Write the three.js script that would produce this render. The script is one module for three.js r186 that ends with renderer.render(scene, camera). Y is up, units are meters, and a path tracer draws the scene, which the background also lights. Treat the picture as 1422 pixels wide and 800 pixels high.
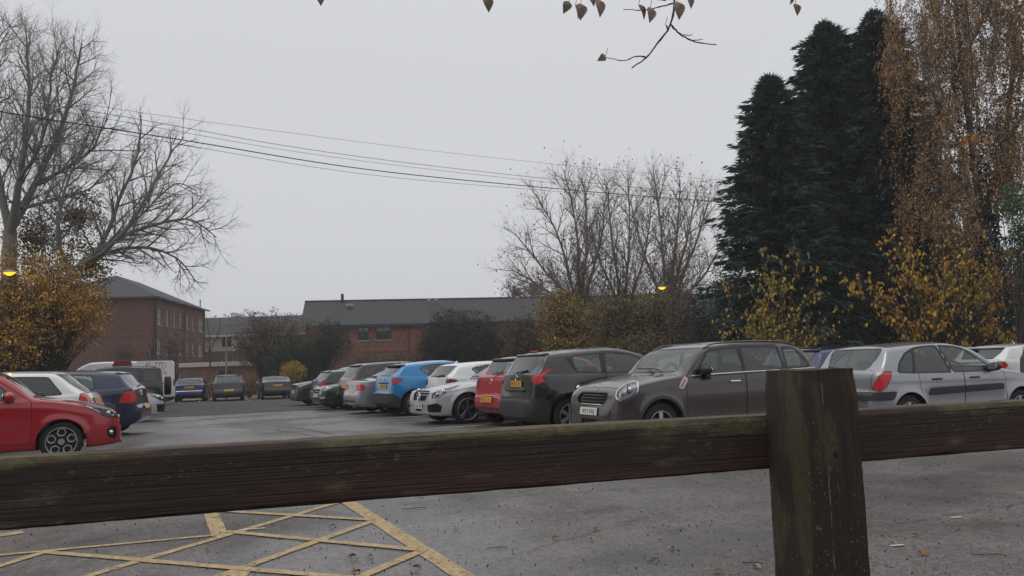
import * as THREE from 'three';
import { mergeGeometries } from 'three/addons/utils/BufferGeometryUtils.js';
import { RoundedBoxGeometry } from 'three/addons/geometries/RoundedBoxGeometry.js';

// ---------------------------------------------------------------- camera, sky, sun, exposure
const scene = new THREE.Scene();
const camera = new THREE.PerspectiveCamera(39.97, 1422 / 800, 0.1, 900);
camera.position.set(0, 1.3, 0);
camera.rotation.order = 'YXZ';
camera.rotation.set(THREE.MathUtils.degToRad(5.45), 0, THREE.MathUtils.degToRad(-1.8));
const renderer = new THREE.WebGLRenderer({ antialias: true });
renderer.toneMapping = THREE.LinearToneMapping;
renderer.toneMappingExposure = 0.95;
renderer.shadowMap.enabled = true;

function hash(x, y) { let h = Math.imul(x | 0, 374761393) ^ Math.imul(y | 0, 668265263); h = Math.imul(h ^ (h >>> 13), 1274126177); return ((h ^ (h >>> 16)) >>> 0) / 4294967296; }
function vnoise(x, y, px = 0, py = 0) {          // value noise, periodic when px, py > 0
  const x0 = Math.floor(x), y0 = Math.floor(y); let fx = x - x0, fy = y - y0;
  fx = fx * fx * (3 - 2 * fx); fy = fy * fy * (3 - 2 * fy);
  const w = (a, p) => (p ? ((a % p) + p) % p : a);
  const a = hash(w(x0, px), w(y0, py)), b = hash(w(x0 + 1, px), w(y0, py)), c = hash(w(x0, px), w(y0 + 1, py)), d = hash(w(x0 + 1, px), w(y0 + 1, py));
  return a + (b - a) * fx + (c - a) * fy + (a - b - c + d) * fx * fy;
}
function fbm(x, y, o = 4, px = 0, py = 0) { let s = 0, a = 0.5, n = 0; for (let i = 0; i < o; i++) { s += a * vnoise(x, y, px, py); n += a; x = x * 2 + 17; y = y * 2 + 31; px *= 2; py *= 2; a *= 0.5; } return s / n; }
function rng(seed) { let s = seed >>> 0; return () => { s = (s + 0x6d2b79f5) | 0; let t = Math.imul(s ^ (s >>> 15), 1 | s); t = (t + Math.imul(t ^ (t >>> 7), 61 | t)) ^ t; return ((t ^ (t >>> 14)) >>> 0) / 4294967296; }; }
const clamp = (x, a = 0, b = 1) => Math.min(b, Math.max(a, x)), lerp = (a, b, t) => a + (b - a) * t, sstep = (a, b, x) => { const t = clamp((x - a) / (b - a)); return t * t * (3 - 2 * t); };

{ // an even, foggy overcast sky: a little brighter towards the zenith all the way round
  const w = 256, h = 128, d = new Float32Array(w * h * 4);
  for (let j = 0; j < h; j++) for (let i = 0; i < w; i++) {
    const el = (j + 0.5) / h * Math.PI - Math.PI / 2, up = Math.max(0, Math.sin(el));
    const n = 0.985 + 0.03 * fbm(i / 32, j / 20, 3, 8, 0);
    const L = (0.67 + 0.03 * sstep(0.0, 0.25, up) + 0.42 * sstep(0.35, 1, up)) * n;
    d.set([L * 0.98, L * 1.0, L * 1.04, 1], (j * w + i) * 4);
  }
  const sky = new THREE.DataTexture(d, w, h, THREE.RGBAFormat, THREE.FloatType);
  sky.mapping = THREE.EquirectangularReflectionMapping; sky.magFilter = sky.minFilter = THREE.LinearFilter; sky.needsUpdate = true;
  scene.background = sky; scene.environment = sky;
}
const sun = new THREE.DirectionalLight(0xfff6ea, 0.5);
sun.position.set(-16, 40, -14); sun.target.position.set(0, 0, -24);
sun.castShadow = true; sun.shadow.radius = 40; sun.shadow.mapSize.set(2048, 2048);
Object.assign(sun.shadow.camera, { left: -55, right: 55, top: 60, bottom: -60, near: 1, far: 160 });
scene.add(sun, sun.target);
scene.fog = new THREE.FogExp2(new THREE.Color().setRGB(0.62, 0.63, 0.655), 0.001);

// ---------------------------------------------------------------- helpers
const taken = {};
function numbered(name) { const n = taken[name] || 0; taken[name] = n + 1; return n ? name + '_' + String(n).padStart(3, '0') : name; }
function add(o, name, label, category, group, kind) {        // a top-level object
  o.name = numbered(name); o.userData = {};
  if (label) o.userData.label = label; if (category) o.userData.category = category; if (group) o.userData.group = group; if (kind) o.userData.kind = kind;
  scene.add(o); o.traverse((m) => { if (m.isMesh) { m.castShadow = true; m.receiveShadow = true; } });
  return o;
}
function part(parent, name, geo, mat, pos, rot) {
  const m = new THREE.Mesh(geo, mat); m.name = name; m.castShadow = m.receiveShadow = true;
  if (pos) m.position.set(...pos); if (rot) m.rotation.set(...rot);
  parent.add(m); return m;
}
const groundY = (d) => -0.012 * Math.min(Math.max(0, d - 17), 43);   // the car park falls gently away
const lin = (r, g, b) => new THREE.Color().setRGB(r, g, b);
function std(c, rough = 0.8, o = {}) { return new THREE.MeshStandardMaterial({ color: Array.isArray(c) ? lin(...c) : c, roughness: rough, ...o }); }
function tex(w, h, fn, srgb = false) {
  const d = new Uint8Array(w * h * 4);
  for (let j = 0; j < h; j++) for (let i = 0; i < w; i++) { const c = fn(i, j); const k = (j * w + i) * 4; d[k] = clamp(c[0], 0, 255); d[k + 1] = clamp(c[1], 0, 255); d[k + 2] = clamp(c[2], 0, 255); d[k + 3] = c[3] === undefined ? 255 : clamp(c[3], 0, 255); }
  const t = new THREE.DataTexture(d, w, h, THREE.RGBAFormat, THREE.UnsignedByteType);
  t.wrapS = t.wrapT = THREE.RepeatWrapping; t.magFilter = THREE.LinearFilter; t.minFilter = THREE.LinearMipmapLinearFilter; t.generateMipmaps = true;
  if (srgb) t.colorSpace = THREE.SRGBColorSpace; t.needsUpdate = true; return t;
}
function geoFrom(pos, nor, uv, col) {
  const g = new THREE.BufferGeometry();
  g.setAttribute('position', new THREE.BufferAttribute(pos instanceof Float32Array ? pos : new Float32Array(pos), 3));
  if (nor) g.setAttribute('normal', new THREE.BufferAttribute(nor instanceof Float32Array ? nor : new Float32Array(nor), 3));
  if (uv) g.setAttribute('uv', new THREE.BufferAttribute(uv instanceof Float32Array ? uv : new Float32Array(uv), 2));
  if (col) g.setAttribute('color', new THREE.BufferAttribute(col instanceof Float32Array ? col : new Float32Array(col), 3));
  if (!nor) g.computeVertexNormals();
  return g;
}
const V = (x, y, z) => new THREE.Vector3(x, y, z);
function moved(g, x = 0, y = 0, z = 0, rx = 0, ry = 0, rz = 0) { g.applyMatrix4(new THREE.Matrix4().compose(V(x, y, z), new THREE.Quaternion().setFromEuler(new THREE.Euler(rx, ry, rz)), V(1, 1, 1))); return g; }
const box = (w, h, d, x = 0, y = 0, z = 0) => new THREE.BoxGeometry(w, h, d).translate(x, y, z);
const rbox = (w, h, d, r, x = 0, y = 0, z = 0, s = 2) => new RoundedBoxGeometry(w, h, d, s, r).translate(x, y, z);
function clean(list) { return list.map((g) => { const c = g.index ? g.toNonIndexed() : g; for (const k of Object.keys(c.attributes)) if (!['position', 'normal', 'uv'].includes(k)) c.deleteAttribute(k); if (!c.attributes.uv) c.setAttribute('uv', new THREE.BufferAttribute(new Float32Array(c.attributes.position.count * 2), 2)); return c; }); }
const merge = (list) => mergeGeometries(clean(list));
function tube(points, r, sides = 5, seg = 12) { return new THREE.TubeGeometry(new THREE.CatmullRomCurve3(points.map((p) => V(...p))), seg, r, sides, false); }
function pchip(pts) {                                             // monotone cubic through control points
  const n = pts.length, x = pts.map((p) => p[0]), y = pts.map((p) => p[1]), d = [], m = [];
  for (let i = 0; i < n - 1; i++) d[i] = (y[i + 1] - y[i]) / (x[i + 1] - x[i]);
  m[0] = d[0]; m[n - 1] = d[n - 2];
  for (let i = 1; i < n - 1; i++) { const h0 = x[i] - x[i - 1], h1 = x[i + 1] - x[i]; m[i] = d[i - 1] * d[i] <= 0 ? 0 : 3 * (h0 + h1) / ((2 * h1 + h0) / d[i - 1] + (h1 + 2 * h0) / d[i]); }
  return (q) => {
    if (q <= x[0]) return y[0]; if (q >= x[n - 1]) return y[n - 1];
    let i = 0; while (q > x[i + 1]) i++;
    const h = x[i + 1] - x[i], t = (q - x[i]) / h, t2 = t * t, t3 = t2 * t;
    return y[i] * (2 * t3 - 3 * t2 + 1) + h * m[i] * (t3 - 2 * t2 + t) + y[i + 1] * (3 * t2 - 2 * t3) + h * m[i + 1] * (t3 - t2);
  };
}
function sdPoly(p, x, y) {
  let d = Infinity, s = 1;
  for (let i = 0, j = p.length - 1; i < p.length; j = i++) {
    const ex = p[j][0] - p[i][0], ey = p[j][1] - p[i][1], wx = x - p[i][0], wy = y - p[i][1];
    const t = clamp((wx * ex + wy * ey) / (ex * ex + ey * ey)), bx = wx - ex * t, by = wy - ey * t;
    d = Math.min(d, bx * bx + by * by);
    const c1 = y >= p[i][1], c2 = y < p[j][1], c3 = ex * wy > ey * wx;
    if ((c1 && c2 && c3) || (!c1 && !c2 && !c3)) s = -s;
  }
  return s * Math.sqrt(d);
}
// ---------------------------------------------------------------- cars: one lofted body sheet, cut along outlines into panels, panes and lamps
const dropTex = tex(256, 256, (() => { // fine road film and rain specks, as roughness (green channel)
  const r = rng(5), spots = []; for (let i = 0; i < 420; i++) spots.push([r() * 256, r() * 256, 0.8 + r() * 1.6]);
  const a = new Float32Array(65536);
  for (const [x, y, q] of spots) for (let j = -3; j <= 3; j++) for (let i = -3; i <= 3; i++) { const d = Math.hypot(i, j) / q; if (d < 1) a[((Math.floor(y + j) & 255) << 8) | (Math.floor(x + i) & 255)] = 1 - d; }
  return (i, j) => { const n = fbm(i / 32, j / 32, 4, 8, 8), k = a[(j << 8) | i]; const v = 150 + 26 * (n - 0.5) - 14 * k; return [v, v, v]; };
})());
dropTex.repeat.set(1.6, 1.6);
function paint(c, o = {}) { return new THREE.MeshPhysicalMaterial({ color: lin(...c), roughness: 0.5, roughnessMap: dropTex, metalness: 0.25, clearcoat: 1, clearcoatRoughness: 0.05, ...o }); }
const CM = {
  glass: new THREE.MeshPhysicalMaterial({ color: lin(0.62, 0.68, 0.66), transmission: 1, thickness: 0, roughness: 0.05, ior: 1.85 }),
  dark: new THREE.MeshPhysicalMaterial({ color: lin(0.1, 0.11, 0.11), transmission: 1, thickness: 0, roughness: 0.05, ior: 1.8 }),
  trim: std([0.012, 0.012, 0.013], 0.35), plastic: std([0.03, 0.03, 0.032], 0.62), gap: std([0.006, 0.006, 0.006], 0.9),
  chrome: std([0.75, 0.76, 0.78], 0.14, { metalness: 1 }), silver: std([0.5, 0.51, 0.53], 0.32, { metalness: 0.85 }), silverDark: std([0.2, 0.2, 0.21], 0.3, { metalness: 0.8 }), gun: std([0.06, 0.06, 0.065], 0.35, { metalness: 0.6 }),
  tyre: std([0.014, 0.014, 0.015], 0.82), cabin: std([0.022, 0.022, 0.024], 0.85), seat: std([0.035, 0.035, 0.038], 0.9), disc: std([0.035, 0.035, 0.037], 0.6, { metalness: 0.4 }),
  red: new THREE.MeshPhysicalMaterial({ color: lin(0.52, 0.004, 0.008), roughness: 0.45, clearcoat: 0.6, clearcoatRoughness: 0.08 }),
  darkred: new THREE.MeshPhysicalMaterial({ color: lin(0.13, 0.008, 0.012), roughness: 0.25, clearcoat: 1, clearcoatRoughness: 0.05 }),
  orange: new THREE.MeshPhysicalMaterial({ color: lin(0.62, 0.16, 0.015), roughness: 0.25, clearcoat: 1 }),
  lens: new THREE.MeshPhysicalMaterial({ color: lin(0.95, 0.96, 0.97), transmission: 1, thickness: 0, roughness: 0.02, ior: 1.5 }),
  bowl: std([0.42, 0.43, 0.45], 0.3, { metalness: 0.75 }), bowlDark: std([0.03, 0.03, 0.033], 0.35, { metalness: 0.3 }), white: std([0.7, 0.7, 0.7], 0.4),
};
function plateTex(text, front) {
  const c = document.createElement('canvas'); c.width = 256; c.height = 56; const g = c.getContext('2d');
  g.fillStyle = front ? '#d9d9d2' : '#d9a418'; g.fillRect(0, 0, 256, 56); g.fillStyle = '#17171a';
  if (text) { g.font = 'bold 46px sans-serif'; g.textAlign = 'center'; g.textBaseline = 'middle'; g.fillText(text, 128, 30, 236); }
  else { const r = rng(front ? 31 : 77); let x = 14; for (let i = 0; i < 7; i++) { if (i === 4) x += 16; g.fillRect(x, 9, 6, 38); if (r() > 0.35) g.fillRect(x + 14, 9, 6, 38); if (r() > 0.4) g.fillRect(x, 9, 20, 6); if (r() > 0.5) g.fillRect(x, 25, 20, 6); if (r() > 0.5) g.fillRect(x, 41, 20, 6); x += 30; } }
  const t = new THREE.CanvasTexture(c); t.colorSpace = THREE.SRGBColorSpace; return new THREE.MeshStandardMaterial({ map: t, roughness: 0.4 });
}
const PLATE = { f: plateTex('', true), r: plateTex('', false) };
const plateEdge = CM.trim;

function splitTris(tris, phi) {                                  // cuts triangles along phi = 0: [inside, outside]
  const ins = [], out = [];
  const mix = (a, b, t) => a.map((q, i) => q + (b[i] - q) * t);
  for (const T of tris) {
    const f = [phi(T.v[0], T), phi(T.v[1], T), phi(T.v[2], T)], n = (f[0] < 0) + (f[1] < 0) + (f[2] < 0);
    if (n === 3) { ins.push(T); continue; } if (n === 0) { out.push(T); continue; }
    const lone = n === 1 ? f.findIndex((q) => q < 0) : f.findIndex((q) => q >= 0);
    const a = lone, b = (lone + 1) % 3, c = (lone + 2) % 3, ab = mix(T.v[a], T.v[b], f[a] / (f[a] - f[b])), ac = mix(T.v[a], T.v[c], f[a] / (f[a] - f[c]));
    const one = [{ v: [T.v[a], ab, ac], z: T.z }], two = [{ v: [ab, T.v[b], T.v[c]], z: T.z }, { v: [ab, T.v[c], ac], z: T.z }];
    (n === 1 ? ins : out).push(...one); (n === 1 ? out : ins).push(...two);
  }
  return [ins, out];
}
function sheet(tris, L, inset = 0, sides = [1, -1]) {            // triangles of the half body to a geometry on one or both sides
  const n = tris.length * 3 * sides.length, P = new Float32Array(n * 3), N = new Float32Array(n * 3), U = new Float32Array(n * 2); let k = 0;
  for (const s of sides) for (const T of tris) {
    const q = T.v.map((v) => [L / 2 - v[0] + v[3] * inset, v[1] - v[4] * inset, s * (v[2] - v[5] * inset), -v[3], v[4], s * v[5]]);
    const ax = q[1][0] - q[0][0], ay = q[1][1] - q[0][1], az = q[1][2] - q[0][2], bx = q[2][0] - q[0][0], by = q[2][1] - q[0][1], bz = q[2][2] - q[0][2];
    const gx = ay * bz - az * by, gy = az * bx - ax * bz, gz = ax * by - ay * bx;
    const o = gx * (q[0][3] + q[1][3] + q[2][3]) + gy * (q[0][4] + q[1][4] + q[2][4]) + gz * (q[0][5] + q[1][5] + q[2][5]) < 0 ? [0, 2, 1] : [0, 1, 2];
    for (const i of o) { P.set(q[i].slice(0, 3), k * 3); N.set(q[i].slice(3), k * 3); U.set([q[i][0] * 0.8 + q[i][2] * 0.6, q[i][1] + q[i][2] * 0.5], k * 2); k++; }
  }
  return geoFrom(P, N, U);
}
function shapeRim(style, R, seg = 36) {                                // list of geometries; axis is z, outer face at +z
  const g = [], ring = new THREE.LatheGeometry([[R * 0.9, -0.06], [R, -0.02], [R, 0.012], [R * 0.955, 0.016], [R * 0.93, 0.0], [R * 0.9, -0.06]].map((p) => new THREE.Vector2(...p)), seg).rotateX(Math.PI / 2);
  g.push(ring);
  g.push(new THREE.CylinderGeometry(R * 0.2, R * 0.23, 0.035, 18).rotateX(Math.PI / 2).translate(0, 0, -0.005));
  const spoke = (a, w0, w1, off = 0, r0 = 0.1, r1 = 0.95) => {
    const s = new THREE.Shape([[R * r0, -w0], [R * r1, -w1], [R * r1, w1], [R * r0, w0]].map((p) => new THREE.Vector2(...p)));
    const e = new THREE.ExtrudeGeometry(s, { depth: 0.022, bevelEnabled: true, bevelThickness: 0.006, bevelSize: 0.005, bevelSegments: 1 });
    e.translate(0, off, -0.025); e.rotateZ(a); g.push(e);
  };
  const [kind, n] = style;
  for (let i = 0; i < n; i++) {
    const a = i / n * Math.PI * 2 + Math.PI / 2;
    if (kind === 'star') spoke(a, R * 0.09, R * 0.16);
    if (kind === 'slim') spoke(a, R * 0.07, R * 0.045);
    if (kind === 'twin') { spoke(a + 0.14, R * 0.055, R * 0.045); spoke(a - 0.14, R * 0.055, R * 0.045); }
    if (kind === 'swirl') { spoke(a + 0.18, R * 0.11, R * 0.05, R * 0.06); spoke(a - 0.12, R * 0.07, R * 0.1, -R * 0.02); }
    if (kind === 'hex') { const t = new THREE.TorusGeometry(R * 0.265, R * 0.042, 5, 6); t.scale(1, 1.05, 0.6).rotateZ(Math.PI / 6).translate(R * 0.64, 0, -0.002).rotateZ(a); g.push(t); }
  }
  return g;
}
const wheelCache = {};
function makeWheel(R, rimR, style, rimMat, w = 0.205, seg = 40) {
  const key = [R, rimR, style, w, seg].join();
  const G = wheelCache[key] ||= {
    tyre: new THREE.LatheGeometry([[rimR * 0.97, -w / 2 + 0.01], [rimR + (R - rimR) * 0.5, -w / 2], [R - 0.018, -w / 2 + 0.014], [R, -w / 2 + 0.04], [R, w / 2 - 0.04], [R - 0.018, w / 2 - 0.014], [rimR + (R - rimR) * 0.5, w / 2], [rimR * 0.97, w / 2 - 0.01]].map((p) => new THREE.Vector2(...p)), seg).rotateX(Math.PI / 2),
    rim: merge(shapeRim(style, rimR, seg)).translate(0, 0, w / 2 - 0.02),
    disc: merge([new THREE.CylinderGeometry(rimR * 0.93, rimR * 0.93, 0.02, 28).rotateX(Math.PI / 2), new THREE.CylinderGeometry(rimR * 0.7, rimR * 0.7, 0.03, 28).rotateX(Math.PI / 2).translate(0, 0, 0.012)]),
  };
  const o = new THREE.Group(); o.name = 'wheel';
  part(o, 'tyre', G.tyre, CM.tyre); part(o, 'rim', G.rim, rimMat || CM.silver); part(o, 'brake_disc', G.disc, CM.disc);
  return o;
}
const DEF = { W: 0.86, H: 1.47, R: 0.305, rimR: 0.21, rim: ['slim', 7], nose: 0.74, tumble: 0.34, flare: 0.02, arch: 0.05, crown: 0.05, ledge: 0.015, fa: 0.75, ra: 0.45, fw: 0.58, rw: 0.66, belt: null, glass: 'glass', plateF: [0.42], plateR: [0.85], doors: 5 };
function makeCar(o) {
  const S = { ...DEF, ...o }, { L, W, H } = S, root = new THREE.Group(), [cwx, cwz] = S.cowl, [wsx, wsz] = S.ws, [rex, rez] = S.re, [tlx, tlz] = S.tail;
  const top = pchip(S.top || [[0, 0.46], [0.02, 0.57], [0.06, S.nose - 0.12], [0.13, S.nose - 0.03], [0.26, S.nose], [lerp(0.26, cwx, 0.5), lerp(S.nose, cwz, 0.6)], [cwx - 0.04, cwz - 0.012], [cwx + 0.05, cwz + 0.03], [lerp(cwx, wsx, 0.5), lerp(cwz, wsz, 0.53)], [wsx - 0.1, wsz - 0.045], [wsx + 0.08, wsz + 0.012], S.peak, [rex - 0.12, rez + 0.018], [rex, rez], [lerp(rex, tlx, 0.5), lerp(rez, tlz, 0.48)], [tlx, tlz], ...(S.deck || []), [L - 0.11, S.tailLow || 0.78], [L - 0.07, 0.66], [L - 0.015, 0.62], [L, 0.5]]);
  const bot = pchip(S.bot || [[0, 0.26], [0.1, 0.21], [0.5, S.sill || 0.19], [L - 0.6, S.sill || 0.19], [L - 0.12, 0.27], [L, 0.36]]);
  const belt = pchip(S.belt || [[0, S.nose - 0.1], [cwx, cwz - 0.1], [wsx, cwz - 0.06], [L, tlz - 0.02]]);
  const se = (t, p) => Math.pow(Math.max(0, 1 - Math.pow(1 - clamp(t), p)), 1 / p);
  const plan = (x) => W * Math.min(S.fw + (1 - S.fw) * se(x / S.fa, 2.4), S.rw + (1 - S.rw) * se((L - x) / S.ra, 2.6)) * (1 - 0.035 * sstep(L - 1.1, L, x));
  const Ra = S.R + S.arch, axles = [S.xf, S.xr];
  const sideY = (x, h) => {                                       // half width of the lower side at a height
    const bo = bot(x), zt = top(x), zs = Math.max(bo + 0.05, Math.min(belt(x), zt - 0.045)), Wx = plan(x), t = clamp((h - bo) / (zs - bo));
    let y = Wx * (1 - 0.075 * Math.pow(1 - t, 4) - 0.035 * t * t * t);
    const mid = sstep(S.xf + 0.25, S.xf + 0.6, x) * sstep(S.xr - 0.25, S.xr - 0.6, x);
    y -= mid * 0.022 * Math.exp(-(((h - 0.5) / 0.13) ** 2));
    y += 0.007 * Math.exp(-(((h - zs + 0.1) / 0.03) ** 2)) * sstep(0.3, 0.6, x) * sstep(L - 0.15, L - 0.4, x);
    for (const a of axles) { const d = Math.hypot(x - a, h - S.R); y += S.flare * Math.exp(-(((d - Ra) / 0.055) ** 2)); }
    for (const b of S.hips || []) y += b.a * Math.exp(-(((x - b.x) / b.rx) ** 2) - (((h - b.z) / b.rz) ** 2));
    return y;
  };
  const section = (x) => {
    const bo = bot(x), zt = top(x), zs = Math.max(bo + 0.05, Math.min(belt(x), zt - 0.045)), pts = [], z = [];
    const y0 = sideY(x, bo);
    for (let i = 0; i < 3; i++) { pts.push([y0 * 0.94 * i / 3, bo]); z.push(0); }
    pts.push([y0 * 0.94, bo]); z.push(1);
    const n1 = S.lo ? 12 : 20; for (let i = 0; i <= n1; i++) { const h = lerp(bo + 0.012, zs, i / n1); pts.push([sideY(x, h), h]); z.push(i < n1 ? 1 : 2); }
    const Wb = sideY(x, zs), hg = zt - zs, cr = Math.min(S.crown, hg * 0.35), r = Math.min(0.085, hg * 0.6), zc = Math.max(zs + 0.004, zt - cr - r), tall = sstep(0.1, 0.45, hg);
    const ks = S.tumble, yAt = (h) => Wb - S.ledge * tall - ks * (h - zs) * (0.75 + 0.25 * clamp((h - zs) / 0.5)) - 0.02 * (1 - tall) * clamp((h - zs) / 0.05);
    const n2 = S.lo ? 9 : 16; for (let i = 1; i <= n2; i++) { const h = lerp(zs, zc, i / n2); pts.push([yAt(h), h]); z.push(i < n2 ? 2 : 3); }
    const yc = yAt(zc), rh = lerp(0.26, 0.105, tall) * Math.min(1, yc / 0.4), p0 = [yc, zc], p2 = [Math.max(0.05, yc - rh), zt - cr * 0.82], p1 = [yc - ks * (p2[1] - zc) * 0.8 - 0.002, p2[1] - cr * 0.12];
    for (let i = 1; i <= 6; i++) { const t = i / 6, a = (1 - t) * (1 - t), b = 2 * t * (1 - t), c = t * t; pts.push([a * p0[0] + b * p1[0] + c * p2[0], a * p0[1] + b * p1[1] + c * p2[1]]); z.push(i < 6 ? 3 : 4); }
    const nT = 9; for (let i = 1; i <= nT; i++) { const y = p2[0] * (1 - i / nT); pts.push([y, zt - cr * 0.82 * (y / p2[0]) ** 2]); z.push(4); }
    return { pts, z, e: p2[0] };
  };
  const xs = []; const ne = S.lo ? 11 : 16, dx = S.lo ? 0.075 : 0.042; for (let i = 0; i < ne; i++) xs.push(0.26 * (i / ne) ** 1.7); for (let x = 0.26; x < L - 0.24; x += dx) xs.push(x); for (let i = ne - 1; i >= 0; i--) xs.push(L - 0.22 * (i / ne) ** 1.6);
  const secs = xs.map(section), m = secs[0].pts.length, vp = [], idx = [], zone = [];
  xs.forEach((x, i) => secs[i].pts.forEach((p) => vp.push(x, p[1], p[0])));
  for (let i = 0; i < xs.length - 1; i++) for (let j = 0; j < m - 1; j++) { const a = i * m + j, b = a + 1, c = a + m, d = c + 1; idx.push(a, b, d, a, d, c); zone.push(secs[0].z[j], secs[0].z[j]); }
  for (const [i, fl] of [[0, 0], [xs.length - 1, 1]]) { const s = secs[i].pts, c = vp.length / 3; vp.push(xs[i], (s[0][1] + s[m - 1][1]) / 2, 0); for (let j = 0; j < m - 1; j++) { idx.push(c, i * m + j + (fl ? 0 : 1), i * m + j + (fl ? 1 : 0)); zone.push(1); } }
  const bg = new THREE.BufferGeometry(); bg.setAttribute('position', new THREE.Float32BufferAttribute(vp, 3)); bg.setIndex(idx); bg.computeVertexNormals();
  const bn = bg.attributes.normal; let up = 0; for (let i = 0; i < xs.length; i++) up += bn.getY(i * m + m - 2); const sg = up < 0 ? -1 : 1;
  const verts = []; for (let i = 0; i < vp.length / 3; i++) { const k = Math.min(xs.length - 1, Math.floor(i / m)); let n = [bn.getX(i) * sg, bn.getY(i) * sg, bn.getZ(i) * sg]; if (vp[i * 3 + 2] < 1e-4) { n[2] = 0; const q = Math.hypot(n[0], n[1]) || 1; n = n.map((t) => t / q); } verts.push([vp[i * 3], vp[i * 3 + 1], vp[i * 3 + 2], ...n, secs[k].e]); }
  let tris = []; for (let i = 0; i < idx.length; i += 3) tris.push({ v: [verts[idx[i]], verts[idx[i + 1]], verts[idx[i + 2]]], z: zone[i / 3] });
  const cut = (phi) => { const [a, b] = splitTris(tris, phi); tris = b; return a; };
  const P = S.paint, emit = (name, t, mat, inset = 0, two = false, parent = root) => (t.length ? (two ? [1, -1] : [0]).map((s) => part(parent, name, sheet(t, L, inset, s ? [s] : [1, -1]), mat)) : []);
  // wheel arches
  cut((v, T) => (T.z > 1 ? 1 : Math.max(Math.min(...axles.map((a) => Math.hypot(v[0] - a, v[1] - S.R) - Ra)), W - 0.34 - v[2])));
  // glass
  const side = (v, T, p, r = 0) => (T.z === 1 || T.z === 2 || (T.z === 3 && v[4] < 0.8) ? sdPoly(p, v[0], v[1]) - r : 1);
  const cxs = S.bx, bl = (x) => belt(x) + 0.035, tp = (x) => top(x) - (S.frame || 0.125);
  const line = (x0, x1, n = 5) => { const q = []; for (let i = 0; i <= n; i++) { const x = lerp(x0, x1, i / n); q.push([x, tp(x)]); } return q; };
  const wins = S.wins || (S.doors === 3 ? [[[cwx + 0.34, bl(cwx + 0.34)], [wsx + 0.1, tp(wsx + 0.1)], ...line(wsx + 0.2, cxs - 0.04), [cxs - 0.02, bl(cxs)]], [[cxs + 0.05, bl(cxs)], ...line(cxs + 0.06, S.cTop), [S.cx, bl(S.cx) + 0.02]]]
    : [[[cwx + 0.34, bl(cwx + 0.34)], [wsx + 0.1, tp(wsx + 0.1)], ...line(wsx + 0.2, cxs - 0.05), [cxs - 0.03, bl(cxs)]], [[cxs + 0.05, bl(cxs)], ...line(cxs + 0.06, S.cTop), [S.cx, bl(S.cx) + 0.02]], ...(S.quarter ? [S.quarter] : [])]);
  const gl = CM[S.glass];
  const wr = S.winRound || 0, trimW = S.trimW ?? 0.022;
  const panes = wins.map((w) => cut((v, T) => side(v, T, w, wr)));
  const mid = (wsx + rex) / 2;
  const wsPane = cut((v, T) => (T.z >= 3 && v[0] < mid ? Math.max(v[1] - (wsz - 0.03), cwz + 0.03 - v[1], v[2] - (v[6] + 0.01)) : 1));
  const rwm = S.rw_m ?? 0.03, rwPane = S.noRear ? [] : cut((v, T) => (T.z >= 3 && v[0] > mid ? Math.max(v[1] - (rez - (S.rwTop ?? 0.06)), tlz + (S.rwLow ?? 0.05) - v[1], v[2] - (v[6] - rwm)) : 1));
  const ringR = rwPane.length ? cut((v, T) => (T.z >= 3 && v[0] > mid ? Math.max(v[1] - (rez - 0.04), tlz + 0.03 - v[1], v[2] - (v[6] - rwm + 0.02)) : 1)) : [];
  const ringW = cut((v, T) => (T.z >= 3 && v[0] < mid ? Math.max(v[1] - (wsz - 0.015), cwz - 0.005 - v[1], v[2] - (v[6] + 0.024)) : 1));
  const pil = S.noB ? [] : [[[cxs - 0.06, bl(cxs)], [cxs - 0.06, tp(cxs) + 0.0], [cxs + 0.08, tp(cxs)], [cxs + 0.08, bl(cxs)]]];
  const trim = cut((v, T) => Math.min(...[...wins, ...pil].map((w) => side(v, T, w, wr + trimW))));
  // lamps, grilles and other patches
  const fq = (v) => (v[0] < L * 0.45 ? v[0] - (W - v[2]) : 99), rq = (v) => (v[0] > L * 0.55 ? (L - v[0]) - (W - v[2]) : 99);
  const coord = { front: (v, p) => sdPoly(p, fq(v), v[1]), rear: (v, p) => sdPoly(p, rq(v), v[1]), side: (v, p) => sdPoly(p, v[0], v[1]), head: (v, p) => sdPoly(p, v[2], v[1]) };
  const reg = (c, p, r = 0) => (v, T) => (T.z === 0 ? 1 : (c === 'head' && v[0] > L * 0.4) || (c === 'tail' && v[0] < L * 0.6) || (c === 'side' && T.z === 4) ? 1 : coord[c === 'tail' ? 'head' : c](v, p) - r);
  const made = {};
  const defaults = [{ n: 'headlamp', c: 'front', p: S.head || [[-0.3, 0.6], [0.02, 0.64], [0.42, 0.78], [0.36, 0.81], [0.05, 0.76], [-0.32, 0.69]], lamp: S.headDark ? 'bowlDark' : 'bowl', two: true, t: S.headRing || 0.012, tm: S.headRing ? CM.chrome : CM.trim }, { n: 'tail_lamp', c: 'rear', p: S.tailLamp || [[-0.2, 0.8], [0.0, 0.78], [0.24, 0.88], [0.2, 0.98], [-0.02, 1.0], [-0.2, 0.95]], m: S.tailMat || CM.red, two: true, t: 0.01 }];
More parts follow.
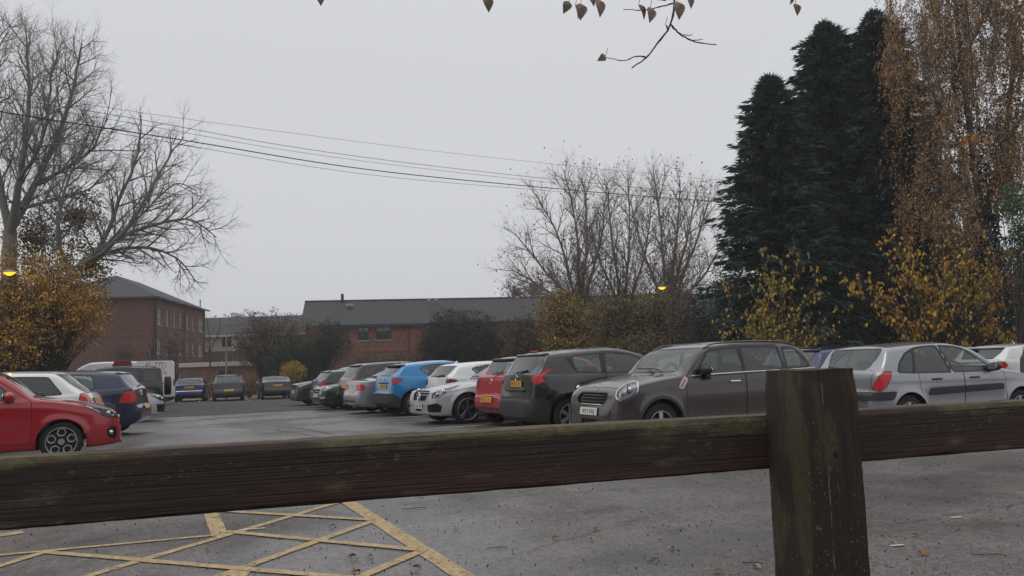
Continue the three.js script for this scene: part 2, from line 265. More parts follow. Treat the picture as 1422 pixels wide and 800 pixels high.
  for (const q of [...(S.patches || []), ...defaults]) {
    if (!q.p) continue;
    const t = cut(reg(q.c, q.p, q.r || 0)), ring = q.t ? cut(reg(q.c, q.p, (q.r || 0) + q.t)) : [];
    if (q.lamp) { for (const b of emit(q.n, t, CM[q.lamp], 0.03, true)) (made[q.n] ||= []).push(b); const s = [1, -1]; made[q.n].forEach((b, i) => part(b, 'lens', sheet(t, L, 0.002, [s[i]]), CM.lens)); }
    else made[q.n] = emit(q.n, t, q.m, q.i || 0, !!q.two);
    emit(q.n + '_surround', ring, q.tm || CM.trim, q.ti || 0.001, !!q.two);
  }
  for (const [x, h, r, mt] of S.bulbs || []) (made.headlamp || []).forEach((b, i) => { const s = i ? -1 : 1, y = sideY(x, h) - r * 0.55 - 0.008; part(b, 'bulb_housing', new THREE.SphereGeometry(r, 16, 10).scale(1, 1, 0.5).translate(L / 2 - x, h, s * y), CM[mt || 'chrome']); part(b, 'bulb_ring', new THREE.TorusGeometry(r * 1.25, r * 0.16, 6, 22).rotateY(s * -0.5).translate(L / 2 - x, h, s * (y - 0.012)), CM.bowlDark); });
  // bonnet, tailgate, doors, each with its shut line
  const gapT = [], shut = (phi, w = 0.0045) => { const a = cut((v, T) => phi(v, T) + w); gapT.push(...cut((v, T) => phi(v, T) - w)); return a; };
  const bonnet = shut((v, T) => (T.z >= 2 ? Math.max(v[0] - cwx + 0.01, 0.2 - v[0], v[2] - (plan(v[0]) - (S.bonIn || 0.11)), (S.nose - 0.035) - v[1]) : 1));
  const gate = S.noGate ? [] : shut((v, T) => (T.z >= 1 && v[0] > L * 0.6 ? Math.max(tlx - 0.06 - v[0] > 0 && T.z < 4 ? 1 : rex - 0.02 - v[0], v[2] - (plan(v[0]) - 0.13 - 0.25 * sstep(tlz - 0.1, rez, v[1])), (S.gateLow || 0.63) - v[1], v[1] - rez + 0.045) : 1));
  const arcR = (v) => Ra + 0.06 - Math.hypot(v[0] - S.xr, v[1] - S.R), arcF = (v) => Ra + 0.04 - Math.hypot(v[0] - S.xf, v[1] - S.R);
  const A0 = cwx + 0.1, dl = S.doorLow || 0.3, dt = (x) => top(x) - 0.075;
  const dF = [[A0, dl], [A0 + 0.0, belt(A0)], [wsx - 0.02, dt(wsx) - 0.05], [wsx + 0.15, dt(wsx + 0.15)], [cxs, dt(cxs)], [cxs, dl]], dR = [[cxs + 0.012, dl], [cxs + 0.012, dt(cxs)], [S.cTop + 0.05, dt(S.cTop + 0.05)], [S.cx + 0.09, belt(S.cx)], [S.cx + 0.05, dl]];
  const doorT = [shut((v, T) => (T.z >= 1 && T.z <= 3 ? Math.max(sdPoly(dF, v[0], v[1]), arcF(v)) : 1))];
  if (S.doors === 5) doorT.push(shut((v, T) => (T.z >= 1 && T.z <= 3 ? Math.max(sdPoly(dR, v[0], v[1]), arcR(v)) : 1)));
  // lower cladding after the doors so that it runs over them
  const cladF = (v, T) => (T.z > 1 ? 1 : Math.min(v[1] - (S.clad || 0), S.archClad ? Math.min(...axles.map((a) => Math.hypot(v[0] - a, v[1] - S.R) - Ra - S.archClad)) : 1));
  const cladT = []; if (S.clad || S.archClad) { cladT.push(...cut(cladF)); doorT.forEach((t, i) => { const [a, b] = splitTris(t, cladF); cladT.push(...a); doorT[i] = b; }); }
  const stripT = []; if (S.strip) doorT.forEach((t, i) => { const [a, b] = splitTris(t, (v) => sdPoly(S.strip, v[0], v[1]) - 0.01); stripT.push(...a); doorT[i] = b; });
  emit('body', tris, P); emit('bonnet', bonnet, P); emit('tailgate', gate, S.gateMat || P);
  const doorM = doorT.map((t) => emit('door', t, P, 0, true));
  emit('panel_gap', gapT, CM.gap, 0.006); emit('cladding', cladT, CM.plastic, -0.004); emit('rubbing_strip', stripT, CM.plastic, -0.012, true);
  panes.forEach((t) => emit('side_window', t, gl, 0.004, true)); emit('windscreen', wsPane, CM[S.ws_glass || 'glass'], 0.003); emit('rear_window', rwPane, gl, 0.003);
  emit('window_trim', [...trim, ...ringR, ...ringW], S.trimMat || CM.trim, 0.001);
  // handles, mirrors, wheels, arches, cabin
  if (!S.far) doorM.forEach((d, i) => d.forEach((q, k) => { const s = k ? -1 : 1, hx = i ? S.cx - 0.28 : cxs - 0.22, hz = (S.handleZ || belt(hx) - 0.1); if (i && S.cx - cxs < 0.45) return; part(q, 'handle', rbox(0.2, 0.032, 0.045, 0.014, L / 2 - hx, hz, s * (sideY(hx, hz) + 0.008)), S.handleMat || P); }));
  const mz = belt(cwx + 0.35) + 0.09, mx = cwx + 0.4, my = sideY(mx, belt(mx)) + 0.09;
  for (const s of [1, -1]) { const mm = part(root, 'wing_mirror', (() => { const g = new THREE.SphereGeometry(1, 14, 10); g.scale(0.075, 0.072, 0.115); return merge([g.translate(L / 2 - mx, mz, s * my), rbox(0.06, 0.04, 0.14, 0.015, L / 2 - mx, mz - 0.06, s * (my - 0.08))]); })(), S.mirrorMat || P); part(mm, 'mirror_glass', new THREE.CylinderGeometry(0.06, 0.06, 0.008, 16).rotateZ(Math.PI / 2).scale(1, 0.85, 1.5).translate(L / 2 - mx - 0.073, mz, s * my), CM.chrome); }
  for (const a of axles) for (const s of [1, -1]) {
    const w = makeWheel(S.R, S.rimR, S.rim, S.rimMat, S.tyreW, S.lo ? 22 : 40); w.position.set(L / 2 - a, S.R, s * (Math.min(sideY(a, S.R + Ra * 0.9), W) - 0.115)); if (s < 0) w.rotation.y = Math.PI; root.add(w);
  }
  for (const a of axles) for (const s of [1, -1]) { const g = new THREE.CylinderGeometry(Ra + 0.016, Ra + 0.016, 0.36, 24, 1, true, Math.PI / 2 - 0.3, Math.PI + 0.6); g.rotateX(Math.PI / 2); part(root, 'arch_liner', moved(g, L / 2 - a, S.R, s * (W - 0.19)), CM.gap); }
  const cabin = [], fl = 0.42, cw = W * 0.8, c0 = L / 2 - cwx, c1 = L / 2 - Math.min(rex, L - 0.35);
  cabin.push(box(c0 - c1 + 0.2, 0.02, cw * 2 - 0.1, (c0 + c1) / 2, fl, 0), rbox(0.42, 0.3, cw * 2 - 0.12, 0.08, c0 - 0.36, belt(cwx + 0.4) - 0.13, 0));
  const wheelT = new THREE.TorusGeometry(0.175, 0.016, 6, 20).rotateY(Math.PI / 2).rotateZ(0.35); cabin.push(wheelT.translate(c0 - 0.68, belt(cwx) - 0.02 + 0.06, 0.36));
  const seats = [], sx = L / 2 - (cxs - 0.05), bz = Math.min(belt(cxs), 0.98);
  const seat = (x, z, w) => { seats.push(moved(rbox(0.13, 0.62, w, 0.05), x - 0.08, fl + 0.47, z, 0, 0, 0.2), rbox(0.5, 0.16, w, 0.05, x + 0.2, fl + 0.16, z), moved(rbox(0.09, 0.19, Math.min(w, 0.27), 0.04), x - 0.19, bz + 0.13, z, 0, 0, 0.2)); };
  seat(sx, 0.36, 0.48); seat(sx, -0.36, 0.48);
  if (S.doors === 5 || L > 3.6) { const rx = sx - 0.85; seats.push(moved(rbox(0.13, 0.56, cw * 1.65, 0.05), rx - 0.08, fl + 0.45, 0, 0, 0, 0.25), rbox(0.48, 0.16, cw * 1.65, 0.05, rx + 0.18, fl + 0.16, 0)); for (const z of [0.36, -0.36]) seats.push(moved(rbox(0.08, 0.15, 0.24, 0.035), rx - 0.17, bz + 0.04, z, 0, 0, 0.2)); }
  part(root, 'dashboard', merge(cabin), CM.cabin); part(root, 'seats', merge(seats), CM.seat);
  // plates
  const endX = (h, rear) => { let x = rear ? L : 0; for (let i = 0; i < 400; i++, x += rear ? -0.002 : 0.002) if (top(x) > h && bot(x) < h) break; return x; };
  const plate = (h, rear, mat, w = 0.52) => { const x = endX(h, rear), sl = rear ? Math.atan2(endX(h - 0.05, true) - endX(h + 0.05, true), 0.1) : Math.atan2(endX(h + 0.05) - endX(h - 0.05), 0.1); const g = new THREE.BoxGeometry(0.014, 0.111, w); const q = part(root, 'number_plate', g, [mat, plateEdge, plateEdge, plateEdge, plateEdge, plateEdge].map((t, i) => t), [L / 2 - x + (rear ? -0.012 : 0.012), h, 0]); q.rotation.order = 'YXZ'; if (rear) q.rotation.y = Math.PI; q.rotation.z = sl; return q; };
  if (S.plateF) plate(S.plateF[0], false, S.plateF[1] || PLATE.f); if (S.plateR) plate(S.plateR[0], true, S.plateR[1] || PLATE.r);
  // wipers
  part(root, 'wiper', merge([-1, 1].map((s) => tube([[c0 + 0.02, cwz + 0.01, s * 0.12 - 0.3], [c0 - 0.03, cwz + 0.06, s * 0.12 - 0.05], [c0 - 0.06, cwz + 0.07, s * 0.12 + 0.28]], 0.011, 4, 8))), CM.trim);
  const topX = (lx) => top(lx);
  root.userData.spec = 0;
  const api = { root, S, L, top, belt, sideY, endX, mirror: (f) => [1, -1].forEach(f), at: (x, h, off = 0) => [L / 2 - x, h, sideY(x, h) + off], px: (x) => L / 2 - x, tp, made };
  if (S.rearWiper) { const x0 = tlx + 0.005, z0 = top(x0) + 0.02; const wx = (q) => L / 2 - q; part(root, 'rear_wiper', tube([[wx(tlx + 0.02), tlz + 0.035, 0.02], [wx(tlx - 0.02), tlz + 0.06, S.rearWiper * 0.2], [wx(tlx - 0.03), tlz + 0.075, S.rearWiper * 0.38]], 0.016, 5, 8), CM.trim); }
  if (S.spoiler) { const sp = S.spoiler, xx = rex - 0.05, len = sp[0], e = section(rex - 0.02).e + 0.02; const sh = new THREE.Shape(); sh.moveTo(0, -e); sh.quadraticCurveTo(0.02, 0, 0, e); sh.lineTo(-len * 0.75, e * 0.93); sh.quadraticCurveTo(-len * 1.25, 0, -len * 0.75, -e * 0.93); sh.closePath(); const g = new THREE.ExtrudeGeometry(sh, { depth: 0.022, bevelEnabled: true, bevelThickness: 0.012, bevelSize: 0.012, bevelSegments: 2, curveSegments: 10 }); g.rotateX(-Math.PI / 2); part(root, 'spoiler', g, sp[1] || P, [L / 2 - xx, rez - 0.04, 0], [0, 0, sp[2] ?? 0.1]); }
  if (S.rails) for (const s of [1, -1]) { const q = []; for (let i = 0; i <= 10; i++) { const x = lerp(wsx + 0.05, rex - 0.15, i / 10), e = section(x).e; q.push([L / 2 - x, top(x) - 0.035 + (i === 0 || i === 10 ? -0.01 : 0.016), s * (e + 0.045)]); } part(root, 'roof_rail', tube(q, 0.014, 6, 24), S.rails); }
  if (S.aerial) part(root, 'aerial', new THREE.CylinderGeometry(0.004, 0.007, S.aerial, 6).rotateZ(0.7).translate(L / 2 - rex + 0.15 - S.aerial * 0.3, top(rex - 0.15) + S.aerial * 0.36, 0), CM.trim);
  if (S.fin) part(root, 'aerial', new THREE.ConeGeometry(0.04, 0.09, 4).scale(1.8, 1, 0.5).translate(L / 2 - rex + 0.25, top(rex - 0.25) + 0.03, 0), S.paint);
  if (S.more) S.more(api);
  return api;
}
function placeCar(car, name, deg, ref, world, label, category, group = 'cars parked in the car park') {   // ref: [x from the front, lateral], world: [x, depth]
  const o = car.root, t = deg * Math.PI / 180, lx = car.L / 2 - ref[0], lz = ref[1], c = Math.cos(t), s = Math.sin(t);
  const x = world[0] - (lx * c + lz * s), z = -world[1] - (-lx * s + lz * c);
  o.position.set(x, groundY(-z), z); o.rotation.y = t;
  // stand on the slope: pitch along the car's own axis
  const fx = x + c * 1.3, fz = z - s * 1.3, bx = x - c * 1.3, bz = z + s * 1.3;
  o.rotation.order = 'YXZ'; o.rotation.z = Math.atan2(groundY(-fz) - groundY(-bz), 2.6); o.position.y = (groundY(-fz) + groundY(-bz)) / 2;
  return add(o, name, label, category, group);
}
// ---------------------------------------------------------------- ground: earth sheet, tarmac, painted lines
const UX = 0.882, UZ = -0.471, WX = -0.471, WZ = -0.882;          // along a parked car, along the lane (world x, z)
const asphaltMap = tex(1024, 1024, (() => {
  return (i, j) => { const a = hash(i, j), b = hash((i >> 1) + 999, (j >> 1) + 7), n = fbm(i / 16, j / 16, 3, 64, 64), m = fbm(i / 128, j / 128, 3, 8, 8); const b4 = hash((i >> 2) + 5, (j >> 2) + 77), b8 = fbm(i / 7, j / 7, 2, 146, 146); let v = 196 + 60 * (n - 0.5) + 50 * (m - 0.5) + 36 * (a - 0.5) + 76 * (b - 0.5) + 54 * (b4 - 0.5) + 70 * (b8 - 0.5); if (b > 0.97) v += 40; if (b < 0.06) v -= 70; if (b4 < 0.03) v -= 60; return [v, v * 0.985, v * 0.975]; };
})(), true);
const asphaltBump = tex(512, 512, (i, j) => { const v = 128 + 110 * (hash(i >> 1, j >> 1) - 0.5) + 80 * (fbm(i / 8, j / 8, 2, 64, 64) - 0.5); return [v, v, v]; });
const asphaltRough = tex(512, 512, (i, j) => { const n = fbm(i / 64, j / 64, 5, 8, 8), q = hash(i, j); const v = 255 * clamp(0.34 + 0.42 * sstep(0.36, 0.66, n) + 0.12 * (q - 0.5), 0.25, 0.85); return [v, v, v]; });
function wetTarmac(c, rep, o = {}) {
  const m = asphaltMap.clone(), b = asphaltBump.clone(), r = asphaltRough.clone(); m.repeat.set(rep, rep); b.repeat.set(rep * 1.37, rep * 1.37); r.repeat.set(rep * 0.21, rep * 0.21);
  for (const t of [m, b, r]) t.needsUpdate = true;
  return new THREE.MeshPhysicalMaterial({ color: lin(...c), map: m, bumpMap: b, bumpScale: 0.003, roughness: 0.92, roughnessMap: r, vertexColors: true, ...o });
}
function uwSheet(u0, u1, w0, w1, step, lift, tint) {              // a sheet in lane coordinates that follows the fall of the ground
  const nu = Math.ceil((u1 - u0) / step), nw = Math.ceil((w1 - w0) / step), P = [], U = [], C = [], I = [];
  for (let j = 0; j <= nw; j++) for (let i = 0; i <= nu; i++) {
    const u = lerp(u0, u1, i / nu), w = lerp(w0, w1, j / nw), x = 1 + UX * u + WX * w, z = -12 + UZ * u + WZ * w;
    P.push(x, groundY(-z) + lift, z); U.push(u, w); C.push(...tint(x, -z, u, w));
  }
  for (let j = 0; j < nw; j++) for (let i = 0; i < nu; i++) { const a = j * (nu + 1) + i, b = a + 1, c = a + nu + 1, d = c + 1; I.push(a, b, d, a, d, c); }
  const g = geoFrom(P, new Float32Array(P.length), U, C); g.setIndex(I); g.computeVertexNormals(); if (g.attributes.normal.getY(0) < 0) { g.setIndex(I.map((_, k) => I[k - (k % 3) + [0, 2, 1][k % 3]])); g.computeVertexNormals(); }
  return g;
}
{
  const earth = tex(256, 256, (i, j) => { const n = fbm(i / 16, j / 16, 4, 16, 16), q = hash(i, j); return [70 + 60 * n + 30 * q, 62 + 55 * n + 26 * q, 44 + 36 * n + 20 * q]; }, true); earth.repeat.set(140, 140);
  const P = [], U = [], I = [], ds = [-20, 17, 25, 40, 60, 120, 420], xs = [-420, 420];
  ds.forEach((d) => xs.forEach((x) => { P.push(x, groundY(d) - 0.05, -d); U.push(x / 840, d / 840); }));
  for (let j = 0; j < ds.length - 1; j++) I.push(j * 2, j * 2 + 1, j * 2 + 3, j * 2, j * 2 + 3, j * 2 + 2);
  const g = geoFrom(P, new Float32Array(P.length), U); g.setIndex(I); g.computeVertexNormals();
  add(new THREE.Mesh(g, new THREE.MeshStandardMaterial({ map: earth, roughness: 1 })), 'ground', 'bare earth and leaf litter around the car park', 'ground', null, 'structure');
}
const stains = [[-2.119, -6.02, 0.16, 0.34, 0.5], [-2.421, -6.757, 0.13, 0.26, 0.62], [0.744, -7.133, 0.26, 0.14, 0.5], [0.401, -7.56, 0.28, 0.2, 0.68], [1.203, -6.158, 0.15, 0.08, 0.58], [1.762, -7.096, 0.5, 0.1, 0.75], [-3.504, -6.453, 0.5, 0.12, 0.5], [-3.202, -5.46, 0.4, 0.12, 0.55], [-4.097, -6.485, 0.2, 0.08, 0.4], [3.185, -5.912, 0.9, 0.25, 0.78], [3.486, -7.262, 1.0, 0.22, 0.8], [-0.773, -10.998, 0.9, 0.3, 0.85], [0.855, -5.453, 0.3, 0.14, 0.86]];
const pale = [[-3.148, -6.429, 0.16, 0.05, 1.8], [-2.809, -5.954, 0.18, 0.05, 1.8], [-0.202, -7.44, 0.5, 0.3, 1.25], [-2.354, -5.873, 0.3, 0.4, 1.18], [-3.931, -6.313, 0.1, 0.06, 1.9]];
{
  const tint = (x, d, u, w) => {
    let k = 1 + 0.34 * (fbm(x * 0.35 + 40, d * 0.35 + 9, 4) - 0.5) + 0.3 * (fbm(x * 1.7 + 3, d * 1.7, 3) - 0.5);
    k *= 1 - 0.3 * sstep(0.56, 0.7, fbm(u * 0.22 + 7, w * 0.7 + 2, 4));           // damp streaks run along the lane
    for (const [sx, sz, rx, rd, a] of stains) { const q = Math.hypot((x - sx) / rx, (d + sz) / rd); if (q < 1.6) k *= lerp(a, 1, sstep(0.55, 1.05, q + 0.7 * (fbm(x * 9 + sx, d * 9, 3) - 0.5))); }
    for (const [sx, sz, rx, rd, a] of pale) { const q = Math.hypot((x - sx) / rx, (d + sz) / rd); if (q < 1.4 && fbm(x * 14, d * 14, 3) > 0.5) k *= lerp(a, 1, sstep(0.4, 1.1, q)); }
    const warm = 0.03 * (fbm(x * 0.6 + 80, d * 0.6, 3) - 0.5);
    return [k * (1 + warm), k, k * (1 - warm)];
  };
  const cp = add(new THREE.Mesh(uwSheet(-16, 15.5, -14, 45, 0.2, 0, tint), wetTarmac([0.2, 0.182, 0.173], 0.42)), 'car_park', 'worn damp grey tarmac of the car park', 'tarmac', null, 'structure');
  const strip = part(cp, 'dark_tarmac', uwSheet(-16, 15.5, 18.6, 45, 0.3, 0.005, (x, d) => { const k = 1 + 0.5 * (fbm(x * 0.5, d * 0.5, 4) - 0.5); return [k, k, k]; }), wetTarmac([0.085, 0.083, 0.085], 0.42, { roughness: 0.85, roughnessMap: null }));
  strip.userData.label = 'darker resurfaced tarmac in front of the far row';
  // worn yellow lines of the hatched bay
  const wear = tex(512, 512, (i, j) => { const n = fbm(i / 12, j / 12, 4, 42, 42), q = hash(i, j), m = fbm(i / 64, j / 64, 3, 8, 8); const a = n * 0.6 + q * 0.25 + m * 0.35; const v = a > 0.435 ? 255 : 40; return [v, v, v]; });
  const yel = tex(256, 256, (i, j) => { const n = fbm(i / 16, j / 16, 4, 16, 16), q = hash(i, j); return [166 + 64 * (n - 0.5) + 50 * (q - 0.5), 143 + 58 * (n - 0.5) + 48 * (q - 0.5), 104 + 48 * (n - 0.5) + 40 * (q - 0.5)]; }, true);
  const ym = new THREE.MeshStandardMaterial({ map: yel, alphaMap: wear, alphaTest: 0.5, roughness: 0.7 }); wear.repeat.set(1.1, 1.1); yel.repeat.set(2, 2);
  const r = rng(3); let lift = 0.004;
  const lineM = (pts, w) => {
    const P = [], U = []; lift += 0.0004; const c = []; const n = 40;
    const tot = Math.hypot(pts[1][0] - pts[0][0], pts[1][1] - pts[0][1]), dx = (pts[1][0] - pts[0][0]) / tot, dz = (pts[1][1] - pts[0][1]) / tot;
    for (let i = 0; i <= n; i++) { const t = i / n * tot, a = w / 2 * (1 + 0.14 * (vnoise(t * 7 + pts[0][0] * 9, 1) - 0.5)), b = w / 2 * (1 + 0.14 * (vnoise(t * 7 + pts[0][0] * 9, 5) - 0.5)), x = pts[0][0] + dx * t, z = pts[0][1] + dz * t; c.push([x - dz * a, z + dx * a, x + dz * b, z - dx * b]); }
    for (let i = 0; i < n; i++) { const A = c[i], B = c[i + 1]; for (const [x, z] of [[A[0], A[1]], [A[2], A[3]], [B[2], B[3]], [A[0], A[1]], [B[2], B[3]], [B[0], B[1]]]) { P.push(x, lift, z); U.push(x, z); } }
    const g = geoFrom(P, null, U); if (g.attributes.normal.getY(0) < 0) { const a = g.attributes.position, u = g.attributes.uv; for (let i = 0; i < a.count; i += 3) { const p = [a.getX(i), a.getY(i), a.getZ(i)], q = [u.getX(i), u.getY(i)]; a.setXYZ(i, a.getX(i + 1), a.getY(i + 1), a.getZ(i + 1)); u.setXY(i, u.getX(i + 1), u.getY(i + 1)); a.setXYZ(i + 1, ...p); u.setXY(i + 1, ...q); } g.computeVertexNormals(); } part(cp, 'painted_line', g, ym);
  };
  const ext = (a, b, ea, eb) => { const q = Math.hypot(b[0] - a[0], b[1] - a[1]), x = (b[0] - a[0]) / q, z = (b[1] - a[1]) / q; return [[a[0] - x * ea, a[1] - z * ea], [b[0] + x * eb, b[1] + z * eb]]; };
  lineM(ext([-2.834, -7.457], [-2.433, -6.563], 3, 0.1), 0.125); lineM(ext([-1.649, -7.861], [-0.364, -5.059], 3, 1.2), 0.13); lineM(ext([-4.351, -6.788], [-4.242, -6.885], 2.0, 0.02), 0.14); lineM(ext([-1.816, -5.225], [-1.828, -5.369], 2, 0.05), 0.12);
  const T = 0.082;
  lineM(ext([-2.826, -5.344], [-1.808, -7.799], 1.2, 0.4), T); lineM(ext([-1.834, -5.444], [-1.233, -6.933], 1.6, 0), T); lineM(ext([-0.985, -5.127], [-0.702, -5.731], 0.9, 0.04), T);
  lineM(ext([-3.858, -6.025], [-2.487, -6.491], 1, 0.05), 0.06); lineM(ext([-3.637, -5.684], [-3.552, -6.143], 1.2, 0), T);
  lineM(ext([-3.527, -6.071], [-1.279, -5.162], 0, 0.7), T); lineM(ext([-2.409, -6.642], [-0.766, -5.793], 0, 0.04), T); lineM(ext([-2.596, -7.523], [-1.252, -6.936], 0.8, 0), T);
  // old sealed seams and cracks in the tarmac
  const seam = std([0.035, 0.034, 0.034], 0.5);
  for (const [a, b, w, wob] of [[[-12.6, -27.363], [-6.608, -31.07], 0.09, 0.12], [[-11.643, -27.725], [-3.877, -15.568], 0.03, 0.3], [[-5.771, -19.343], [-3.534, -15.915], 0.05, 0.2], [[-2.408, -17.069], [0.698, -17.994], 0.04, 0.3], [[-0.142, -7.943], [2.557, -8.423], 0.012, 0.12], [[2.547, -6.008], [4.205, -6.769], 0.012, 0.15], [[-0.157, -5.387], [1.078, -6.779], 0.01, 0.12]]) {
    const n = 60, P = [], q = []; for (let i = 0; i <= n; i++) { const t = i / n, x = lerp(a[0], b[0], t) + wob * (fbm(t * 7 + a[0], a[1], 4) - 0.5), z = lerp(a[1], b[1], t) + wob * (fbm(t * 7 + 30, a[0], 4) - 0.5); q.push([x, z, w * (0.15 + 1.1 * vnoise(t * 23, a[0] * 3))]); }
    const L = Math.hypot(b[0] - a[0], b[1] - a[1]), nx = -(b[1] - a[1]) / L, nz = (b[0] - a[0]) / L; for (let i = 0; i < n; i++) { const A = q[i], B = q[i + 1], e = (k, s) => [k[0] + nx * k[2] * s / 2, groundY(-k[1]) + 0.009, k[1] + nz * k[2] * s / 2]; P.push(...e(A, 1), ...e(A, -1), ...e(B, -1), ...e(A, 1), ...e(B, -1), ...e(B, 1)); }
    const g = geoFrom(P, null, new Float32Array(P.length / 3 * 2)); if (g.attributes.normal.getY(0) < 0) { const f = []; for (let i = 0; i < P.length; i += 9) f.push(...P.slice(i, i + 3), ...P.slice(i + 6, i + 9), ...P.slice(i + 3, i + 6)); part(cp, 'tarmac_seam', geoFrom(f, null, new Float32Array(f.length / 3 * 2)), seam); } else part(cp, 'tarmac_seam', g, seam);
  }
  // white bay lines by the far row
  const wm = std([0.5, 0.5, 0.49], 0.7, { alphaMap: wear, alphaTest: 0.5 });
  const bay = (x0, z0, x1, z1, w = 0.1) => { const q = Math.hypot(x1 - x0, z1 - z0), nx = -(z1 - z0) / q * w / 2, nz = (x1 - x0) / q * w / 2, P = [], U = []; for (const [x, z] of [[x0 - nx, z0 - nz], [x0 + nx, z0 + nz], [x1 + nx, z1 + nz], [x0 - nx, z0 - nz], [x1 + nx, z1 + nz], [x1 - nx, z1 - nz]]) { P.push(x, groundY(-z) + 0.012, z); U.push(x, z); } part(cp, 'painted_line', geoFrom(P, null, U), wm); };
  bay(-18.2, -46, -19.6, -49.5); bay(-15.3, -46, -16.9, -49.7); bay(-12.6, -45.6, -14.3, -49.5);
  for (let k = 0; k < 9; k++) { const w = 3 + k * 2.42, u = -1.0, x = 1 + WX * w, z = -12 + WZ * w; bay(x + UX * -0.2, z + UZ * -0.2, x + UX * 4.5, z + UZ * 4.5, 0.09); }
}
// grit and bits of bark on the near tarmac: beyond counting
{
  const r = rng(71), n = 2600, g = new THREE.TetrahedronGeometry(0.006), im = new THREE.InstancedMesh(g, std([0.025, 0.022, 0.02], 0.9), n), m = new THREE.Matrix4(), q = new THREE.Quaternion(), e = new THREE.Euler();
  for (let i = 0; i < n; i++) { const d = 4.6 + r() * 6, x = (r() - 0.5) * 1.45 * d, s = 0.4 + r() * r() * 1.5; e.set(r() * 6, r() * 6, r() * 6); m.compose(V(x, 0.004, -d), q.setFromEuler(e), V(s * (1 + r()), s * 0.7, s)); im.setMatrixAt(i, m); }
  add(im, 'grit', 'scattered dark grit and bark crumbs on the tarmac', 'grit', null, 'stuff');
}
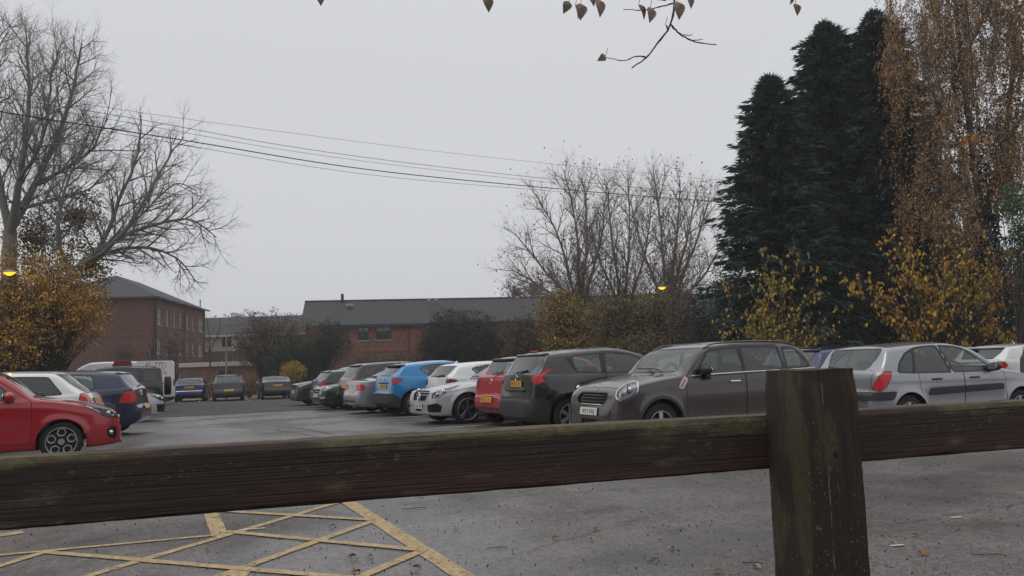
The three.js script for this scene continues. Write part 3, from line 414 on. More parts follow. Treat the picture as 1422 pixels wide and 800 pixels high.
// ---------------------------------------------------------------- the timber fence in the foreground
{
  const lenM = 2.6, perM = 0.34, TW = 2048, TH = 512;
  const woodFn = (i, j) => {                                     // u along the timber, v round it: 0 - 0.097 face, then the top
    const u = i / TW * lenM, v = j / TH * perM, g = fbm(u * 5, v * 420, 4), g2 = fbm(u * 14 + 5, v * 900, 3), big = fbm(u * 2.2 + 8, v * 14, 4), fine = hash(i, j);
    let c = [56, 48, 43]; const red = sstep(0.5, 0.72, big); c = [c[0] + 13 * red, c[1], c[2]];
    const k = 0.86 + 0.14 * g + 0.1 * (g2 - 0.5) + 0.18 * (fine - 0.5) + 0.24 * (fbm(u * 26, v * 60, 4) - 0.5); c = c.map((q) => q * k);
    const dk = sstep(0.6, 0.7, fbm(u * 3, v * 260 + 40, 4)); c = c.map((q) => q * (1 - 0.12 * dk));
    let h = 128 + 90 * (g - 0.5) + 50 * (g2 - 0.5) - 60 * dk + 60 * (fbm(u * 60, v * 90, 3) - 0.5);
    const bias = sstep(0.05, 0.095, v) * (1 - sstep(0.16, 0.19, v)), mo = sstep(0.52, 0.7, fbm(u * 9 + 3, v * 40, 6) * 0.85 + 0.28 * bias - 0.05), mn = fbm(u * 120, v * 160, 3);
    const mc = [70 + 40 * mn, 67 + 37 * mn, 47 + 27 * mn]; c = c.map((q, t) => lerp(q, mc[t] * (0.8 + 0.4 * fine), mo * 0.8)); h += mo * (40 + 120 * (mn - 0.5));
    const lr = sstep(0.5, 0.66, fbm(u * 6 + 21, v * 22 + 3, 4)), li = 0.5 * lr * Math.max(sstep(0.76, 0.79, fbm(u * 230 + 9, v * 340, 3)), 0.7 * sstep(0.71, 0.76, fbm(u * 70 + 3, v * 150, 4))); c = c.map((q, t) => lerp(q, [128, 120, 106][t], li)); h += li * 60;
    return [c[0], c[1], c[2], h];
  };
  const cache = new Float32Array(TW * TH * 4); for (let j = 0; j < TH; j++) for (let i = 0; i < TW; i++) cache.set(woodFn(i, j), (j * TW + i) * 4);
  const map = tex(TW, TH, (i, j) => { const k = (j * TW + i) * 4; return [cache[k], cache[k + 1], cache[k + 2]]; }, true), bump = tex(TW / 1, TH, (i, j) => { const h = cache[(j * TW + i) * 4 + 3]; return [h, h, h]; });
  const wood = new THREE.MeshStandardMaterial({ map, bumpMap: bump, bumpScale: 0.0022, roughness: 0.88 });
  function timber(len, hgt, dep, u0, rough, seed, nl, uoff) {      // a worn beam along +x, face at +z, top at y = 0
    const ring = [], rr = 0.009, corners = [[0, -hgt], [0, 0], [-dep, 0], [-dep, -hgt]];       // (z, y)
    const per = []; let acc = 0;
    for (let c = 0; c < 4; c++) { const a = corners[c], b = corners[(c + 1) % 4], l = Math.hypot(b[0] - a[0], b[1] - a[1]), n = 8; for (let i = 0; i < n; i++) { const t = i === 0 ? rr / l * 0.5 : i / n; ring.push([lerp(a[0], b[0], t), lerp(a[1], b[1], t)]); per.push(acc + t * l); } ring.push([lerp(a[0], b[0], 1 - rr / l), lerp(a[1], b[1], 1 - rr / l)]); per.push(acc + l - rr); acc += l; }
    const P = [], U = [], I = [], m = ring.length;
    for (let i = 0; i <= nl; i++) for (let j = 0; j <= m; j++) {
      const x = len * i / nl, q = ring[j % m], cx = -dep / 2, cy = -hgt / 2, dx = q[0] - cx, dy = q[1] - cy;
      const k = 1 + rough * ((fbm(x * 9 + seed, j * 0.9, 3) - 0.5) * 2 + 0.8 * (fbm(x * 40, j * 2 + seed, 2) - 0.5));
      P.push(x, cy + dy * k, cx + dx * k); U.push((uoff + x) / lenM, (j === m ? acc : per[j]) / perM);
    }
    for (let i = 0; i < nl; i++) for (let j = 0; j < m; j++) { const a = i * (m + 1) + j, b = a + 1, c = a + m + 1, d = c + 1; I.push(a, c, d, a, d, b); }
    for (const i of [0, nl]) { const c = P.length / 3; P.push(len * i / nl, -hgt / 2, -dep / 2); U.push(0.5, 0.2); for (let j = 0; j <= m; j++) { const k = (i * (m + 1) + j) * 3; P.push(P[k], P[k + 1], P[k + 2]); U.push(0.5 + 0.04 * (P[k + 1] + hgt / 2) / hgt, 0.2 + 0.1 * (P[k + 2] + dep / 2)); } for (let j = 0; j < m; j++) I.push(...(i ? [c, c + 1 + j, c + 2 + j] : [c, c + 2 + j, c + 1 + j])); }
    const g = geoFrom(P, new Float32Array(P.length), U); g.setIndex(I); g.computeVertexNormals(); return g;
  }
  const F = new THREE.Group(), ang = Math.atan2(0.296, 0.955), at = (s) => [0.46 + 0.955 * s, -1.47 - 0.296 * s];   // along the rails' front face
  F.position.set(0.528, 0, -1.436); 
  const put = (m, s, y) => { const [x, z] = at(s); m.position.set(x - 0.528, y, z + 1.436); m.rotation.y = ang; };
  const jn = 0.062;                                               // the joint behind the post
  const left = part(F, 'rail', timber(2.4, 0.097, 0.07, 0, 0.03, 3, 160, 0.1), wood); put(left, jn - 2.402, 1.191); left.userData.label = 'long weathered rail with moss along its top edge';
  const right = part(F, 'rail', timber(2.2, 0.097, 0.07, 0, 0.03, 17, 150, 1.3), wood); put(right, jn + 0.002, 1.19);
  // the post: grain runs up it, so the beam is stood on end
  const pc = (i, j) => {
    const u = i / 1024 * 1.3, v = j / 512 * 0.42, g = fbm(u * 4, v * 300, 4), g2 = fbm(u * 12 + 5, v * 800, 3), big = fbm(u * 2.5 + 3, v * 9, 4), fine = hash(i, j);
    let c = [50, 43, 38]; const red = sstep(0.48, 0.7, big); c = [c[0] + 8 * red, c[1], c[2]];
    c = c.map((q) => q * (0.8 + 0.3 * g + 0.2 * (g2 - 0.5) + 0.12 * (fine - 0.5))); let h = 128 + 130 * (g - 0.5) + 60 * (g2 - 0.5);
    const wob = 0.006 * (fbm(u * 7, 2, 3) - 0.5), cr = Math.abs(v - 0.071 - wob) < 0.0016 + 0.002 * vnoise(u * 20, 4) && u < 1.08 && u > 0.42; if (cr) { h -= 90; }
    const pk = Math.abs(v - 0.075 - wob - 0.005 * (fbm(u * 30, 5, 3) - 0.5)) < 0.0034 * fbm(u * 60, 9, 3) - 0.0008 && fbm(u * 24, 3, 3) > 0.42 && u > 0.55; if (pk) c = [104, 95, 83].map((q) => q * (0.8 + 0.4 * fine));
    const cr2 = Math.abs(v - 0.02 - wob * 0.7) < 0.0012 * vnoise(u * 14, 14); if (cr2) h -= 80;
    const onLeft = sstep(0.108, 0.122, v) * (1 - sstep(0.228, 0.236, v)), up = sstep(0.9, 1.2, u); const mo = sstep(0.47, 0.6, fbm(u * 8 + 2, v * 30, 5) * 0.8 + 0.2 * onLeft + 0.1 * up - 0.09), mn = fbm(u * 110, v * 150, 3);
    c = c.map((q, t) => lerp(q, [60 + 32 * mn, 60 + 32 * mn, 38 + 20 * mn][t], mo * 0.6)); h += mo * 60 * mn;
    const li = sstep(0.5, 0.62, fbm(u * 5 + 9, v * 20, 4)) * 0.7 * sstep(0.75, 0.78, fbm(u * 190, v * 260 + 3, 3)); c = c.map((q, t) => lerp(q, [140, 132, 118][t], li));
    return [c[0], c[1], c[2], h];
  };
  const cache2 = new Float32Array(1024 * 512 * 4); for (let j = 0; j < 512; j++) for (let i = 0; i < 1024; i++) cache2.set(pc(i, j), (j * 1024 + i) * 4);
  const pm = new THREE.MeshStandardMaterial({ map: tex(1024, 512, (i, j) => { const k = (j * 1024 + i) * 4; return [cache2[k], cache2[k + 1], cache2[k + 2]]; }, true), bumpMap: tex(1024, 512, (i, j) => { const h = cache2[(j * 1024 + i) * 4 + 3]; return [h, h, h]; }), bumpScale: 0.003, roughness: 0.9 });
  const pg = timber(1.32, 0.116, 0.116, 0, 0.025, 41, 130, 0); // along +x
  { const p = pg.attributes.position, u = pg.attributes.uv; for (let i = 0; i < p.count; i++) { u.setXY(i, u.getX(i) * lenM / 1.36, u.getY(i) * perM / 0.42); const x = p.getX(i), y = p.getY(i) + 0.058, z = p.getZ(i) + 0.058; const t = sstep(1.27, 1.32, x); p.setXYZ(i, -y * (1 - 0.06 * t), x - 0.045 - (t > 0.5 ? 0.004 * fbm(y * 60, z * 60, 2) : 0), z * (1 - 0.06 * t)); } pg.computeVertexNormals(); }
  const post = part(F, 'post', pg, pm); post.rotation.y = ang; post.userData.label = 'square weathered post with a split in its face';
  part(F, 'nail_head', new THREE.CylinderGeometry(0.005, 0.005, 0.006, 10).rotateX(Math.PI / 2), std([0.05, 0.035, 0.028], 0.7, { metalness: 0.5 }), [0.02, 1.13, 0.056], [0, ang, 0]);
  add(F, 'timber_fence', 'dark weathered timber post and rail fence with moss', 'fence');
}
// ---------------------------------------------------------------- buildings beyond the car park
const brickTex = (a, b, mort) => tex(512, 512, (i, j) => { const row = Math.floor(j / 8), x = (i + (row & 1) * 11) % 512, col = Math.floor(x / 22); const edge = (j % 8) < 1 || (x % 22) < 1, h = hash(col, row), n = fbm(i / 48, j / 48, 4, 11, 11); const c = a.map((q, t) => lerp(q, b[t], h) * (0.8 + 0.4 * n)); return edge ? c.map((q, t) => lerp(q, mort[t], 0.5)) : c; }, true);
const brickRed = new THREE.MeshStandardMaterial({ map: brickTex([106, 70, 60], [86, 57, 51], [112, 102, 94]), roughness: 0.9 }), brickOrange = new THREE.MeshStandardMaterial({ map: brickTex([134, 88, 71], [106, 70, 59], [128, 117, 106]), roughness: 0.9 }), brickBrown = new THREE.MeshStandardMaterial({ map: brickTex([112, 82, 70], [92, 68, 60], [130, 122, 112]), roughness: 0.9 });
const slateTex = tex(512, 512, (i, j) => { const row = Math.floor(j / 12), x = (i + (row & 1) * 9) % 512, col = Math.floor(x / 18), h = hash(col + 50, row), n = fbm(i / 64, j / 64, 4, 8, 8); const v = (j % 12) < 1 ? 30 : 48 + 14 * h + 22 * (n - 0.5); return [v, v * 0.99, v * 1.02]; }, true);
const slate = new THREE.MeshStandardMaterial({ map: slateTex, roughness: 0.75 });
const BM = { white: std([0.62, 0.62, 0.6], 0.5), pane: new THREE.MeshPhysicalMaterial({ color: lin(0.02, 0.023, 0.025), roughness: 0.06, clearcoat: 1 }), dark: std([0.03, 0.03, 0.032], 0.6), cream: std([0.5, 0.48, 0.42], 0.8), gutter: std([0.025, 0.025, 0.027], 0.5), concrete: std([0.32, 0.31, 0.29], 0.9), sill: std([0.4, 0.38, 0.35], 0.85) };
function wallUV(g, s = 0.4) { const p = g.attributes.position, n = g.attributes.normal, u = new Float32Array(p.count * 2); for (let i = 0; i < p.count; i++) { const ax = Math.abs(n.getX(i)) > 0.7; u[i * 2] = (ax ? p.getZ(i) : p.getX(i)) * s; u[i * 2 + 1] = p.getY(i) * s; } g.setAttribute('uv', new THREE.BufferAttribute(u, 2)); return g; }
// a wall in its own plane: x along it, y up, outside at +z; holes are real openings
function wall(parent, len, h, holes, mat, thick = 0.3, outline) {
  const s = new THREE.Shape((outline || [[0, 0], [len, 0], [len, h], [0, h]]).map((p) => new THREE.Vector2(...p)));
  for (const [x0, y0, x1, y1] of holes) { const q = new THREE.Path(); q.moveTo(x0, y0); q.lineTo(x1, y0); q.lineTo(x1, y1); q.lineTo(x0, y1); q.closePath(); s.holes.push(q); }
  return part(parent, 'wall', wallUV(new THREE.ExtrudeGeometry(s, { depth: thick, bevelEnabled: false }).translate(0, 0, -thick)), mat);
}
function windowIn(w, [x0, y0, x1, y1], bars = 1, frameMat = BM.white) {     // a part of a wall: frame, with pane and sill below it
  const f = 0.07, W = x1 - x0, H = y1 - y0, g = [box(W, f, 0.07, (x0 + x1) / 2, y0 + f / 2, -0.12), box(W, f, 0.07, (x0 + x1) / 2, y1 - f / 2, -0.12), box(f, H - 2 * f, 0.07, x0 + f / 2, (y0 + y1) / 2, -0.12), box(f, H - 2 * f, 0.07, x1 - f / 2, (y0 + y1) / 2, -0.12)];
  for (let i = 1; i <= bars; i++) g.push(box(0.06, H - 2 * f, 0.06, x0 + W * i / (bars + 1), (y0 + y1) / 2, -0.12)); g.push(box(W - 2 * f, 0.05, 0.05, (x0 + x1) / 2, y0 + H * 0.62, -0.12));
  const o = new THREE.Group(); o.name = 'window'; w.add(o);
  part(o, 'frame', merge(g), frameMat); part(o, 'pane', box(W - 0.02, H - 0.02, 0.02, (x0 + x1) / 2, (y0 + y1) / 2, -0.16), BM.pane); part(o, 'sill', box(W + 0.12, 0.07, 0.14, (x0 + x1) / 2, y0 - 0.03, 0.03), BM.sill);
}
function roofFaces(polys, s = 0.5) { const P = [], U = []; for (const f of polys) { const e1 = V(...f[1]).sub(V(...f[0])).normalize(), n = e1.clone().cross(V(...f[f.length - 1]).sub(V(...f[0]))).normalize(), e2 = n.clone().cross(e1); for (let i = 1; i < f.length - 1; i++) for (const k of [0, i, i + 1]) { const v = V(...f[k]); P.push(...f[k]); const d = v.sub(V(...f[0])); U.push(d.dot(e1) * s, d.dot(e2) * s); } } return geoFrom(P, null, U); }
{ // red brick block with hipped roof; its corner faces the car park
  const B = new THREE.Group(), by = -0.55; B.position.set(-32.6, by, -72); B.rotation.y = THREE.MathUtils.degToRad(7.5);   // local x runs left from the corner as -x, the long side runs away along -z
  const H = 8.9, Wd = 10.5, Ln = 17.5;
  const endW = new THREE.Group(); 
  const e = wall(B, Wd, H, [], brickRed); e.position.set(-Wd, 0, 0);
  part(e, 'string_course', box(Wd - 0.02, 0.16, 0.05, Wd / 2, 5.55, 0.025), brickBrown);
  const holes = [], xs = [0.7, 3.4, 5.6, 7.7, 10.2, 12.6, 15.2]; const wd = [1.15, 0.7, 0.9, 0.9, 0.9, 0.75, 1.5];
  for (let s = 0; s < 3; s++) xs.forEach((x, i) => holes.push([x, 1.0 + s * 2.72, x + wd[i], 1.0 + s * 2.72 + 1.45]));
  const side = wall(B, Ln, H, holes, brickRed); side.rotation.y = Math.PI / 2; side.position.set(0, 0, 0);
  holes.forEach((h) => windowIn(side, h, h[2] - h[0] > 1 ? 1 : 0));
  part(B, 'wall', box(0.3, H, Ln - 0.6, -Wd + 0.15, H / 2, -Ln / 2), brickRed); part(B, 'wall', box(Wd - 0.64, H, 0.3, -Wd / 2, H / 2, -Ln + 0.15), brickRed);
  const o = 0.45, R = 2.7, a = [-Wd - o, H, o], b = [o, H, o], c = [o, H, -Ln - o], d = [-Wd - o, H, -Ln - o], r0 = [-Wd / 2, H + R, -Wd / 2], r1 = [-Wd / 2, H + R, -Ln + Wd / 2];
  part(B, 'roof', roofFaces([[a, b, r0], [b, c, r1, r0], [c, d, r1], [d, a, r0, r1]]), slate);
  part(B, 'gutter', merge([box(Wd + 2 * o, 0.16, 0.14, -Wd / 2, H - 0.02, o), box(0.14, 0.16, Ln + 2 * o - 0.2, o, H - 0.02, -Ln / 2)]), BM.gutter); part(B, 'soffit', box(Wd + 2 * o - 0.1, 0.06, Ln + 2 * o - 0.1, -Wd / 2, H + 0.04, -Ln / 2), BM.dark);
  for (const z of [-0.12, -9.2, -17.3]) part(B, 'downpipe', new THREE.CylinderGeometry(0.05, 0.05, H - 0.1, 8).translate(0.09, H / 2, z), BM.gutter);
  part(B, 'vent_pipe', new THREE.CylinderGeometry(0.06, 0.06, 1.1, 8).translate(-0.4, H + 0.7, -Ln + 0.2), BM.gutter);
  add(B, 'brick_building', 'three storey red brick block with hipped slate roof and white windows', 'building');
}
{ // long low brick building with slate roof
  const B = new THREE.Group(), by = -0.52, L = 39; B.position.set(-18.4, by, -70); B.rotation.y = THREE.MathUtils.degToRad(9);
  const H = 5.75, D = 8; const holes = [[4.6, 4.3, 5.55, 5.5], [6.15, 4.3, 7.5, 5.5], [10.6, 3.1, 11.2, 5.5], [14.5, 4.3, 15.6, 5.5], [19, 4.3, 20.2, 5.5], [24, 4.3, 25.2, 5.5], [29, 4.3, 30.2, 5.5], [4.6, 1.2, 5.55, 2.5], [14.5, 1.2, 15.6, 2.5]];
  const w = wall(B, L, H, holes, brickOrange); holes.forEach((h) => windowIn(w, h, 1, BM.dark)); part(w, 'brick_band', box(L - 0.04, 0.1, 0.04, L / 2, 3.25, 0.02), brickBrown); part(w, 'downpipe', new THREE.CylinderGeometry(0.05, 0.05, H - 0.2, 8).translate(9.1, H / 2, 0.1), BM.gutter);
  for (const x of [0, L]) { const gb = wall(B, D, H, [], brickOrange, 0.3, [[0, 0], [D, 0], [D, H], [D / 2, H + 2.35], [0, H]]); gb.rotation.y = Math.PI / 2; gb.position.set(x ? x - 0.002 : 0.302, 0, -0.02 + (x ? 0 : 0)); gb.position.z = -0.32; gb.scale.x = 0.955; }
  part(B, 'wall', box(L - 0.7, H, 0.3, L / 2, H / 2, -D + 0.1), brickOrange);
  const o = 0.4; part(B, 'roof', roofFaces([[[-o, H - 0.1, o], [L + o, H - 0.1, o], [L + o, H + 2.45, -D / 2], [-o, H + 2.45, -D / 2]], [[L + o, H - 0.1, -D - o], [-o, H - 0.1, -D - o], [-o, H + 2.45, -D / 2], [L + o, H + 2.45, -D / 2]]], 0.4), slate);
  part(B, 'fascia', box(L + 2 * o, 0.24, 0.05, L / 2, H - 0.16, o + 0.03), BM.gutter); part(B, 'ridge_tiles', new THREE.CylinderGeometry(0.12, 0.12, L + 2 * o, 6).rotateZ(Math.PI / 2).translate(L / 2, H + 2.44, -D / 2), slate);
  part(B, 'flue', new THREE.CylinderGeometry(0.14, 0.14, 0.75, 10).translate(3.05, H + 2.7, -3.7), BM.gutter);
  for (const [x, dz] of [[3.6, 3.2], [3.95, 3.2], [11.1, 3.5], [11.8, 3.5], [19.6, 3.6]]) part(B, 'roof_vent', rbox(0.3, 0.22, 0.3, 0.04, x, H - 0.02 + (4.4 - (4.0 - dz) - 0.4) * 0.63 * (dz / 3.5) + 0.1, -dz + 0.6), BM.concrete);
  add(B, 'brick_building', 'long low orange brick building with a plain dark slate roof', 'building');
}
{ // pale rendered terrace further off
  const B = new THREE.Group(), L = 27, H = 6.2, D = 8; B.position.set(-41.5, -0.52, -92); B.rotation.y = THREE.MathUtils.degToRad(1);
  const up = [], lo = []; for (let i = 0; i < 8; i++) { const x = 1.2 + i * 3.2; up.push([x, 0.5, x + 1.1, 1.6]); lo.push([x, 2.3, x + 1.2, 3.5]); }
  const wl = wall(B, L, 4.3, lo, brickBrown); lo.forEach((h) => { windowIn(wl, h, 1); });
  const wu = wall(B, L, 1.9, up, BM.cream); wu.position.set(0, 4.303, 0.06); up.forEach((h) => windowIn(wu, h, 1, BM.dark));
  part(B, 'wall', box(0.3, H, D - 0.4, 0.15, H / 2, -D / 2 - 0.1), brickBrown); part(B, 'wall', box(0.3, H, D - 0.4, L - 0.15, H / 2, -D / 2 - 0.1), brickBrown); part(B, 'wall', box(L, H, 0.3, L / 2, H / 2, -D - 0.1), brickBrown);
  part(B, 'roof', roofFaces([[[-0.3, H - 0.1, 0.5], [L + 0.3, H - 0.1, 0.5], [L + 0.3, H + 2.3, -D / 2], [-0.3, H + 2.3, -D / 2]], [[L + 0.3, H - 0.1, -D - 0.5], [-0.3, H - 0.1, -D - 0.5], [-0.3, H + 2.3, -D / 2], [L + 0.3, H + 2.3, -D / 2]]], 0.4), slate);
  part(B, 'fascia', box(L + 0.6, 0.2, 0.05, L / 2, H - 0.14, 0.54), BM.white);
  add(B, 'terrace', 'distant terrace with cream panelled upper floor and slate roof', 'building');
}
{ // flat roofed garages
  const B = new THREE.Group(), L = 4.4, H = 2.3, D = 5; B.position.set(-25.9, -0.52, -62); const holes = [[2.9, 0, 3.9, 2.0]];
  const w = wall(B, L, H, holes, brickBrown); part(w, 'door', box(0.96, 1.96, 0.06, 3.4, 0.99, -0.2), BM.dark);
  part(B, 'wall', box(0.25, H, D - 0.4, 0.125, H / 2, -D / 2 - 0.12), brickBrown); part(B, 'wall', box(0.25, H, D - 0.4, L - 0.125, H / 2, -D / 2 - 0.12), brickBrown);
  part(B, 'roof', rbox(L + 0.4, 0.34, D + 0.4, 0.03, L / 2, H + 0.18, -D / 2), BM.sill);
  add(B, 'garage', 'small flat roofed brick garage with pale roof edge behind the far row', 'building');
}
// ---------------------------------------------------------------- trees and shrubs
class Mesher {
  constructor() { this.p = []; this.n = []; this.c = []; this.i = []; }
  tube(pts, rad, sides, col) {
    const base = this.p.length / 3, m = pts.length; let ref = Math.abs(pts[m - 1][1] - pts[0][1]) > 0.8 * Math.hypot(pts[m - 1][0] - pts[0][0], pts[m - 1][1] - pts[0][1], pts[m - 1][2] - pts[0][2]) ? [1, 0, 0.1] : [0.05, 1, 0];
    for (let k = 0; k < m; k++) {
      const a = pts[Math.max(0, k - 1)], b = pts[Math.min(m - 1, k + 1)]; let tx = b[0] - a[0], ty = b[1] - a[1], tz = b[2] - a[2]; const l = Math.hypot(tx, ty, tz) || 1; tx /= l; ty /= l; tz /= l;
      let ux = ref[1] * tz - ref[2] * ty, uy = ref[2] * tx - ref[0] * tz, uz = ref[0] * ty - ref[1] * tx; const ul = Math.hypot(ux, uy, uz) || 1; ux /= ul; uy /= ul; uz /= ul;
      const vx = ty * uz - tz * uy, vy = tz * ux - tx * uz, vz = tx * uy - ty * ux;
      for (let s = 0; s < sides; s++) { const an = s / sides * 6.2832, c = Math.cos(an), q = Math.sin(an), nx = ux * c + vx * q, ny = uy * c + vy * q, nz = uz * c + vz * q; this.p.push(pts[k][0] + nx * rad[k], pts[k][1] + ny * rad[k], pts[k][2] + nz * rad[k]); this.n.push(nx, ny, nz); if (col) this.c.push(...col); }
    }
    for (let k = 0; k < m - 1; k++) for (let s = 0; s < sides; s++) { const a = base + k * sides + s, b = base + k * sides + (s + 1) % sides, c = a + sides, d = b + sides; this.i.push(a, b, d, a, d, c); }
  }
  leaf(x, y, z, dx, dy, dz, len, wid, r, col) {                    // a folded diamond along (dx, dy, dz)
    const l = Math.hypot(dx, dy, dz) || 1; dx /= l; dy /= l; dz /= l;
    let ax = r() - 0.5, ay = r() - 0.5, az = r() - 0.5; let sx = dy * az - dz * ay, sy = dz * ax - dx * az, sz = dx * ay - dy * ax; const sl = Math.hypot(sx, sy, sz) || 1; sx /= sl; sy /= sl; sz /= sl;
    const nx = sy * dz - sz * dy, ny = sz * dx - sx * dz, nz = sx * dy - sy * dx, f = wid * 0.25, b = this.p.length / 3, m = len * 0.45, h = wid / 2;
    this.p.push(x, y, z, x + dx * m + sx * h + nx * f, y + dy * m + sy * h + ny * f, z + dz * m + sz * h + nz * f, x + dx * len, y + dy * len, z + dz * len, x + dx * m - sx * h + nx * f, y + dy * m - sy * h + ny * f, z + dz * m - sz * h + nz * f);
    for (let k = 0; k < 4; k++) { this.n.push(nx, ny, nz); this.c.push(...col); }
    this.i.push(b, b + 1, b + 2, b, b + 2, b + 3);
  }
  geo() { const g = new THREE.BufferGeometry(); g.setAttribute('position', new THREE.BufferAttribute(new Float32Array(this.p), 3)); g.setAttribute('normal', new THREE.BufferAttribute(new Float32Array(this.n), 3)); if (this.c.length) g.setAttribute('color', new THREE.BufferAttribute(new Float32Array(this.c), 3)); g.setIndex(new THREE.BufferAttribute(new Uint32Array(this.i), 1)); return g; }
}
const barkTex = tex(128, 256, (i, j) => { const n = fbm(i / 8, j / 32, 4, 16, 8); const v = 150 + 180 * (n - 0.5); return [v, v * 0.97, v * 0.92]; }, true);
const bark = (c) => std(c, 0.95), leafMat = new THREE.MeshStandardMaterial({ vertexColors: true, roughness: 0.75, side: THREE.DoubleSide }), needleMat = new THREE.MeshStandardMaterial({ vertexColors: true, roughness: 0.9, side: THREE.DoubleSide });
const vary = (r, cols) => { const c = cols[Math.floor(r() * cols.length)], k = 0.7 + 0.6 * r(); return [c[0] * k, c[1] * k, c[2] * k]; };
const smooth = (pts, n) => new THREE.CatmullRomCurve3(pts.map((p) => V(...p))).getPoints(n).map((v) => [v.x, v.y, v.z]);
// side branches from a given limb, level by level; ends collects twig tips for leaves
function branches(M, r, limb, rad0, rad1, levels, lvl, tips) {
  const Lv = levels[lvl]; if (!Lv) return;
  let total = 0; const cum = [0]; for (let i = 1; i < limb.length; i++) { total += Math.hypot(limb[i][0] - limb[i - 1][0], limb[i][1] - limb[i - 1][1], limb[i][2] - limb[i - 1][2]); cum.push(total); }
  const n = Math.max(1, Math.round(Lv.per * total * (0.8 + 0.4 * r()))); let az = r() * 6.28;
  for (let k = 0; k < n; k++) {
    const t = Lv.start + (1 - Lv.start) * (k + r() * 0.9) / n, s = Math.min(0.999, t) * total; let i = 1; while (cum[i] < s) i++;
    const q = (s - cum[i - 1]) / (cum[i] - cum[i - 1] || 1), a = limb[i - 1], b = limb[i], p = [lerp(a[0], b[0], q), lerp(a[1], b[1], q), lerp(a[2], b[2], q)];
    let d = V(b[0] - a[0], b[1] - a[1], b[2] - a[2]).normalize(); az += 2.4 + (r() - 0.5); const perp = V(Math.sin(az) * 1.1, Math.cos(az * 1.3) * 0.5, Math.cos(az)).cross(d).normalize();
    const ang = lerp(Lv.ang[0], Lv.ang[1], r()); d.multiplyScalar(Math.cos(ang)).addScaledVector(perp, Math.sin(ang)).normalize();
    const len = lerp(Lv.len[0], Lv.len[1], r()) * (Lv.taper ? 1 - Lv.taper * t : 1), rr = Math.min(Lv.r, lerp(rad0, rad1, t) * 0.8), pts = [p], ra = [rr];
    for (let j = 1; j <= Lv.seg; j++) { d.x += (r() - 0.5) * Lv.wob; d.y += (r() - 0.5) * Lv.wob + Lv.up; d.z += (r() - 0.5) * Lv.wob; d.normalize(); const e = pts[j - 1]; pts.push([e[0] + d.x * len / Lv.seg, e[1] + d.y * len / Lv.seg, e[2] + d.z * len / Lv.seg]); ra.push(rr * (1 - 0.75 * j / Lv.seg)); }
    M.tube(pts, ra, Lv.sides);
    if (levels[lvl + 1]) branches(M, r, pts, rr, rr * 0.3, levels, lvl + 1, tips); else if (tips) tips.push(pts);
  }
}
function bareTree(name, label, group, base, limbs, levels, col, seed, leaves) {
  const g = new THREE.Group(); g.position.set(...base); const T = new Mesher(), C = new Mesher(), r = rng(seed), tips = [];
  for (const L of limbs) { const pts = smooth(L.p.map((p) => [p[0] - base[0], p[1] - base[1], p[2] - base[2]]), L.n || 14).map((p, i) => [p[0] + (r() - 0.5) * 0.08, p[1], p[2] + (r() - 0.5) * 0.08]); const ra = pts.map((_, i) => lerp(L.r[0], L.r[1], Math.pow(i / (pts.length - 1), 0.8))); T.tube(pts, ra, 8); if (L.bare !== true) branches(C, r, pts, L.r[0], L.r[1], levels, 0, tips); }
  part(g, 'trunk', T.geo(), bark(col)); const cr = part(g, 'crown', C.geo(), bark(col.map((q) => q * 1.1))); cr.userData.kind = 'stuff';
  if (leaves) { const F = new Mesher(); for (const t of tips) for (let k = 0; k < leaves.n; k++) if (r() < leaves.p(t[0], base)) { const a = t[Math.floor(r() * (t.length - 0.01))]; F.leaf(a[0], a[1], a[2], r() - 0.5, leaves.droop ? -0.9 : r() - 0.8, r() - 0.5, leaves.s * (0.6 + 0.8 * r()), leaves.s * 0.6, r, vary(r, leaves.c)); } const lf = part(g, 'leaves', F.geo(), leafMat); lf.userData.kind = 'stuff'; }
  return add(g, name, label, 'tree', group);
}
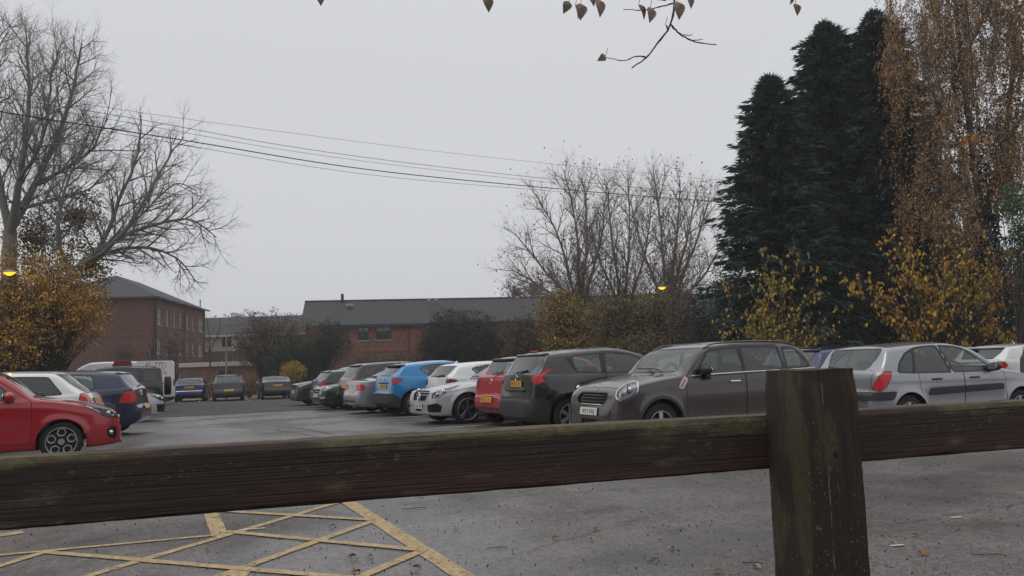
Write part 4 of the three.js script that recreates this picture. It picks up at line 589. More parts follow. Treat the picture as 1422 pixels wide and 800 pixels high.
// leaves spread through a lumpy volume, with stems inside
function shrub(name, label, group, base, blobs, n, size, cols, seed, o = {}) {
  const g = new THREE.Group(), r = rng(seed); g.position.set(...base); const F = new Mesher(), T = new Mesher(), vol = blobs.map((b) => Math.pow(b[3] * b[4] * b[5], 0.67)), tot = vol.reduce((a, b) => a + b, 0), local = blobs.map((b) => [b[0] - base[0], b[1] - base[1], b[2] - base[2], b[3], b[4], b[5]]);
  local.forEach((b, bi) => {
    const m = Math.round(n * vol[bi] / tot), clumps = [];
    for (let k = 0; k < m / (o.clump || 9); k++) { let x, y, z, l; do { x = r() * 2 - 1; y = r() * 2 - 1; z = r() * 2 - 1; l = Math.hypot(x, y, z); } while (l > 1 || l < 0.05); const q = Math.pow(r(), o.shell || 0.45) / l * (0.82 + 0.36 * fbm(x * 2.2 + seed, y * 2.2 + z * 1.7, 3)); clumps.push([b[0] + x * q * b[3], b[1] + y * q * b[4], b[2] + z * q * b[5]]); }
    for (const c of clumps) { const cc = vary(r, cols); const tone = 0.75 + 0.5 * r(); for (let k = 0; k < (o.clump || 9); k++) { const s = size * (o.spread || 2.2), x = c[0] + (r() + r() - 1) * s, y = c[1] + (r() + r() - 1) * s * 0.7, z = c[2] + (r() + r() - 1) * s; const v = r() < 0.7 ? cc : vary(r, cols); F.leaf(x, y, z, r() - 0.5, (o.droop ?? -0.25) + (r() - 0.5) * 0.8, r() - 0.5, size * (0.6 + 0.8 * r()), size * (o.w || 0.6), r, v.map((t) => t * tone)); } if (r() < (o.stems ?? 0.3)) { const s = [b[0] * 0.25 + (r() - 0.5) * 0.3, Math.max(0, c[1] * 0.2), b[2] * 0.25 + (r() - 0.5) * 0.3]; T.tube([s, [lerp(s[0], c[0], 0.5), lerp(s[1], c[1], 0.6), lerp(s[2], c[2], 0.5)], c], [o.stem || 0.025, (o.stem || 0.025) * 0.6, 0.006], 4); } }
  });
  T.tube([[0, 0, 0], [0.05, 0.5, 0], [0.1, 1.1, 0.05]], [0.09, 0.07, 0.04], 6);
  part(g, 'stems', T.geo(), bark(o.bark || [0.05, 0.042, 0.036])); const f = part(g, 'foliage', F.geo(), leafMat); f.userData.kind = 'stuff';
  return add(g, name, label, o.cat || 'shrub', group);
}
function conifer(label, base, H, R, seed, n, lean = [0, 0]) {
  const g = new THREE.Group(), r = rng(seed), F = new Mesher(), T = new Mesher(); g.position.set(...base);
  const axis = (h) => [lean[0] * h / H + 0.1 * Math.sin(h * 0.6 + seed), h, lean[1] * h / H]; const ap = []; for (let i = 0; i <= 20; i++) ap.push(axis(H * 0.985 * i / 20)); T.tube(ap, ap.map((_, i) => 0.2 * (1 - i / 20) + 0.012), 7);
  const nb = n; const greens = [[0.018, 0.048, 0.04], [0.028, 0.062, 0.048], [0.014, 0.038, 0.034], [0.036, 0.068, 0.048], [0.046, 0.056, 0.036]];
  for (let k = 0; k < nb; k++) {
    const t = Math.pow(r(), 0.85), h = 0.2 + t * (H - 0.25), lump = 0.86 + 0.34 * fbm(h * 0.9 + seed, Math.floor(r() * 5) * 7.3, 2), prof = R * (Math.min(Math.pow(1 - h / H, 0.6), (1 - h / H) * 2.6) * lump + 0.01), az = r() * 6.283, plume = r() < 0.2, len = prof * (0.58 + 0.5 * r() * r() + 0.15 * r() + (plume ? 0.3 : 0)), rise = 0.3 + 0.4 * r() + 0.9 * sstep(0.86, 1, h / H);
    const a = axis(h); let d = V(Math.cos(az), rise, Math.sin(az)).normalize(); const pts = [a]; const m = 5; for (let j = 1; j <= m; j++) { d.y += (j < 3 ? 0.06 : -0.22) + (r() - 0.5) * 0.1; d.x += (r() - 0.5) * 0.18; d.z += (r() - 0.5) * 0.18; d.normalize(); const e = pts[j - 1]; pts.push([e[0] + d.x * len / m, e[1] + d.y * len / m, e[2] + d.z * len / m]); }
    T.tube(pts, pts.map((_, j) => 0.022 * (1 - j / (m + 0.3))), 3);
    const cc = greens[Math.floor(r() * 5)], tone = 0.7 + 0.6 * r(), cnt = Math.round(12 + 35 * len / 2.2);
    for (let q = 0; q < cnt; q++) { const s = (1 - Math.pow(r(), 1.7) * 0.75) * m * 0.999, i = Math.floor(s), f = s - i, e = pts[i], b = pts[i + 1], dx = b[0] - e[0], dy = b[1] - e[1], dz = b[2] - e[2], l = Math.hypot(dx, dy, dz); const sp = (0.1 + 0.13 * len) * (plume ? 0.75 : 1) * (1.25 - 0.75 * s / m); F.leaf(lerp(e[0], b[0], f) + (r() - 0.5) * sp, lerp(e[1], b[1], f) + (r() - 0.5) * sp * 0.7, lerp(e[2], b[2], f) + (r() - 0.5) * sp, dx / l + (r() - 0.5) * 1.3, dy / l - 0.15 + (r() - 0.5) * 0.7, dz / l + (r() - 0.5) * 1.3, 0.18 + 0.26 * r(), 0.045 + 0.045 * r(), r, cc.map((v) => v * tone * (0.75 + 0.5 * r()))); }
  }
  part(g, 'trunk', T.geo(), bark([0.04, 0.03, 0.025])); const c = part(g, 'crown', F.geo(), needleMat); c.userData.kind = 'stuff';
  return add(g, 'conifer', label, 'tree', 'tall conifers behind the hedge');
}
const gy0 = (x, y, z) => [x, groundY(-z) - 0.05, z], PW = (x, y, z, dz = 0) => [x, y, z + dz];
const greyBark = [0.18, 0.168, 0.152];
{ // the big bare tree and its lower neighbour on the left
  const twigs = [{ per: 2.3, start: 0.12, ang: [0.45, 0.95], len: [1.6, 3.6], taper: 0.45, r: 0.045, seg: 5, wob: 0.34, up: 0.07, sides: 5 }, { per: 2.9, start: 0.12, ang: [0.4, 0.9], len: [0.7, 1.8], taper: 0.4, r: 0.018, seg: 4, wob: 0.4, up: 0.06, sides: 4 }, { per: 5.4, start: 0.08, ang: [0.35, 0.9], len: [0.4, 1.05], taper: 0.3, r: 0.012, seg: 3, wob: 0.45, up: 0.05, sides: 3 }, { per: 6.5, start: 0.1, ang: [0.35, 0.9], len: [0.18, 0.5], taper: 0.2, r: 0.008, seg: 2, wob: 0.4, up: 0.05, sides: 3 }];
  const b = gy0(-21.731, 0.905, -34);
  bareTree('bare_tree', 'tall bare tree with wide forking limbs rising above the copper shrub', 'bare winter trees', b, [
    { p: [b, [-21.769, 4.296, -34], [-21.745, 7.749, -34]], r: [0.36, 0.27], bare: true },
    { p: [[-21.736, 7.432, -34], [-20.8, 9.717, -33], [-20.456, 12.848, -33], [-20.657, 15.731, -33]], r: [0.2, 0.04] }, { p: [[-21.74, 7.59, -34], [-20.973, 9.912, -34.5], [-20.292, 12.33, -35], [-19.685, 14.495, -35], [-19.394, 16.319, -35]], r: [0.19, 0.035] },
    { p: [[-21.767, 7.433, -34], [-22.47, 10.971, -34], [-23.508, 14.957, -35], [-23.252, 17.334, -35]], r: [0.19, 0.04] }, { p: [[-20.973, 9.912, -34.5], [-19.422, 10.39, -34], [-17.704, 11.025, -33], [-17.049, 12.264, -33]], r: [0.1, 0.025] }, { p: [[-20.8, 9.717, -33], [-18.906, 11.097, -31.5], [-18.367, 13.017, -31], [-18.11, 14.512, -31]], r: [0.09, 0.025] }, { p: [[-21.269, 8.688, -34], [-20.867, 9.576, -36], [-19.914, 10.21, -37], [-19.073, 11.126, -37]], r: [0.09, 0.025] },
  ], twigs, greyBark, 11);
  const b2 = gy0(-19.539, 0.868, -33);
  bareTree('bare_tree', 'spreading bare tree whose branches fan out over the red brick block', 'bare winter trees', b2, [
    { p: [b2, [-19.169, 4.146, -33], [-18.332, 5.879, -33]], r: [0.24, 0.17], bare: true },
    { p: [[-18.448, 5.639, -33], [-17.259, 6.823, -33], [-16.529, 8.649, -33], [-15.794, 10.65, -33], [-15.63, 12.218, -33]], r: [0.13, 0.025] }, { p: [[-18.332, 5.879, -33], [-16.439, 6.498, -32], [-14.9, 7.991, -31.5], [-13.901, 9.888, -31.5], [-13.178, 10.913, -31.5]], r: [0.12, 0.02] },
    { p: [[-18.153, 5.995, -33], [-16.505, 7.106, -33], [-15.219, 7.707, -33.5], [-13.88, 7.975, -34], [-12.779, 7.148, -34]], r: [0.12, 0.02] }, { p: [[-18.332, 5.879, -33], [-17.152, 6.718, -34], [-15.59, 6.763, -34], [-14.335, 6.188, -34], [-13.642, 5.225, -34]], r: [0.1, 0.02] }, { p: [[-16.505, 7.106, -33], [-15.768, 8.512, -34], [-14.949, 9.835, -35], [-14.071, 9.477, -35]], r: [0.07, 0.018] }, { p: [[-18.506, 5.519, -33], [-18.517, 7.308, -32], [-18.121, 9.396, -32], [-17.409, 10.89, -32]], r: [0.11, 0.025] },
  ], twigs.map((q, i) => ({ ...q, per: q.per * [1.25, 1.05, 1, 1][i], len: [q.len[0] * 0.75, q.len[1] * 0.75] })), greyBark, 23);
}
{ // the leafless multi-stemmed trees before the long building
  const lv = [{ per: 1.9, start: 0.2, ang: [0.35, 0.8], len: [1.6, 4.2], taper: 0.55, r: 0.045, seg: 4, wob: 0.26, up: 0.045, sides: 4 }, { per: 3.0, start: 0.12, ang: [0.35, 0.8], len: [0.7, 1.8], taper: 0.4, r: 0.022, seg: 3, wob: 0.3, up: 0.08, sides: 3 }, { per: 3.8, start: 0.12, ang: [0.35, 0.85], len: [0.4, 1.0], r: 0.014, seg: 2, wob: 0.35, up: 0.06, sides: 3 }, { per: 3.0, start: 0.1, ang: [0.35, 0.8], len: [0.25, 0.6], r: 0.01, seg: 1, wob: 0.35, up: 0.06, sides: 3 }];
  const lf = { n: 1, s: 0.17, p: (a, b) => (a[1] < 8.5 ? 0.26 : 0.1) + 0.12 * (fbm(a[0] * 0.5 + 3, a[1] * 0.5, 2) > 0.55), c: [[0.2, 0.1, 0.05], [0.13, 0.09, 0.05], [0.25, 0.13, 0.055], [0.1, 0.075, 0.05]] };
  const tree = (label, px, d, seed, stems) => { const b = px; bareTree('bare_tree', label, 'bare winter trees', b, stems.map((s) => ({ p: [b, ...s], r: [0.15, 0.03], n: 16 })), lv, [0.19, 0.16, 0.13], seed, lf); };
  tree('bare many stemmed tree with thin leaves leaning over the slate roof end', gy0(4.237, 0.461, -52), 52, 31, [[[4.168, 4.702, -52], [3.161, 9.522, -52], [1.828, 12.478, -52]], [[3.978, 4.708, -52], [1.957, 7.512, -51], [0.345, 9.689, -51]], [[4.423, 5.169, -52], [4.457, 10.134, -53], [3.835, 14.327, -53]], [[4.565, 5.164, -52], [5.07, 9.461, -52], [5.073, 13.108, -52]], [[4.149, 4.228, -52], [1.653, 6.548, -53], [-0.103, 7.725, -53]], [[4.754, 5.159, -52], [5.909, 9.275, -51], [6.374, 12.5, -51]]]);
  tree('bare many stemmed tree standing in the middle of the leafless clump', gy0(7.472, 0.332, -54), 54, 37, [[[7.374, 4.737, -54], [6.999, 9.72, -54], [6.775, 13.768, -54]], [[7.669, 4.728, -54], [8.34, 9.838, -55], [8.437, 14.209, -55]], [[7.963, 4.718, -54], [9.06, 8.512, -53], [9.663, 11.947, -53]], [[7.276, 4.74, -54], [5.933, 8.121, -53], [5.207, 10.603, -53]]]);
  tree('bare many stemmed tree behind the lit street lamp', gy0(9.716, 0.317, -50), 50, 43, [[[9.715, 4.848, -50], [9.623, 9.461, -50], [9.349, 13.311, -50]], [[9.943, 4.841, -50], [10.822, 9.119, -51], [11.252, 12.92, -51]], [[10.307, 4.829, -50], [11.731, 8.466, -50], [12.813, 11.461, -50]], [[9.397, 4.858, -50], [8.129, 8.43, -49], [7.624, 11.185, -49]], [[10.375, 4.371, -50], [12.564, 6.706, -51], [13.755, 8.789, -51]], [[10.125, 4.835, -50], [11.071, 8.791, -49], [11.822, 11.879, -49]]]);
}
conifer('shorter tall conifer leaning out at the end of the conifer group', gy0(10.615, 12.827, -31), 12.6, 3.1, 51, 1450, [-0.1, 0]);
conifer('broad tall conifer in the middle of the conifer group', gy0(13.8, 15.738, -33), 15.6, 4.2, 57, 2000, [0.05, 0]);
conifer('highest conifer of the group standing beside the copper birch', gy0(15.439, 15.767, -32), 15.6, 3.5, 63, 1850, [0.05, 0]);
{ // weeping birch with copper leaves and ivy on the trunk
  const b = gy0(17.332, 1.409, -29), g = new THREE.Group(), r = rng(77), T = new Mesher(), C = new Mesher(), F = new Mesher(), I = new Mesher(); g.position.set(...b);
  const rel = (q) => q.map((p) => [p[0] - b[0], p[1] - b[1], p[2] - b[2]]);
  const limbs = [{ p: [b, [17.459, 4.048, -29], [17.436, 6.197, -29]], r: [0.2, 0.16] }, { p: [[17.436, 6.197, -29], [17.352, 8.927, -29], [17.209, 11.988, -29], [17.248, 15.677, -29], [17.63, 18.563, -29]], r: [0.15, 0.03] }, { p: [[17.465, 5.926, -29], [18.454, 8.616, -29], [19.187, 11.924, -29], [19.633, 15.599, -29]], r: [0.14, 0.03] }, { p: [[17.394, 7.556, -29], [16.276, 9.634, -28.5], [15.341, 11.12, -28], [15.031, 12.486, -28]], r: [0.07, 0.02] }, { p: [[17.406, 6.468, -29], [16.343, 8.136, -29], [15.483, 9.124, -29]], r: [0.06, 0.02] }, { p: [[17.272, 11.146, -29], [17.081, 13.838, -30], [16.599, 15.917, -30]], r: [0.06, 0.02] }, { p: [[18.559, 8.888, -29], [19.949, 10.781, -29], [20.921, 12.429, -29]], r: [0.07, 0.02] }, { p: [[17.209, 11.988, -29], [17.723, 13.766, -28], [18.158, 15.687, -28]], r: [0.06, 0.02] }, { p: [[17.471, 5.386, -29], [15.906, 6.319, -28], [15.117, 7.078, -28]], r: [0.05, 0.02] }];
  const lv = [{ per: 3.6, start: 0.12, ang: [0.5, 1.1], len: [0.9, 2.4], taper: 0.3, r: 0.022, seg: 5, wob: 0.25, up: -0.1, sides: 4 }, { per: 7, start: 0.15, ang: [0.4, 0.9], len: [0.8, 2.0], r: 0.008, seg: 5, wob: 0.16, up: -0.42, sides: 3 }], tips = [];
  const cop = [[0.32, 0.175, 0.075], [0.38, 0.215, 0.085], [0.25, 0.135, 0.06], [0.42, 0.25, 0.09], [0.2, 0.125, 0.065]];
  for (const L of limbs) { const pts = smooth(rel(L.p), 14), ra = pts.map((_, i) => lerp(L.r[0], L.r[1], i / 14)); T.tube(pts, ra, 8); if (L !== limbs[0]) branches(C, r, pts, L.r[0], L.r[1], lv, 0, tips);
    if (L.r[0] > 0.1) pts.forEach((p, i) => { const a = pts[Math.min(i + 1, 14)], thin = L === limbs[0] ? 1 : Math.max(0.15, 1 - i / 12); for (let k = 0; k < 330 * thin; k++) { const f = r(), an = r() * 6.28, q = (0.12 + ra[i] + 0.28 * r() * thin); I.leaf(lerp(p[0], a[0], f) + Math.cos(an) * q, lerp(p[1], a[1], f), lerp(p[2], a[2], f) + Math.sin(an) * q, Math.cos(an) * 0.5, -0.6, Math.sin(an) * 0.5, 0.07 + 0.06 * r(), 0.08, r, vary(r, [[0.03, 0.032, 0.02], [0.02, 0.03, 0.016], [0.045, 0.035, 0.022]])); } }); }
  for (const t of tips) { const dens = fbm(t[0][0] * 0.55 + 5, t[0][1] * 0.45, 3) > 0.45 ? 22 : 8; for (let k = 0; k < dens; k++) { const q = t[1 + Math.floor(r() * (t.length - 1.01))]; F.leaf(q[0] + (r() - 0.5) * 0.12, q[1] + (r() - 0.5) * 0.2, q[2] + (r() - 0.5) * 0.12, (r() - 0.5) * 0.8, -0.7, (r() - 0.5) * 0.8, 0.055 + 0.05 * r(), 0.05, r, vary(r, cop)); } }
  let bx = 0, bz = 0, bt = 0, skip = false;
  for (let k = 0; k < 3200; k++) {                                // hanging strands through the whole crown
    if (k % 7 === 0) { const s = Math.pow(r(), 0.5), a = r() * 6.283, cx = 17.0 - b[0]; bt = 3.6 + 12.5 * r(); const wide = bt < 6 ? 1.9 : bt < 11 ? 2.7 : 2.5; bx = cx + Math.cos(a) * s * wide + (bt < 6 ? -0.35 : 0); bz = -29 - b[2] + Math.sin(a) * s * 1.7; skip = fbm(bx * 0.75 + 11, (bt - b[1]) * 0.6 + 2, 3) < 0.475; }
    if (skip) continue; const x = bx + (r() + r() - 1) * 0.24, z = bz + (r() + r() - 1) * 0.24, y = bt - b[1] - 0.35 * r(); const len = 0.7 + 1.5 * r(), pts = [[x, y, z], [x + (r() - 0.5) * 0.3, y - len * 0.5, z + (r() - 0.5) * 0.2], [x + (r() - 0.5) * 0.5, y - len, z + (r() - 0.5) * 0.3]]; C.tube(pts, [0.007, 0.005, 0.003], 3);
    for (let q = 0; q < 25; q++) { const t = r(), i = t < 0.5 ? 0 : 1, f = t * 2 - i, e = pts[i], h = pts[i + 1]; F.leaf(lerp(e[0], h[0], f) + (r() - 0.5) * 0.22, lerp(e[1], h[1], f), lerp(e[2], h[2], f) + (r() - 0.5) * 0.22, (r() - 0.5) * 0.8, -0.7, (r() - 0.5) * 0.8, 0.055 + 0.05 * r(), 0.05, r, vary(r, cop)); }
  }
  part(g, 'trunk', T.geo(), bark([0.12, 0.11, 0.1])); part(g, 'crown', C.geo(), bark([0.05, 0.04, 0.034])).userData.kind = 'stuff'; part(g, 'leaves', F.geo(), leafMat).userData.kind = 'stuff'; part(g, 'ivy', I.geo(), leafMat).userData.kind = 'stuff';
  add(g, 'birch_tree', 'weeping birch with copper leaves and ivy clad trunk beside the conifers', 'tree');
}
const COP = [[0.38, 0.18, 0.026], [0.46, 0.23, 0.03], [0.26, 0.13, 0.03], [0.52, 0.28, 0.036], [0.17, 0.1, 0.03]], OCH = [[0.42, 0.27, 0.03], [0.34, 0.22, 0.035], [0.48, 0.32, 0.035], [0.24, 0.18, 0.035]], ORG = [[0.46, 0.2, 0.024], [0.54, 0.26, 0.025], [0.38, 0.16, 0.022], [0.5, 0.31, 0.03]], DKG = [[0.014, 0.024, 0.012], [0.02, 0.032, 0.016], [0.01, 0.018, 0.01]], OLV = [[0.13, 0.105, 0.036], [0.18, 0.13, 0.04], [0.1, 0.09, 0.036], [0.22, 0.145, 0.04]], BRN = [[0.1, 0.07, 0.048], [0.13, 0.085, 0.055], [0.08, 0.06, 0.046]], GRN = [[0.03, 0.055, 0.02], [0.04, 0.07, 0.024], [0.022, 0.042, 0.018]];
const bl = (x, y, z, a, b, c) => [x, y, z, a, b, c];
shrub('autumn_shrub', 'tall copper and gold hornbeam mass beside the red hatchback', 'autumn shrubs', gy0(-18.306, 0.925, -30), [bl(-18.942, 4.209, -30, 1.8, 2.5, 1.6), bl(-17.351, 4.159, -30, 1.6, 2.3, 1.5), bl(-16.137, 3.792, -30, 0.8, 1.35, 1.2), bl(-18.312, 2.538, -29.5, 1.5, 1.2, 1.5), bl(-19.996, 2.874, -30, 1.4, 2.0, 1.5)], 22000, 0.1, [...COP, OCH[1], OCH[0]], 101, { spread: 2.6, shell: 0.55 });
shrub('autumn_shrub', 'olive brown thinning shrub behind the copper hornbeam under the bare tree', 'autumn shrubs', gy0(-20.99, 0.819, -36), [bl(-21.986, 7.76, -36, 1.8, 2.2, 1.3), bl(-20.016, 8.705, -36, 1.5, 1.7, 1.2), bl(-19.306, 6.34, -36, 1.3, 1.7, 1.2), bl(-21.1, 5.401, -36, 2.0, 2.0, 1.3)], 9000, 0.14, OLV, 103, { spread: 2.8, shell: 0.9, stems: 0.08, stem: 0.02 });
shrub('twiggy_shrub', 'brown twiggy shrub against the red brick block wall', 'twiggy shrubs', gy0(-27.763, 0.147, -64), [bl(-27.506, 3.602, -64, 2.6, 1.9, 1.2), bl(-31.569, 3.149, -64, 2.6, 1.6, 1.2)], 3200, 0.14, BRN, 105, { spread: 3, shell: 0.8 });
shrub('twiggy_shrub', 'russet leafless thicket between the garage and the long building', 'twiggy shrubs', gy0(-18.435, -0.018, -60), [bl(-18.972, 4.224, -60, 2.6, 2.0, 1.6), bl(-16.627, 3.824, -60, 2.0, 1.8, 1.4), bl(-20.063, 3.17, -60, 1.3, 1.5, 1.4)], 10000, 0.13, [...BRN, [0.17, 0.12, 0.085]], 107, { spread: 2.8, shell: 0.7 });
shrub('evergreen_shrub', 'deep green laurel bank left of the visible orange brick wall', 'evergreen shrubs', gy0(-14.167, -0.056, -57), [bl(-14.922, 2.637, -57, 2.0, 1.3, 1.4), bl(-13.001, 3.299, -57, 1.5, 1.6, 1.4), bl(-16.631, 2.072, -57, 1.4, 0.9, 1.2)], 11000, 0.12, [...GRN, ...DKG, [0.05, 0.05, 0.03]], 109, { spread: 2.4 });
shrub('clipped_hedge', 'low olive hedge running in front of the orange brick wall', 'hedges', gy0(-9.495, -0.296, -60), [bl(-11.639, 1.496, -60, 2.2, 0.95, 1.0), bl(-9.193, 1.528, -60, 2.2, 0.95, 1.0), bl(-6.749, 1.452, -60, 2.0, 0.95, 1.0)], 8000, 0.1, [[0.075, 0.075, 0.035], [0.06, 0.06, 0.03], [0.09, 0.08, 0.04]], 111, { spread: 2.4, cat: 'hedge' });
shrub('evergreen_shrub', 'large dark rounded holly in front of the slate roof', 'evergreen shrubs', gy0(-3.877, -0.377, -57), [bl(-3.786, 3.217, -57, 3.0, 2.3, 1.8), bl(-1.223, 2.362, -57, 2.0, 1.7, 1.5), bl(-5.511, 2.497, -57, 1.6, 1.8, 1.5)], 21000, 0.13, [...DKG, [0.03, 0.04, 0.022]], 113, { spread: 2.3, shell: 0.4 });
shrub('evergreen_shrub', 'dull green ivy tangle between the dark holly and golden shrub', 'evergreen shrubs', gy0(0.972, -0.465, -55), [bl(0.589, 3.017, -55, 1.9, 1.8, 1.5), bl(2.059, 2.224, -55, 1.6, 1.4, 1.4)], 9000, 0.12, [...DKG, ...OLV], 115, { spread: 2.6 });
shrub('autumn_shrub', 'golden leaved maple at the foot of the bare trees', 'autumn shrubs', gy0(3.296, -0.348, -49), [bl(3.027, 4.31, -49, 1.8, 1.5, 1.3), bl(3.627, 2.51, -49, 2.0, 1.2, 1.4), bl(5.218, 3.349, -49, 1.5, 1.4, 1.3)], 13000, 0.14, [...OCH, ...OLV, COP[2]], 117, { spread: 2.6 });
shrub('autumn_shrub', 'olive brown shrub below the lit street lamp', 'autumn shrubs', gy0(7.082, -0.34, -45), [bl(5.618, 3.361, -45, 1.8, 2.0, 1.3), bl(7.875, 3.494, -45, 1.9, 2.0, 1.3), bl(9.243, 2.226, -45, 1.6, 1.3, 1.3), bl(6.827, 1.877, -44, 2.0, 1.0, 1.3)], 17000, 0.13, [...OLV, ...BRN, OCH[3]], 119, { spread: 2.6 });
shrub('evergreen_shrub', 'grey green shrub between the street lamp and the conifers', 'evergreen shrubs', gy0(10.204, -0.343, -42), [bl(10, 2.883, -42, 1.6, 1.7, 1.3), bl(11.3, 2.27, -42, 1.5, 1.5, 1.3), bl(11.453, 4.946, -42, 1.1, 1.1, 1.0)], 11000, 0.12, [[0.05, 0.05, 0.028], [0.035, 0.04, 0.022], ...DKG], 121, { spread: 2.5 });
{ // leaves carried on real twigs: a yellow maple and an orange cherry
  const lv = [{ per: 3.2, start: 0.28, ang: [0.35, 0.85], len: [0.5, 1.1], taper: 0.3, r: 0.016, seg: 4, wob: 0.3, up: -0.06, sides: 4 }, { per: 5, start: 0.15, ang: [0.4, 0.95], len: [0.15, 0.42], r: 0.007, seg: 2, wob: 0.35, up: -0.08, sides: 3 }];
  const limb = (b, list) => list.map((p) => ({ p: [b, [lerp(b[0], p[0], 0.25), lerp(b[1], p[1], 0.5), lerp(b[2], p[2], 0.5)], [lerp(b[0], p[0], 0.65), lerp(b[1], p[1], 0.86), p[2]], p], r: [0.045, 0.01], n: 12 }));
  const b1 = gy0(9.063, 0.166, -27);
  bareTree('maple', 'yellow leaved maple in front of the dark conifers', 'autumn shrubs', b1, limb(b1, [[9.358, 4.774, -27], [8.741, 4.482, -27.3], [7.866, 3.826, -27], [7.377, 3.025, -27], [7.471, 2.339, -26.6], [9.86, 4.482, -26.8], [10.367, 3.598, -27], [10.948, 2.741, -27], [10.559, 2.242, -26.6], [8.847, 3.733, -26.4], [9.333, 3.041, -26.4], [8.118, 2.838, -26.4], [8.74, 2.328, -26.2], [9.855, 2.417, -26.3]]), lv, [0.04, 0.034, 0.028], 223, { n: 13, s: 0.14, droop: true, p: (t) => (fbm(t[0] * 1.6 + 4, t[1] * 1.6, 2) > 0.5 ? 0.62 : 0.1), c: OCH.concat([[0.2, 0.19, 0.03], [0.12, 0.1, 0.03], [0.26, 0.2, 0.03]]) });
  const b2 = gy0(13.686, 0.053, -26);
  bareTree('cherry', 'orange and yellow leaved cherry spreading above the white hatchback', 'autumn shrubs', b2, limb(b2, [[11.374, 3.708, -26], [12.055, 4.886, -26], [12.815, 5.151, -26.3], [13.232, 4.68, -26], [14.29, 4.827, -26.4], [14.895, 4.627, -26], [15.878, 4.957, -26], [16.796, 4.567, -26], [17.3, 3.592, -26], [16.621, 2.765, -25.8], [15.654, 2.5, -25.6], [14.477, 2.35, -25.6], [13.338, 1.871, -25.5], [12.277, 2.784, -25.8], [11.252, 3.217, -25.8], [12.622, 3.932, -25.6], [13.948, 3.644, -25.5], [15.265, 3.378, -25.6], [15.818, 1.835, -25.4], [14.544, 1.76, -25.4]]), lv, [0.04, 0.032, 0.028], 225, { n: 12, s: 0.14, droop: true, p: (t) => (fbm(t[0] * 1.5 + 7, t[1] * 1.9 + 3, 2) > 0.53 ? 0.68 : 0.06), c: ORG.concat(OCH, [[0.3, 0.2, 0.03], [0.1, 0.12, 0.03]]) });
}
shrub('dark_hedge', 'tall dark yew hedge under the birch and conifers', 'hedges', gy0(15.265, -0.091, -29), [bl(13.585, 2.911, -30, 2.0, 2.2, 1.2), bl(15.254, 3.093, -29.5, 2.0, 2.5, 1.2), bl(16.851, 3.137, -29, 2.0, 2.4, 1.2), bl(18.384, 3.178, -28.5, 2.0, 2.5, 1.2), bl(11.341, 2.027, -30, 2.0, 1.2, 1.2), bl(9.464, 1.981, -31, 1.8, 1.2, 1.2)], 36000, 0.11, [...DKG, [0.016, 0.02, 0.012]], 127, { spread: 2.2, shell: 0.4, cat: 'hedge' });
shrub('ivy_bush', 'bright green ivy clump on the trunk at the hedge end', 'evergreen shrubs', gy0(15.113, 0.072, -24), [bl(15.561, 5.652, -24, 0.62, 0.8, 0.5), bl(15.754, 4.641, -24, 0.5, 0.7, 0.5), bl(15.723, 2.655, -24, 0.4, 1.6, 0.4)], 6500, 0.07, GRN.map((c) => c.map((q) => q * 1.7)), 129, { spread: 2.2, stems: 0.04, stem: 0.02 });
shrub('autumn_shrub', 'round yellow shrub beside the black saloon', 'autumn shrubs', gy0(-14.894, -0.307, -53.5), [bl(-14.886, 1.23, -53.5, 0.85, 0.75, 0.7)], 2600, 0.1, OCH, 131, { spread: 2.2 });
shrub('rust_hedge', 'rusty beech hedge between the blue hatchback and grey crossover', 'hedges', gy0(-20.982, -0.136, -54), [bl(-20.985, 0.396, -54, 0.85, 0.75, 0.5)], 1800, 0.1, [[0.2, 0.085, 0.035], [0.25, 0.11, 0.04]], 133, { spread: 2.2, cat: 'hedge' });
shrub('rust_hedge', 'tawny beech hedge between the grey crossover and black saloon', 'hedges', gy0(-18.007, -0.229, -54), [bl(-18.007, 0.497, -54, 0.8, 0.85, 0.5)], 1800, 0.1, [[0.26, 0.14, 0.04], [0.2, 0.1, 0.04]], 135, { spread: 2.2, cat: 'hedge' });
for (const [p, a, h, cols, lab, s] of [[[0.575, 0.086, -88], 1.9, 3, BRN.concat([[0.14, 0.08, 0.05]]), 'pale brown tree crown rising behind the slate roof', 141], [[2.581, 0.05, -86], 1.6, 3.3, [[0.16, 0.08, 0.045], [0.12, 0.07, 0.04]], 'russet tree crown rising behind the slate roof by the bare clump', 143]]) shrub('background_tree', lab, 'trees behind the roofs', gy0(...p), [[p[0], 9.1, p[2], a, 2.0, 1.5], [p[0] + 0.6, 6.0, p[2], a * 1.2, 3.0, 1.5]], 3000, 0.22, cols, s, { spread: 2.6, shell: 0.8, cat: 'tree' });
for (const [p, a, top, cols, lab, s, n] of [[[-38.573, 1.01, -110], 2.0, 9.4, DKG.concat(BRN), 'dark round tree crown behind the distant terrace roof', 145, 4200], [[-36.74, 0.925, -112], 1.2, 9.0, BRN, 'small brown tree crown behind the distant terrace roof', 147, 1500], [[-42.113, 1.093, -112], 0.9, 9.2, BRN, 'slim leafless tree crown beside the dark round one', 149, 1100], [[-29.692, 0.8, -105], 1.6, 8.6, BRN, 'thin leafless tree between the terrace and long slate roof', 151, 900]]) shrub('background_tree', lab, 'trees behind the roofs', gy0(...p), [[p[0], top - 1.2, p[2], a, 1.4, 1.2], [p[0], top - 3.6, p[2], a * 1.1, 2.2, 1.2]], n, 0.24, cols.map((c) => c.map((q) => q * 1.2)), s, { spread: 2.2, shell: 0.7, cat: 'tree' });
